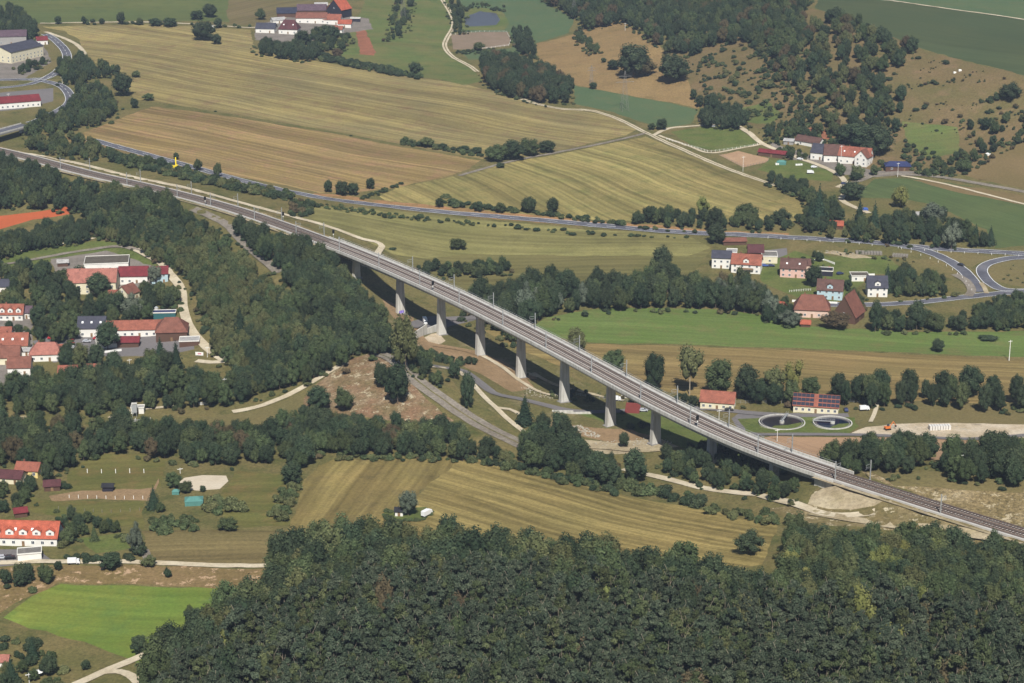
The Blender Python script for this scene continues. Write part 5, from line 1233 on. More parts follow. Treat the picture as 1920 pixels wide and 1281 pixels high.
for key, mt, nv in (('dark', 'leaf_dark', 2), ('mid', 'leaf_mid', 2), ('olive', 'leaf_olive', 2), ('brown', 'leaf_brown', 1), ('silver', 'leaf_silver', 1), ('yellow', 'leaf_yellow', 1)):
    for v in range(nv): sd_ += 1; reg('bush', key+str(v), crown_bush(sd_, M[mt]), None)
def pick(kind, mixs, r):
    """mixs 'dark3 mid2' -> a variant key"""
    keys = []; ws = []
    for tok in mixs.split():
        nm = tok.rstrip('0123456789'); wt = float(tok[len(nm):] or 1)
        kk = [k for k in VAR[kind] if k.rstrip('0123456789') == nm]
        for k in kk: keys.append(k); ws.append(wt/len(kk))
    return r.choices(keys, ws)[0]
NAMES = dict(broad='broadleaf_tree', tall='tall_tree', pine='pine_tree', spruce='spruce_tree', bush='bush')
CATS = dict(broad='broadleaf tree', tall='tall tree', pine='pine tree', spruce='spruce tree', bush='bush')
TREES = []   # dict(kind,key,x,y,z,w,h,rz,label,group,force)
def single(px, pyb, hpx, wpx, kind, mixs, label, group=None):
    g = G(px, pyb); s = scale_at(*g); hh = hpx/(s*math.cos(TH-.02)); ww = wpx/s
    # a crown seen from above shows part of its own depth
    hh = max(hh - ww*.5*.32, hh*.6); r = random.Random(int(px*7+pyb))
    TREES.append(dict(kind=kind, key=pick(kind, mixs, r), x=g[0], y=g[1]+ww*.28, z=None, w=ww*1.04, h=hh, rz=r.uniform(0, 6.28), label=label, group=group, force=True))
def scatter(poly, kind, mixs, hr, wf, spacing, label, group, seed=1, hmid=.5, keep=1.0, off=True):
    """poly = outline of the visible canopy in photo pixels, crowns' middles lie inside; spacing in m; wf = width / height"""
    r = random.Random(seed*91+int(spacing*10)); W = [G(x, y, (hr[0]+hr[1])/2*hmid if off else 0)[:2] for x, y in poly]
    P = np.array(W); x0, y0 = P.min(0); x1, y1 = P.max(0); xs = []; row = 0; y = y0
    while y < y1:
        x = x0+(spacing/2 if row % 2 else 0)
        while x < x1:
            xs.append((x+r.uniform(-.38, .38)*spacing, y+r.uniform(-.38, .38)*spacing)); x += spacing
        y += spacing*.87; row += 1
    if not xs: return
    Q = np.array(xs); ins = in_poly(Q[:, 0], Q[:, 1], W)
    for (x, y), ok in zip(xs, ins):
        if not ok or r.random() > keep: continue
        hh = r.uniform(*hr); hh *= r.choice((1, 1, .78, .88, 1.1)); ww = hh*r.uniform(wf*.85, wf*1.2)
        TREES.append(dict(kind=kind, key=pick(kind, mixs, r), x=x, y=y, z=None, w=ww, h=hh, rz=r.uniform(0, 6.28), label=label, group=group, force=False))
        if kind == 'bush' and spacing >= 10:
            for q in range(r.choice((0, 0, 2, 4, 7))):
                h2 = hh*r.uniform(.4, .95); TREES.append(dict(kind=kind, key=pick(kind, mixs, r), x=x+r.gauss(0, 3.6), y=y+r.gauss(0, 2.6), z=None, w=h2*r.uniform(.9, 1.8), h=h2, rz=r.uniform(0, 6.28), label=label, group=group, force=False))
    if kind in ('broad', 'tall') and off:      # undergrowth along the border of the wood
        for (ax, ay), (bx, by) in zip(W, W[1:]+W[:1]):
            L_ = math.hypot(bx-ax, by-ay); nn_ = min(80, int(L_/4.5))
            for k in range(nn_):
                if r.random() < .35: continue
                f = r.random(); hb_ = r.uniform(1.2, 3.6)
                TREES.append(dict(kind='bush', key=pick('bush', 'dark4 mid4 olive3 brown1', r), x=ax+(bx-ax)*f+r.uniform(-3.5, 3.5), y=ay+(by-ay)*f+r.uniform(-3.5, 3.5), z=None, w=hb_*r.uniform(1, 1.7), h=hb_, rz=r.uniform(0, 6.28), label='undergrowth bush at the edge of the '+(group or 'wood').replace('trees of the ', '').replace('trees in the ', '').replace('broadleaf ', '').replace('between', 'along').replace('trees ', ''), group='undergrowth at the edge of the woods', force=False))
sc_tr = scatter
# --- foreground forest
sc_tr([(520,1120),(620,1075),(760,1060),(900,1050),(1060,1065),(1230,1085),(1420,1105),(1560,1115),(1700,1120),(1960,1125),(2060,1430),(1200,1430),(250,1430),(310,1250),(400,1190)], 'pine', 'p24 o8 b0.4', (17,23), .35, 5.5, 'tall grey green pine in the foreground forest', 'pines of the foreground forest', 1, .8)
sc_tr([(290,1300),(282,1240),(310,1200),(390,1150),(430,1110),(500,1080),(520,1030),(560,1005),(640,1000),(700,1000),(860,1000),(1000,1015),(1100,1022),(1200,1042),(1290,1044),(1350,1058),(1390,1072),(1430,1070),(1420,1100),(1230,1095),(1060,1075),(900,1060),(760,1075),(620,1095),(520,1140),(420,1200),(330,1270),(310,1320)], 'broad', 'dark6 mid3 olive2', (14,18), .62, 7.6, 'round crowned broadleaf tree along the edge of the foreground forest', 'broadleaf trees along the forest edge', 2, .7)
sc_tr([(1462,1070),(1468,998),(1500,990),(1600,992),(1700,1003),(1800,1012),(1920,1026),(2040,1055),(2000,1120),(1700,1115),(1560,1110),(1440,1100)], 'broad', 'dark4 mid6 olive2 yellow', (9,13), .7, 6.0, 'fresh green broadleaf tree on the slope below the railway curve', 'broadleaf trees below the railway curve', 3, .65)
sc_tr([(400,1190),(620,1100),(1000,1080),(1400,1110),(1900,1090),(1950,1300),(300,1300)], 'broad', 'dark4 mid3 olive3 yellow1 brown1', (15,20), .48, 13, 'lighter broadleaf tree standing between the forest pines', 'broadleaf trees between the pines', 4, .8)
# --- wooded hillside left of the viaduct
WH = 'hillside wood between the village and the railway'
sc_tr([(196,352),(298,364),(342,394),(370,416),(405,440),(434,470),(464,498),(502,532),(560,580),(560,640),(600,682),(560,708),(500,728),(455,740),(455,705),(412,658),(388,612),(374,575),(366,545),(348,514),(320,490),(262,460),(200,440),(172,430),(160,390)], 'broad', 'mid5 olive7 dark2', (6.5,10), .78, 5.6, 'low olive green tree in the '+WH, 'trees of the '+WH, 5)
sc_tr([(196,352),(290,366),(335,396),(350,420),(360,440),(330,455),(262,450),(172,430),(160,390)], 'broad', 'dark5 mid3', (10,14), .7, 8.5, 'dark green tree beside the tennis courts wood', 'trees beside the tennis courts', 6)
sc_tr([(446,424),(520,447),(590,468),(628,486),(645,508),(660,540),(690,560),(722,600),(726,650),(700,656),(640,650),(590,600),(560,560),(530,515),(490,470)], 'broad', 'dark6 mid3', (9,13), .72, 6.8, 'dark green tree on the bank below the left end of the viaduct', 'trees on the bank below the viaduct', 7)
sc_tr([(530,548),(600,598),(645,645),(668,658),(640,680),(600,690),(560,650),(530,585)], 'broad', 'dark4 mid4 olive2', (8,11), .74, 6.8, 'green tree in the gully between the hillside wood and the viaduct bank', 'trees in the gully left of the viaduct', 105)
sc_tr([(445,705),(450,680),(560,640),(600,682),(560,708),(500,728),(445,738),(430,700)], 'broad', 'dark6 mid2', (10,14), .66, 8, 'dark tree at the foot of the '+WH, 'trees at the foot of the hillside wood', 8)
sc_tr([(-40,288),(50,300),(110,325),(185,348),(160,385),(60,378),(-40,388)], 'broad', 'dark7 mid3', (8,12), .7, 7, 'dark tree in the wood behind the tennis courts', 'trees in the wood behind the tennis courts', 9)
sc_tr([(-40,452),(20,442),(80,424),(140,410),(172,434),(168,444),(60,460),(-20,484)], 'broad', 'dark8 mid2', (6,9.5), .7, 5.5, 'dark tree in front of the orange tennis courts', 'trees in front of the tennis courts', 10)
# --- village trees
for k, (pl, mx, hr, sp) in enumerate([
    ([(-20,500),(60,490),(95,500),(110,540),(60,580),(-20,580)], 'dark4 mid4 olive', (7,10), 8),
    ([(70,535),(120,520),(165,535),(200,560),(330,560),(335,600),(210,600),(110,640),(60,620),(70,580)], 'dark5 mid3', (8,12), 9),
    ([(270,535),(330,530),(335,560),(280,565)], 'dark3 mid2', (7,10), 8),
    ([(110,650),(180,668),(230,672),(300,675),(345,690),(380,710),(445,708),(440,740),(380,755),(280,750),(180,755),(100,745),(40,735),(70,700),(100,700)], 'dark6 mid4 olive', (8,13), 8),
    ([(-20,715),(60,725),(160,745),(240,752),(240,770),(180,776),(100,765),(-20,762)], 'dark4 mid4', (7,11), 8),
    ([(-20,560),(55,620),(110,610),(60,640),(20,625)], 'dark3 olive2', (6,8), 9)]):
    sc_tr(pl, 'broad', mx, hr, .74, sp, 'leafy green garden tree in the left village', 'garden trees of the left village', 20+k)
sc_tr([(-20,790),(100,790),(180,800),(230,790),(300,800),(380,800),(500,800),(520,785),(600,790),(700,795),(800,800),(865,800),(850,840),(700,838),(620,840),(560,860),(480,862),(330,850),(250,840),(180,838),(110,868),(40,870),(-20,850)], 'broad', 'dark7 mid4 brown1', (8,12), .74, 7.4, 'dark tree in the broad belt of wood across the valley left of the stubble field', 'trees in the wood belt left of the stubble field', 30)
sc_tr([(505,795),(560,770),(620,775),(700,790),(830,800),(900,830),(960,845),(965,865),(900,850),(840,850),(700,842),(620,842)], 'broad', 'dark5 mid4 olive2', (7,10), .74, 7, 'tree at the foot of the pink rocky slope', 'trees at the foot of the rocky slope', 31)
sc_tr([(985,800),(1030,790),(1075,812),(1110,850),(1180,862),(1140,900),(1080,880),(1010,862),(975,850)], 'broad', 'dark7 mid2', (9,13), .74, 8, 'dark tree beside the foreground stubble field below the viaduct', 'trees beside the stubble field below the viaduct', 32)
sc_tr([(1235,848),(1300,835),(1390,845),(1450,862),(1480,890),(1500,925),(1440,925),(1380,908),(1290,895),(1235,875)], 'broad', 'dark7 mid3', (5,8), .8, 6.4, 'dark tree under the right end of the viaduct', 'trees under the right end of the viaduct', 33)
sc_tr([(1150,882),(1200,905),(1300,925),(1330,935),(1320,945),(1240,928),(1130,900)], 'bush', 'dark4 mid3', (4,6), 1.2, 5, 'dense dark bush along the edge of the stubble field', 'bushes along the stubble field edge', 34)
sc_tr([(1340,945),(1440,955),(1500,968),(1480,980),(1400,970),(1330,955)], 'bush', 'mid4 olive2', (3.5,5), 1.2, 5, 'green bush at the right corner of the stubble field', 'bushes at the right corner of the stubble field', 35)
# --- river trees beyond the viaduct
sc_tr([(885,560),(870,545),(975,535),(1005,525),(1060,520),(1110,525),(1180,520),(1230,505),(1290,530),(1370,530),(1440,545),(1470,570),(1440,575),(1330,566),(1180,564),(1060,570),(1000,590),(975,600),(920,590)], 'broad', 'dark7 mid3 silver1', (11,15), .66, 8.5, 'tall dark tree in the river belt above the green meadow', 'trees of the river belt above the green meadow', 40)
sc_tr([(778,500),(830,494),(900,496),(950,490),(952,504),(900,514),(820,512)], 'broad', 'dark4 mid4', (5,7), .9, 5.5, 'tree in the short hedge behind the viaduct', 'trees in the hedge behind the viaduct', 41)
sc_tr([(1660,535),(1668,500),(1740,515),(1780,528),(1782,548),(1700,552)], 'broad', 'dark4 mid4', (7,9), .7, 7, 'tree in the grove inside the slip road', 'trees in the grove inside the slip road', 42)
sc_tr([(1645,590),(1720,588),(1780,592),(1860,590),(1940,575),(1940,605),(1850,612),(1760,610),(1650,612)], 'broad', 'dark7 mid3', (7,10), .72, 7.6, 'dark tree in the row between hamlet road and green meadow', 'trees between hamlet road and green meadow', 43)
sc_tr([(1420,550),(1480,570),(1480,600),(1430,590)], 'broad', 'dark5', (8,11), .66, 8, 'dark tree left of the hamlet', 'dark trees left of the hamlet', 44)
sc_tr([(1465,350),(1520,352),(1560,370),(1585,420),(1640,415),(1700,400),(1760,400),(1840,440),(1850,455),(1700,450),(1580,440),(1500,420),(1510,370)], 'broad', 'dark5 mid3 olive1', (7,10), .72, 8.5, 'tree in the allotment gardens beyond the highway', 'allotment trees beyond the highway', 45)
sc_tr([(1545,735),(1620,722),(1700,730),(1750,738),(1560,745)], 'tall', 'dark5', (12,16), .5, 7.5, 'tall dark tree in the row behind the sewage works', 'trees in the row behind the sewage works', 46)
sc_tr([(1745,735),(1780,725),(1860,735),(1960,745),(1960,752),(1750,742)], 'tall', 'dark5', (12,16), .5, 9, 'tall dark tree at the right end of the river row', 'tall trees at the right end of the river row', 47)
sc_tr([(1340,735),(1430,725),(1540,735),(1540,748),(1340,748)], 'broad', 'dark5 mid', (8,11), .7, 8, 'dark tree behind the plant buildings', 'dark trees behind the plant buildings', 48)
sc_tr([(1180,738),(1270,735),(1330,740),(1330,752),(1180,752)], 'broad', 'dark5', (5,7), .9, 8, 'low dark tree beside the river beyond the viaduct', 'low trees beside the river', 49)
sc_tr([(1600,840),(1680,830),(1740,835),(1755,860),(1700,878),(1620,872),(1560,865),(1560,855)], 'broad', 'dark5 mid4', (9,12), .74, 7.8, 'tree in the copse beyond the right end of the viaduct', 'trees in the copse beyond the viaduct', 50)
sc_tr([(1770,855),(1830,838),(1900,840),(1980,850),(1980,900),(1880,890),(1770,878)], 'broad', 'dark7 mid2', (10,13), .7, 8, 'dark tree in the right copse above the railway cutting', 'trees in the right copse above the railway', 51)
# --- top left
sc_tr([(-20,14),(25,16),(60,40),(68,66),(40,64),(-20,62)], 'broad', 'dark7 mid1', (9,13), .7, 9, 'dark tree in the wood at the top left corner', 'trees in the top left corner wood', 60)
sc_tr([(112,112),(150,100),(175,120),(215,122),(222,135),(170,140),(160,152),(112,150)], 'broad', 'dark5 mid3', (7,10), .7, 8, 'dark tree beside the top left road bend', 'trees beside the top left road bend', 61)
sc_tr([(150,158),(200,160),(222,200),(200,222),(130,240),(50,254),(50,232),(110,212),(140,190)], 'broad', 'dark5 mid5', (7,10), .72, 7.5, 'tree on the wooded bank below the road junction', 'trees on the wooded bank below the junction', 62)
sc_tr([(40,262),(120,250),(180,262),(200,285),(170,296),(110,288),(60,276)], 'broad', 'dark3 mid4 olive3', (5,8), .8, 7, 'green tree beside the left railway track', 'trees beside the left railway track', 63)
sc_tr([(20,112),(60,120),(90,105),(75,120),(40,135)], 'broad', 'dark5', (5,7), .8, 7, 'dark tree in front of the factory', 'trees in front of the factory', 64)
sc_tr([(476,78),(520,84),(600,92),(605,104),(560,106),(480,92)], 'broad', 'dark6', (9,12), .7, 8, 'dark tree on the slope below the top farm', 'trees on the slope below the top farm', 65)
sc_tr([(600,100),(700,118),(790,140),(786,145),(690,128),(600,110)], 'bush', 'dark5 mid3', (3.5,6.5), 1.2, 4.5, 'bush in the hedge along the upper stubble field', 'hedge bushes along the upper stubble field', 66)
sc_tr([(190,278),(300,302),(400,328),(480,346),(556,362),(540,372),(440,352),(340,330),(230,304)], 'bush', 'dark4 mid4 olive', (3.5,6.5), 1.2, 4.6, 'bush in the long hedge between the railway and the stubble field', 'hedge bushes between railway and stubble field', 67)
sc_tr([(820,380),(900,388),(1000,398),(1100,412),(1200,424),(1200,420),(1000,392),(830,374)], 'bush', 'dark4 mid4', (2.5,5), 1.3, 4.2, 'bush in the roadside hedge of the middle stubble field', 'roadside hedge bushes', 68)
sc_tr([(560,376),(700,392),(900,414),(1100,432),(1200,440),(1290,438),(1290,446),(1100,440),(900,422),(700,402),(600,388)], 'bush', 'dark3 mid4', (1.4,3.2), 1.6, 4.6, 'low bush on the near verge of the highway', 'low bushes on the near verge of the highway', 69, keep=.8)
sc_tr([(1190,402),(1260,398),(1320,405),(1430,408),(1480,410),(1480,424),(1320,424),(1190,416)], 'broad', 'dark5 mid5', (6,9), .74, 7.5, 'tree in the roadside row above the highway', 'trees in the roadside row above the highway', 70)
# --- hillside top right
sc_tr([(1015,-10),(1070,20),(1100,46),(1170,32),(1200,50),(1240,84),(1290,98),(1345,72),(1420,75),(1450,95),(1500,100),(1520,60),(1500,20),(1530,-20),(1400,-60),(1000,-60)], 'broad', 'dark6 mid3 brown1', (10,13), .7, 8.5, 'dark tree in the wood along the top of the scrub hillside', 'trees of the wood along the hilltop', 71)
sc_tr([(1440,120),(1480,50),(1560,30),(1620,40),(1660,70),(1720,92),(1700,110),(1660,140),(1690,180),(1700,210),(1670,250),(1640,275),(1590,262),(1540,225),(1560,180),(1500,170)], 'broad', 'dark5 mid3 olive2 brown1', (6,13), .74, 9.6, 'dark tree in the ravine wood above the hillside farm', 'trees of the ravine wood', 72, keep=.85)
sc_tr([(905,105),(960,105),(1000,120),(1065,150),(1072,180),(1020,185),(940,165),(905,140)], 'broad', 'dark7 brown1', (11,14), .68, 8.5, 'tall dark tree in the copse above the farm track', 'trees of the copse above the farm track', 73)
sc_tr([(1300,175),(1345,190),(1400,215),(1400,232),(1310,228),(1318,200)], 'broad', 'dark6', (8,12), .7, 8, 'dark tree behind the fenced oval paddock', 'trees behind the oval paddock', 74)
sc_tr([(1425,238),(1500,225),(1550,240),(1520,262),(1440,262)], 'broad', 'dark4 mid3', (5,8), .8, 8, 'tree behind the hillside farm yard', 'trees behind the hillside farm yard', 75)
sc_tr([(1250,130),(1330,95),(1430,70),(1500,90),(1560,190),(1500,230),(1400,220),(1330,180)], 'bush', 'dark4 mid3 olive3', (2,6), 1.1, 11, 'bush scattered on the dry scrub hillside', 'bushes on the dry scrub hillside', 76, keep=.8)
sc_tr([(1400,70),(1470,60),(1480,160),(1560,200),(1560,235),(1480,232),(1440,200),(1450,130)], 'broad', 'dark4 mid3 olive3', (4,8), .85, 11, 'tree in the scrub above the hillside farm', 'scrub trees above the hillside farm', 100, keep=.8)
sc_tr([(1480,225),(1560,238),(1600,270),(1560,275),(1500,262),(1455,258)], 'bush', 'dark3 mid3 olive2', (3,5), 1.1, 6, 'bush behind the hillside farm buildings', 'bushes behind the hillside farm', 101)
sc_tr([(1000,735),(1085,725),(1180,745),(1120,755),(1050,745)], 'bush', 'dark3 olive2', (2,3.5), 1.1, 7, 'bush on the verge behind the viaduct piers', 'bushes behind the viaduct piers', 102)
sc_tr([(870,575),(960,600),(1000,625),(960,640),(880,600)], 'broad', 'dark4 mid2', (5,8), .8, 8, 'tree in the thicket right behind the third pier', 'trees in the thicket behind the third pier', 103)
sc_tr([(1700,255),(1740,275),(1790,300),(1830,290),(1890,240),(1930,235),(1930,260),(1860,285),(1790,330),(1730,325),(1690,290)], 'bush', 'dark4 mid4', (3,5), 1.1, 7, 'bush in the gully above the farm lane', 'bushes in the gully above the farm lane', 104)
sc_tr([(1700,110),(1760,105),(1920,160),(1920,250),(1800,250),(1720,240),(1700,180)], 'bush', 'dark4 mid2 brown2', (1.2,4.5), 1.2, 15, 'small dark bush on the brown slope above the lane', 'bushes on the brown slope above the lane', 77, keep=.7)
sc_tr([(1790,215),(1870,220),(1940,190),(1940,260),(1870,280),(1840,300),(1790,322),(1730,322),(1760,300),(1830,260)], 'broad', 'dark5 mid4', (5,9), .8, 9, 'tree along the gully right of the hillside farm', 'trees along the gully right of the farm', 78, keep=.75)
sc_tr([(960,60),(985,50),(1005,80),(1000,110),(975,95)], 'broad', 'dark7', (8,11), .6, 8, 'dark tree right of the sand paddock', 'trees right of the sand paddock', 79)
sc_tr([(1085,50),(1100,70),(1125,95),(1110,100),(1080,70)], 'broad', 'dark4 mid4', (5,8), .7, 8, 'tree in the row crossing the orange meadow', 'trees crossing the orange meadow', 80)
sc_tr([(740,0),(775,0),(765,50),(735,75),(725,72)], 'broad', 'dark4 mid2', (5,7), .8, 10, 'tree beside the top pylon', 'trees beside the top pylon', 81, keep=.8)
sc_tr([(840,0),(872,10),(872,60),(856,60)], 'broad', 'dark4 mid2', (5,8), .7, 9, 'tree between farm track and pond', 'trees between farm track and pond', 82)
sc_tr([(1440,328),(1480,335),(1530,345),(1500,360),(1450,348)], 'broad', 'dark5', (5,8), .8, 7, 'dark tree at the corner of the stubble field by the farm lane', 'trees at the stubble field corner', 83)
# --- lower left gardens
sc_tr([(-20,880),(25,880),(60,870),(110,865),(130,890),(110,905),(60,925),(40,950),(-20,960)], 'broad', 'dark4 mid4', (5,8), .8, 7, 'garden tree around the yellow house', 'garden trees around the yellow house', 84, keep=.6)
sc_tr([(110,960),(180,970),(230,985),(232,1000),(160,990),(120,1020),(100,1010)], 'broad', 'dark4 mid4', (4,7), .8, 6, 'garden tree behind the terraced houses', 'garden trees behind the terraced houses', 85)
sc_tr([(270,965),(385,965),(380,985),(330,992),(275,988)], 'bush', 'mid5', (4,5.5), 1.2, 5, 'bright green bush in the thick hedge below the sand arena', 'bushes of the hedge below the sand arena', 86)
sc_tr([(372,945),(400,925),(455,935),(460,950),(390,955)], 'bush', 'mid4 olive3', (4,6), 1.2, 5, 'olive bush in the clump right of the sand arena', 'bushes in the clump right of the sand arena', 87)
sc_tr([(510,950),(535,905),(560,905),(555,935),(530,965),(512,968)], 'bush', 'mid4 olive3', (4,6), 1.1, 5, 'light green bush in the hedge on the left border of the stubble field', 'bushes on the left border of the stubble field', 88)
sc_tr([(100,1038),(260,1040),(262,1046),(100,1048)], 'bush', 'dark4', (2.5,3.5), 1.3, 3.4, 'clipped dark hedge bush along the pale lane', 'hedge bushes along the pale lane', 89)
sc_tr([(10,1055),(80,1060),(95,1080),(60,1098),(10,1090)], 'broad', 'dark5 mid3', (5,7), .9, 6.5, 'dark tree below the terraced houses', 'trees below the terraced houses', 90)
sc_tr([(-20,1180),(60,1190),(110,1215),(130,1230),(60,1240),(-20,1230)], 'bush', 'dark4 mid3', (3,5), 1.1, 6, 'bush in the garden hedge below the bright green field', 'bushes below the bright green field', 91)
sc_tr([(-20,1240),(60,1245),(150,1262),(160,1300),(-20,1310)], 'broad', 'dark3 mid4 olive2', (4,7), .9, 9, 'garden tree at the lower left corner', 'garden trees at the lower left corner', 92)
sc_tr([(800,655),(850,668),(895,672),(890,680),(850,678),(800,668)], 'bush', 'dark4 mid3', (3,5), 1.1, 4.5, 'bush on the bank beside the viaduct piers', 'bushes beside the viaduct piers', 93)
sc_tr([(755,640),(790,660),(815,690),(835,715),(800,712),(770,690),(750,660)], 'broad', 'dark4 mid4', (5,7), .8, 6.5, 'tree beside the old gravel embankment', 'trees beside the old gravel embankment', 94)
sc_tr([(1180,790),(1230,790),(1230,800),(1180,800)], 'bush', 'dark4', (3,4), 1.1, 5, 'dark bush beside the riprap bank', 'bushes beside the riprap bank', 95)
sc_tr([(635,848),(700,852),(820,850),(820,856),(700,860),(635,858)], 'bush', 'olive4 mid3', (2.5,3.5), 1.3, 4.2, 'olive bush in the low hedge at the top of the stubble field', 'bushes in the low hedge atop the stubble field', 96)
sc_tr([(880,858),(985,880),(1080,905),(1170,925),(1165,916),(1080,892),(990,868),(900,850)], 'bush', 'dark4 mid4', (3.5,5), 1.2, 5, 'bush along the curved upper edge of the stubble field', 'bushes along the curved field edge', 97)
sc_tr([(1540,465),(1600,470),(1700,478),(1740,500),(1780,510),(1760,500),(1700,490),(1580,478)], 'bush', 'olive3 mid2 brown1', (1,2.5), 1.3, 4.5, 'low scrub bush on the verge of the slip road', 'low scrub along the slip road', 98, keep=.6)
sc_tr([(1568,528),(1600,535),(1622,560),(1600,590),(1580,585),(1575,560)], 'broad', 'dark3 mid4 silver1', (4,7), .85, 7, 'garden tree between the blue house and the steep barn', 'garden trees between the blue house and the steep barn', 110)
sc_tr([(1440,555),(1478,560),(1500,575),(1490,604),(1440,600)], 'broad', 'dark4 mid4', (5,8), .8, 7, 'garden tree left of the hipped farmhouse', 'garden trees left of the hipped farmhouse', 111)
sc_tr([(1520,470),(1540,478),(1530,500),(1508,498)], 'broad', 'dark4 mid4', (4,6), .85, 7, 'tree beside the curved white drive', 'trees beside the curved white drive', 112)
sc_tr([(596,52),(660,66),(650,88),(580,92),(540,82)], 'broad', 'dark5 mid3', (5,8), .8, 8, 'tree in front of the top farm', 'trees in front of the top farm', 113)
sc_tr([(1462,272),(1500,280),(1512,292),(1480,294),(1458,284)], 'broad', 'dark3 mid3', (4,6), .85, 6, 'tree between riding arena and farm barns', 'trees between riding arena and farm barns', 114)
sc_tr([(1640,300),(1700,305),(1780,322),(1780,328),(1700,322),(1650,318)], 'bush', 'dark3 mid4', (2,4), 1.2, 5, 'bush behind the blue roofed hall', 'bushes behind the blue roofed hall', 115)
sc_tr([(1830,575),(1880,560),(1960,560),(1960,600),(1880,608),(1830,604)], 'broad', 'dark6 mid2', (7,10), .78, 6.5, 'tree in the thicket below the interchange', 'trees in the thicket below the interchange', 116)
sc_tr([(1850,500),(1880,492),(1960,492),(1960,530),(1890,532)], 'bush', 'olive4 brown1', (.7,1.6), 1.4, 7, 'low shrub on the interchange island', 'low shrubs on the interchange island', 117, keep=.6)
sc_tr([(120,590),(60,600),(60,630),(120,612),(150,605)], 'bush', 'dark3 mid3', (2,4), 1.1, 5, 'garden bush above the village parking yard', 'garden bushes above the parking yard', 118)
sc_tr([(714,966),(722,975),(745,981),(790,979),(806,968),(812,958),(806,957),(796,973),(745,976),(724,968)], 'bush', 'mid4', (1.2,1.7), 1.6, 1.7, 'low green hedge bush around the allotment in the stubble field', 'hedge bushes around the allotment', 120, off=False)
sc_tr([(718,960),(735,955),(745,962),(728,970)], 'bush', 'mid4', (1.5,2.5), 1.3, 3, 'bush inside the allotment in the stubble field', 'bushes inside the allotment', 121, off=False)
sc_tr([(752,266),(800,270),(850,280),(905,291),(903,297),(850,287),(800,278),(752,273)], 'bush', 'dark4 mid4 olive1', (2.5,4.5), 1.3, 4.2, 'bush in the short hedge between the two upper stubble fields', 'hedge bushes between the upper stubble fields', 130, off=False)
sc_tr([(672,372),(700,362),(755,342),(757,347),(710,366),(680,375)], 'bush', 'dark4 mid3', (1.5,2.6), 1.5, 3.2, 'low bush in the diagonal hedge above the highway', 'low bushes in the diagonal hedge above the highway', 131, off=False)
sc_tr([(540,378),(565,370),(590,380),(580,400),(545,402)], 'bush', 'dark4 mid3 brown1', (3,5), 1.1, 4.5, 'bush in the clump between railway and highway', 'bushes in the clump between railway and highway', 132)
sc_tr([(160,42),(300,44),(470,50),(470,54),(300,49),(160,47)], 'bush', 'dark5 mid2', (2.5,5), 1.1, 9, 'bush along the top field road', 'bushes along the top field road', 133, off=False, keep=.7)
sc_tr([(855,96),(895,98),(930,92),(930,97),(890,103),(855,101)], 'bush', 'dark5 mid2', (2,3.5), 1.2, 4.5, 'bush in the hedge below the brown sand paddock', 'hedge bushes below the brown sand paddock', 134, off=False)
sc_tr([(860,14),(900,8),(945,14),(950,24),(900,16),(866,24)], 'bush', 'dark5 mid2', (2.5,5), 1.1, 7, 'bush behind the pond', 'bushes behind the pond', 135, off=False)
sc_tr([(360,405),(430,438),(470,475),(465,482),(420,448),(355,412)], 'bush', 'dark3 mid4 olive2', (1.5,3), 1.3, 5, 'bush beside the gravel road on the wooded hill', 'bushes beside the hill gravel road', 136, off=False, keep=.7)
sc_tr([(880,660),(960,690),(1060,742),(1180,800),(1250,812),(1180,780),(1080,745),(1000,712),(930,672)], 'bush', 'dark3 mid3 olive3', (.8,2.4), 1.4, 8, 'low bush on the rough ground beside the viaduct piers', 'low bushes on the rough ground beside the piers', 140, off=False, keep=.6)
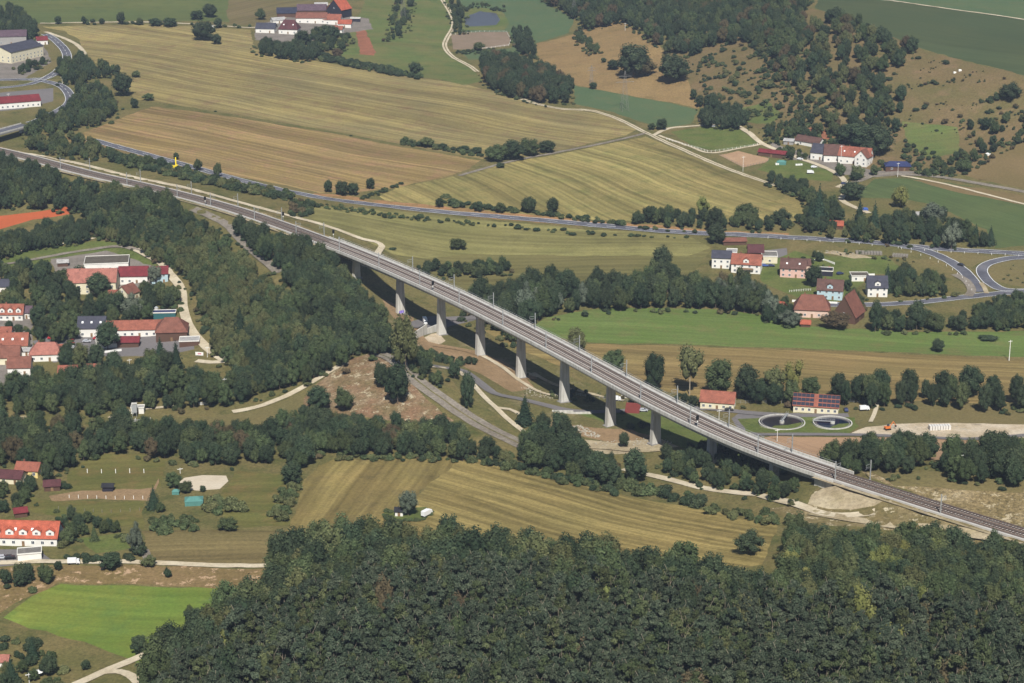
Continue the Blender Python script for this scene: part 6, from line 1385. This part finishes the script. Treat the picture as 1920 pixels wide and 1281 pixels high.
# --- single trees: foot x, foot y, height px, width px
def ones(group, kind, rows):
    for x, y, hp, wp, mx, lb in rows: single(x, y, hp, wp, kind, mx, lb, group)
ones(None, 'broad', [
 (765,970,50,38,'silver','grey green lone tree beside the white allotment cabin in the stubble field'),
 (1406,1043,52,50,'dark','round dark tree alone at the right end of the stubble field'),
 (546,912,46,44,'dark','big dark tree at the upper left corner of the stubble field'),
 (859,470,24,30,'mid','lone round green tree in the river meadow behind the viaduct'),
 (615,362,24,18,'dark','narrow dark tree left of the dense clump beside the highway'),
 (642,368,30,26,'dark','left tree of the dense dark clump beside the highway'),
 (662,368,26,24,'dark','right tree of the dense dark clump beside the highway'),
 (694,356,22,18,'dark','dark tree at the end of the field hedge above the highway'),
 (407,334,28,15,'mid','upright green tree at the lower edge of the stubble field near the railway'),
 (371,322,24,16,'mid','upright green tree next left along the lower edge of the orange stubble field'),
 (229,182,44,36,'dark','large dark round tree projecting into the upper left stubble field'),
 (254,146,14,16,'mid','small round tree above the big dark one at the stubble field edge'),
 (252,204,20,16,'dark','small dark tree left of the round bush on the field corner'),
 (277,190,16,22,'mid','round bush on the corner of the two stubble fields'),
 (393,34,28,28,'dark','larger dark round tree above the top field road'),
 (367,38,20,26,'dark','dark round tree left of the larger one above the top field road'),
 (409,54,20,18,'dark','dark tree standing on the top field road'),
 (108,46,16,14,'dark','first small tree of the top road row from the left'),
 (157,46,16,9,'dark','narrow second tree of the top road row'),
 (190,46,12,10,'dark','third small tree of the top road row'),
 (226,47,24,16,'dark','tallest tree of the top road row'),
 (262,48,14,16,'mid','round tree right of the tallest tree in the top road row'),
 (290,50,18,24,'dark','broad tree left of the end of the top road row'),
 (318,52,20,26,'dark','broad last tree of the top road row'),
 (380,78,40,44,'dark','dark tree clump in the stubble field below the top road'),
 (405,84,22,20,'dark','dark tree at the right of the clump below the top road'),
 (488,38,22,18,'mid','green tree left of the top farm barns'),
 (778,144,28,26,'dark','dark tree at the right end of the upper hedge'),
 (633,112,22,20,'brown','brownish tree in the hedge below the top farm'),
 (600,100,20,20,'mid','green tree between top farm and hedge'),
 (565,86,30,30,'dark','dark tree in front of the brown tiled stable'),
 (618,80,34,36,'dark','dark tree in front of the orange farm wing'),
 (760,272,16,18,'mid','first tree of the short hedge between the two stubble fields'),
 (802,278,22,26,'olive','olive tree in the middle of the short field hedge'),
 (830,280,12,18,'dark','small tree in the short hedge between the stubble fields'),
 (870,286,14,24,'dark','low tree in the right part of the short field hedge'),
 (893,288,14,24,'dark','low tree at the right end of the short field hedge'),
 (930,304,34,44,'mid','leftmost tree of the grove at the meeting of three stubble fields'),
 (962,302,40,48,'dark','tallest tree of the grove at the meeting of three stubble fields'),
 (995,294,34,42,'mid','middle right tree of the grove between the stubble fields'),
 (1025,288,26,36,'dark','rightmost tree of the grove between the stubble fields'),
 (938,316,12,16,'dark','small bush like tree below the grove between the stubble fields'),
 (1189,150,68,66,'dark','huge dark tree in the orange meadow below the hill wood'),
 (1265,160,56,58,'dark','big dark tree right of the huge one in the orange meadow'),
 (1150,132,20,26,'dark','low dark tree left of the huge one in the orange meadow'),
 (1210,145,36,40,'brown','brownish tree between the two big dark trees in the orange meadow'),
 (1132,118,10,10,'dark','tiny dark tree left of the huge tree in the orange meadow'),
 (1112,168,14,16,'dark','small tree at the foot of the lattice pylon'),
 (1240,245,24,22,'dark','round dark tree beside the farm track crossroads'),
 (1222,244,14,16,'mid','small tree left of the round one at the crossroads'),
 (1218,420,34,30,'dark','dark round tree between the stubble field and highway right of the viaduct'),
 (992,402,34,28,'dark','left dark tree in the roadside hedge under the middle field'),
 (1036,404,34,24,'dark','right dark tree in the roadside hedge under the middle field'),
 (824,390,20,16,'dark','small tree at the left start of the roadside hedge'),
 (898,398,22,18,'dark','small tree in the roadside hedge left of centre'),
 (938,400,20,24,'mid','roundish tree in the roadside hedge at its middle'),
 (1465,424,34,36,'dark','dark round tree at the right of the roadside row'),
 (1400,415,36,40,'mid','green tree in the roadside row'),
 (760,700,110,50,'olive','tall olive brown tree beside the gravel embankment near the second pier'),
 (1150,700,46,42,'mid','green tree behind the viaduct by the straw strip'),
 (1080,665,50,34,'olive','thin tree on the meadow edge behind the viaduct'),
 (1060,560,50,50,'dark','large dark tree of the river belt left part'),
 (985,600,56,40,'silver','pale willow at the left of the river belt'),
 (877,770,70,26,'dark','slender dark tree beside the grey lane near the piers'),
 (852,712,36,24,'dark','small dark tree between footpath and lane'),
 (716,732,50,32,'dark','dark tree on top of the pink rocky slope'),
 (745,765,80,50,'dark','large dark tree beside the gravel embankment on the rocky slope'),
 (596,775,50,50,'dark','dark tree at the left foot of the rocky slope'),
 (645,775,46,34,'mid','green tree at the middle foot of the rocky slope'),
 (1170,840,30,20,'dark','small dark tree on the riprap bank'),
 (1192,910,70,50,'dark','tall tree on the bank left of the eighth pier'),
 (1630,300,36,34,'dark','dark tree behind the white gabled farmhouse'),
 (1610,280,50,60,'dark','large dark tree behind the orange roofed farmhouse'),
 (1650,296,60,56,'dark','large dark tree right of the farmhouses'),
 (1576,332,26,20,'mid','green tree in front of the plain grey brown barn'),
 (1608,336,26,26,'olive','olive tree in front of the orange farmhouse'),
 (1605,340,18,24,'dark','dark bush like tree at the farm lane junction'),
 (1640,330,20,18,'mid','green tree right of the white gabled farmhouse'),
 (1895,196,38,38,'dark','dark round tree on the brown slope at the right edge'),
 (1600,378,38,44,'dark','dark tree right of the farm lane junction'),
 (1690,392,44,34,'yellow','yellow green tree among the allotment conifers'),
 (1785,470,50,30,'silver','silver grey willow at the right end of the allotments'),
 (1750,430,50,44,'silver','silver tree above the allotment path'),
 (1525,540,42,34,'dark','dark tree between the pink house and the blue house'),
 (1483,616,34,40,'silver','pale grey green willow in front of the hipped farmhouse'),
 (1570,620,38,50,'brown','copper brown tree between the two brown farm roofs'),
 (1642,625,60,26,'dark','dark tree right of the tall steep barn'),
 (1720,622,60,32,'dark','dark upright tree on the hamlet road'),
 (1754,622,36,44,'mid','round tree on the meadow edge under the hamlet road'),
 (1760,662,26,26,'dark','small dark lone tree on the lower edge of the green meadow'),
 (1855,640,12,36,'dark','low dark thicket inside the green meadow at the right'),
 (1240,520,60,40,'dark','tallest dark tree of the river belt'),
 (1392,560,60,40,'mid','green tree in the river belt below the balcony house'),
 (1355,565,56,24,'brown','thin brownish poplar in the river belt'),
 (1345,460,40,36,'dark','dark broad tree at the highway in front of the white modern house'),
 (200,660,56,48,'dark','dark tree in front of the white yard wall'),
 (150,545,46,34,'dark','dark tree covering the left of the pink roofed building'),
 (185,560,50,50,'dark','dark tree covering the middle of the pink roofed building'),
 (290,535,36,28,'silver','grey tree between the dark red roofed houses'),
 (245,600,46,40,'silver','grey green willow behind the orange workshop'),
 (330,300,14,12,'dark','small dark tree near the yellow excavator'),
 (303,320,26,18,'dark','dark tree left of the yellow excavator'),
 (278,316,26,22,'mid','green tree second left of the yellow excavator'),
 (252,314,26,22,'mid','green tree third left of the yellow excavator'),
 (210,306,24,20,'dark','dark tree fourth left of the yellow excavator'),
 (352,324,16,12,'mid','small tree right of the yellow excavator'),
 (255,1045,64,28,'silver','tall grey tree at the bend of the grey lane'),
 (262,1045,30,28,'dark','dark round tree at the lane corner'),
 (205,1072,36,46,'dark','wide dark tree on the pale lane'),
 (278,1066,24,26,'olive','olive tree at the pale lane junction'),
 (315,1084,16,16,'dark','small dark tree on the sandy bank'),
 (108,1072,20,16,'dark','small round tree at the start of the pale lane'),
 (45,1100,32,30,'dark','dark tree left on the slope below the terraced houses'),
 (85,1095,34,26,'dark','dark tree right on the slope below the terraced houses'),
 (300,962,20,18,'mid','tree at the left of the sand arena'),
 (428,998,28,36,'mid','round tree on the meadow above the striped field'),
 (347,926,24,24,'mid','green tree at the lower edge of the sand arena'),
 (380,924,14,12,'dark','tiny round tree at the lower edge of the sand arena'),
 (325,918,36,30,'mid','tree left of the sand arena'),
 (260,1230,40,34,'dark','dark tree where the pale lane leaves the forest'),
 (160,1258,20,20,'dark','small dark tree left of the lane fork'),
 (370,1195,60,50,'dark','dark forest edge tree beside the bright green field'),
 (355,1165,30,20,'mid','thin tree at the corner of the bright green field'),
 (408,830,40,30,'mid','green tree in the small meadow right of the river dam'),
 (640,1040,70,34,'brown','bare brownish tree in the gap of the forest edge'),
 (898,96,18,20,'mid','green tree at the lower edge of the brown sand paddock'),
 (1545,860,0.1,0.1,'dark','x') ][:-1])
ones(None, 'tall', [
 (1228,738,80,38,'dark','silvery tall tree left of the yellowing poplar behind the viaduct'),
 (1294,745,104,50,'open','yellowing poplar with bare pale trunk behind the viaduct'),
 (1350,748,78,56,'dark','left big grey green willow behind the orange roofed plant building'),
 (1400,752,72,50,'dark','right big grey green willow behind the orange roofed plant building'),
 (1452,755,72,40,'open','sparse tree with pale trunk left of the solar plant building'),
 (1483,757,80,40,'open','tall sparse tree with white trunk at the corner of the solar plant building'),
 (1520,752,48,36,'dark','round dark tree right behind the solar plant building'),
 (1573,753,56,34,'dark','first dark tree of the river row right of the solar building'),
 (1620,752,50,40,'dark','second dark tree of the river row'),
 (1650,750,62,30,'dark','third and pointed tree of the river row'),
 (1705,750,60,36,'dark','tallest tree in the middle of the river row'),
 (1735,750,40,18,'dark','small slim tree of the river row'),
 (1772,752,60,38,'dark','left tree of the dense pair in the river row'),
 (1820,748,66,42,'dark','right tree of the dense pair in the river row'),
 (1862,756,56,28,'dark','tree right of the gap in the river row'),
 (1905,760,60,30,'dark','last tree of the river row at the right edge'),
 (1318,416,46,28,'open','tall bare twigged poplar above the highway'),
 (1340,440,52,34,'dark','tall tree just right of the bare poplar above the highway'),
 (1498,420,20,14,'dark','slim tree at the right end of the middle stubble field')])
ones(None, 'spruce', [
 (287,958,50,32,'s','dark conifer between the paddock and the teal tents'),
 (176,1016,36,20,'light','bright green conical conifer in the lawn behind the terraced houses'),
 (984,800,64,38,'s','dark spruce beside the footpath near the fourth pier'),
 (1536,425,82,36,'s','tallest spruce in the allotments beyond the highway'),
 (1520,430,60,28,'s','spruce left of the tallest in the allotments'),
 (1612,432,60,32,'s','spruce right of the orange garden hut'),
 (1640,440,64,30,'s','second spruce right of the orange garden hut'),
 (1830,462,44,26,'s','spruce near the slip road end of the allotments'),
 (1858,462,40,24,'s','last spruce of the allotments at the green field'),
 (1664,550,56,28,'s','left spruce beside the slate roofed house'),
 (1688,552,46,26,'s','right spruce beside the slate roofed house'),
 (60,1240,50,30,'s','grey green spruce in the bottom left garden'),
 (20,1290,60,40,'s','large spruce at the bottom left corner'),
 (450,640,70,34,'s','tall spruce on the edge of the hillside wood near the gravel road'),
 (475,700,70,34,'s','second tall spruce on the edge of the hillside wood'),
 (300,690,60,34,'s','dark spruce behind the white banner'),
 (330,700,64,34,'s','dark spruce left of the gravel road end'),
 (312,1076,14,14,'s','small conifer on the sandy bank')])
ones(None, 'bush', [
 (525,936,14,20,'mid','bright round bush alone on the meadow left of the stubble field'),
 (737,470,8,14,'dark','dark small bush beside the loop of the service path'),
 (105,962,10,14,'mid','round bush at the edge of the lower paddock'),
 (835,372,12,22,'mid','low bush below the field hedge above the highway'),
 (404,210,4,6,'dark','tiny bush on the border of the two left stubble fields'),
 (658,256,4,6,'dark','second tiny bush on the border of the left stubble fields'),
 (1842,310,12,16,'dark','round bush on the brown field at the right'),
 (535,405,4,4,'dark','x')][:-1])

# build: the largest of every kind as individuals, the rest as one object of instances
ADJ = dict(dark='dark green', mid='mid green', olive='olive green', yellow='yellow green', silver='silver grey', brown='brownish', p='grey green', o='olive tinged', b='rusty brown', s='dark', open='sparse', light='light green')
def reword(t):
    if t['force']: return
    lb = t['label'].replace('hillside wood between the village and the railway', 'hillside wood beside the village')
    for a in ('tall grey green ', 'fresh green ', 'tall dark ', 'low olive green ', 'dark green ', 'leafy green ', 'lighter ', 'olive ', 'bright green ', 'light green ', 'low dark ', 'small dark ', 'dense dark ', 'clipped dark ', 'dark ', 'green '):
        if lb.startswith(a): lb = lb[len(a):]; break
    t['label'] = ADJ[t['key'].rstrip('0123456789')]+' '+lb
def place_all():
    for t in TREES: reword(t)
    byk = {}
    for t in TREES:
        if t['label'] == 'x': continue
        if t['z'] is None: t['z'] = h(t['x'], t['y'])
        x, y, z = t['x'], t['y'], t['z']
        # keep the tracks, the bridge deck's swept strip and the roads near them clear
        d = np.hypot(TRACK[:, 0]-x, TRACK[:, 1]-y); i = int(d.argmin())
        if not t['force']:
            if d[i] < (7.5+t['w']*.5) and (not I0 < i < I1 or z+t['h'] > TRZ-5): 
                if d[i] < 8.5 or t['w'] < 6: continue
                t['h'] *= .6; t['w'] *= .6
            ok = True
            for bp, br in CLEAR:
                if abs(bp[0]-x) < br and abs(bp[1]-y) < br and math.hypot(bp[0]-x, bp[1]-y) < br: ok = False; break
            if not ok: continue
        px, py = pix(x, y, z+t['h']*.5); t['px'] = px; t['vis'] = -60 < px < 1980 and -40 < py < 1281+90
        t['size'] = t['h']*scale_at(x, y, z)*(1 if t['vis'] else .01); byk.setdefault(t['kind'], []).append(t)
    ext = {}
    for L in byk.values():
        for t in L:
            if not t['force'] and t['vis'] and t['group']: ext.setdefault(t['group'], []).append(t)
    for g_, L in ext.items():
        if len(L) < 8: continue
        xs_ = sorted(t['px'] for t in L); ys_ = sorted(t['y'] for t in L); n_ = len(L)
        for t in L:
            side = 'left' if t['px'] < xs_[n_//3] else 'right' if t['px'] > xs_[2*n_//3] else 'middle'
            row = 'front' if t['y'] < ys_[n_//3] else 'back' if t['y'] > ys_[2*n_//3] else 'centre'
            lb = t['label']+', '+row+' '+side
            if len(lb.split()) <= 16: t['label'] = lb
    for kind, L in byk.items():
        L.sort(key=lambda t: (-t['force'], -t['size'])); ind = [t for t in L if t['vis']][:298]; ids = set(id(t) for t in ind); rest = [t for t in L if id(t) not in ids]
        print(kind, len(ind), len(rest))
        for t in ind:
            cm, tm = VAR[kind][t['key']]
            if kind == 'bush':
                o = bpy.data.objects.new('bush', cm); C.objects.link(o); o.location = (t['x'], t['y'], t['z']-.1*t['h']); o.rotation_euler = (0, 0, t['rz']); o.scale = (t['w'], t['w'], t['h']*1.1)
                tag(o, t['label'], 'bush', t['group']); continue
            e = empty(NAMES[kind], (t['x'], t['y'], t['z']), t['rz'], t['label'], CATS[kind], t['group']); e.scale = (t['w'], t['w'], t['h'])
            for nm, me in (('crown', cm), ('trunk', tm)):
                o = bpy.data.objects.new(nm, me); C.objects.link(o); o.parent = e
        if rest: instancer(kind, rest)
STUFFN = dict(broad=('woodland_trees','dense mass of further broadleaf trees filling the woods'), tall=('tall_woodland','further tall trees'), pine=('pine_forest','dense mass of further pines filling the foreground forest'), spruce=('spruce_group','further spruces'), bush=('scrub_bushes','further low bushes of the hedges and scrub slopes'))
def instancer(kind, L):
    col = bpy.data.collections.new('kinds_of_'+kind); keys = sorted(VAR[kind]); 
    import bmesh
    for k in keys:
        cm, tm = VAR[kind][k]; bm = bmesh.new(); 
        if tm: bm.from_mesh(cm); n0 = len(bm.faces); bm.from_mesh(tm)
        else: bm.from_mesh(cm); n0 = len(bm.faces)
        me = bpy.data.meshes.new(k); bm.faces.ensure_lookup_table()
        for f in bm.faces: f.material_index = 0 if f.index < n0 else 1
        for ii in range(n0, len(bm.faces)): bm.faces[ii].material_index = 1
        bm.to_mesh(me); bm.free(); me.materials.append(cm.materials[0])
        if tm: me.materials.append(tm.materials[0])
        col.objects.link(bpy.data.objects.new('a_%02d_%s' % (keys.index(k), k), me))
    me = bpy.data.meshes.new(STUFFN[kind][0]); n = len(L); me.vertices.add(n)
    me.vertices.foreach_set('co', np.array([(t['x'], t['y'], t['z']) for t in L], np.float32).ravel())
    a = me.attributes.new('siz', 'FLOAT_VECTOR', 'POINT'); a.data.foreach_set('vector', np.array([(t['w'], t['w'], t['h']) for t in L], np.float32).ravel())
    a = me.attributes.new('rot', 'FLOAT_VECTOR', 'POINT'); a.data.foreach_set('vector', np.array([(0, 0, t['rz']) for t in L], np.float32).ravel())
    a = me.attributes.new('which', 'INT', 'POINT'); a.data.foreach_set('value', np.array([keys.index(t['key']) for t in L], np.int32))
    o = bpy.data.objects.new(STUFFN[kind][0], me); C.objects.link(o); tag(o, STUFFN[kind][1], 'trees' if kind != 'bush' else 'bushes', None, 'stuff')
    g = bpy.data.node_groups.new('scatter_'+kind, 'GeometryNodeTree')
    g.interface.new_socket('Geometry', in_out='INPUT', socket_type='NodeSocketGeometry'); g.interface.new_socket('Geometry', in_out='OUTPUT', socket_type='NodeSocketGeometry')
    gi = g.nodes.new('NodeGroupInput'); go = g.nodes.new('NodeGroupOutput'); ci = g.nodes.new('GeometryNodeCollectionInfo'); ip = g.nodes.new('GeometryNodeInstanceOnPoints')
    ci.inputs['Collection'].default_value = col; ci.inputs['Separate Children'].default_value = True; ci.inputs['Reset Children'].default_value = True
    def at(nm, ty):
        nd = g.nodes.new('GeometryNodeInputNamedAttribute'); nd.data_type = ty; nd.inputs[0].default_value = nm; return nd.outputs[0]
    g.links.new(gi.outputs[0], ip.inputs['Points']); g.links.new(ci.outputs[0], ip.inputs['Instance']); ip.inputs['Pick Instance'].default_value = True
    g.links.new(at('which', 'INT'), ip.inputs['Instance Index']); g.links.new(at('siz', 'FLOAT_VECTOR'), ip.inputs['Scale'])
    er = g.nodes.new('FunctionNodeEulerToRotation'); g.links.new(at('rot', 'FLOAT_VECTOR'), er.inputs[0]); g.links.new(er.outputs[0], ip.inputs['Rotation'])
    g.links.new(ip.outputs[0], go.inputs[0]); md = o.modifiers.new('scatter', 'NODES'); md.node_group = g
CLEAR = []
for o in list(bpy.data.objects):
    if o.get('category') in ('building','house','barn','shed','garage'):
        pass
for o in C.objects:
    if o.type == 'EMPTY' and o.get('category') in ('building', 'house', 'shed', 'garage'):
        ws = [c for c in o.children if c.name.startswith('wall')]
        if ws:
            b = ws[0].bound_box; L_ = max(v[0] for v in b)-min(v[0] for v in b); CLEAR.append(((o.location.x, o.location.y), L_*.5+1.5))
            CLEAR.append(((o.location.x+L_*.1, o.location.y-L_*.5-4), L_*.45+1))
place_all()
# ------------------------------------------------------------------ the air
m, nt, out = new_mat('haze_air')
pv = N(nt, 'ShaderNodeVolumePrincipled'); pv.inputs['Density'].default_value = 0.00008; pv.inputs['Color'].default_value = (.68, .80, 1.0, 1); pv.inputs['Anisotropy'].default_value = 0.2
nt.links.new(pv.outputs[0], out.inputs['Volume'])
zlo = float(min(CV3[:, 2].min(), HG.min()))-1.5
mb = MB(); mb.box(-15500, 15500, -15500, 20500, zlo, H+12); o = mb.build('haze', m); o['kind'] = 'stuff'; o['label'] = 'thin pale summer haze filling the valley air'
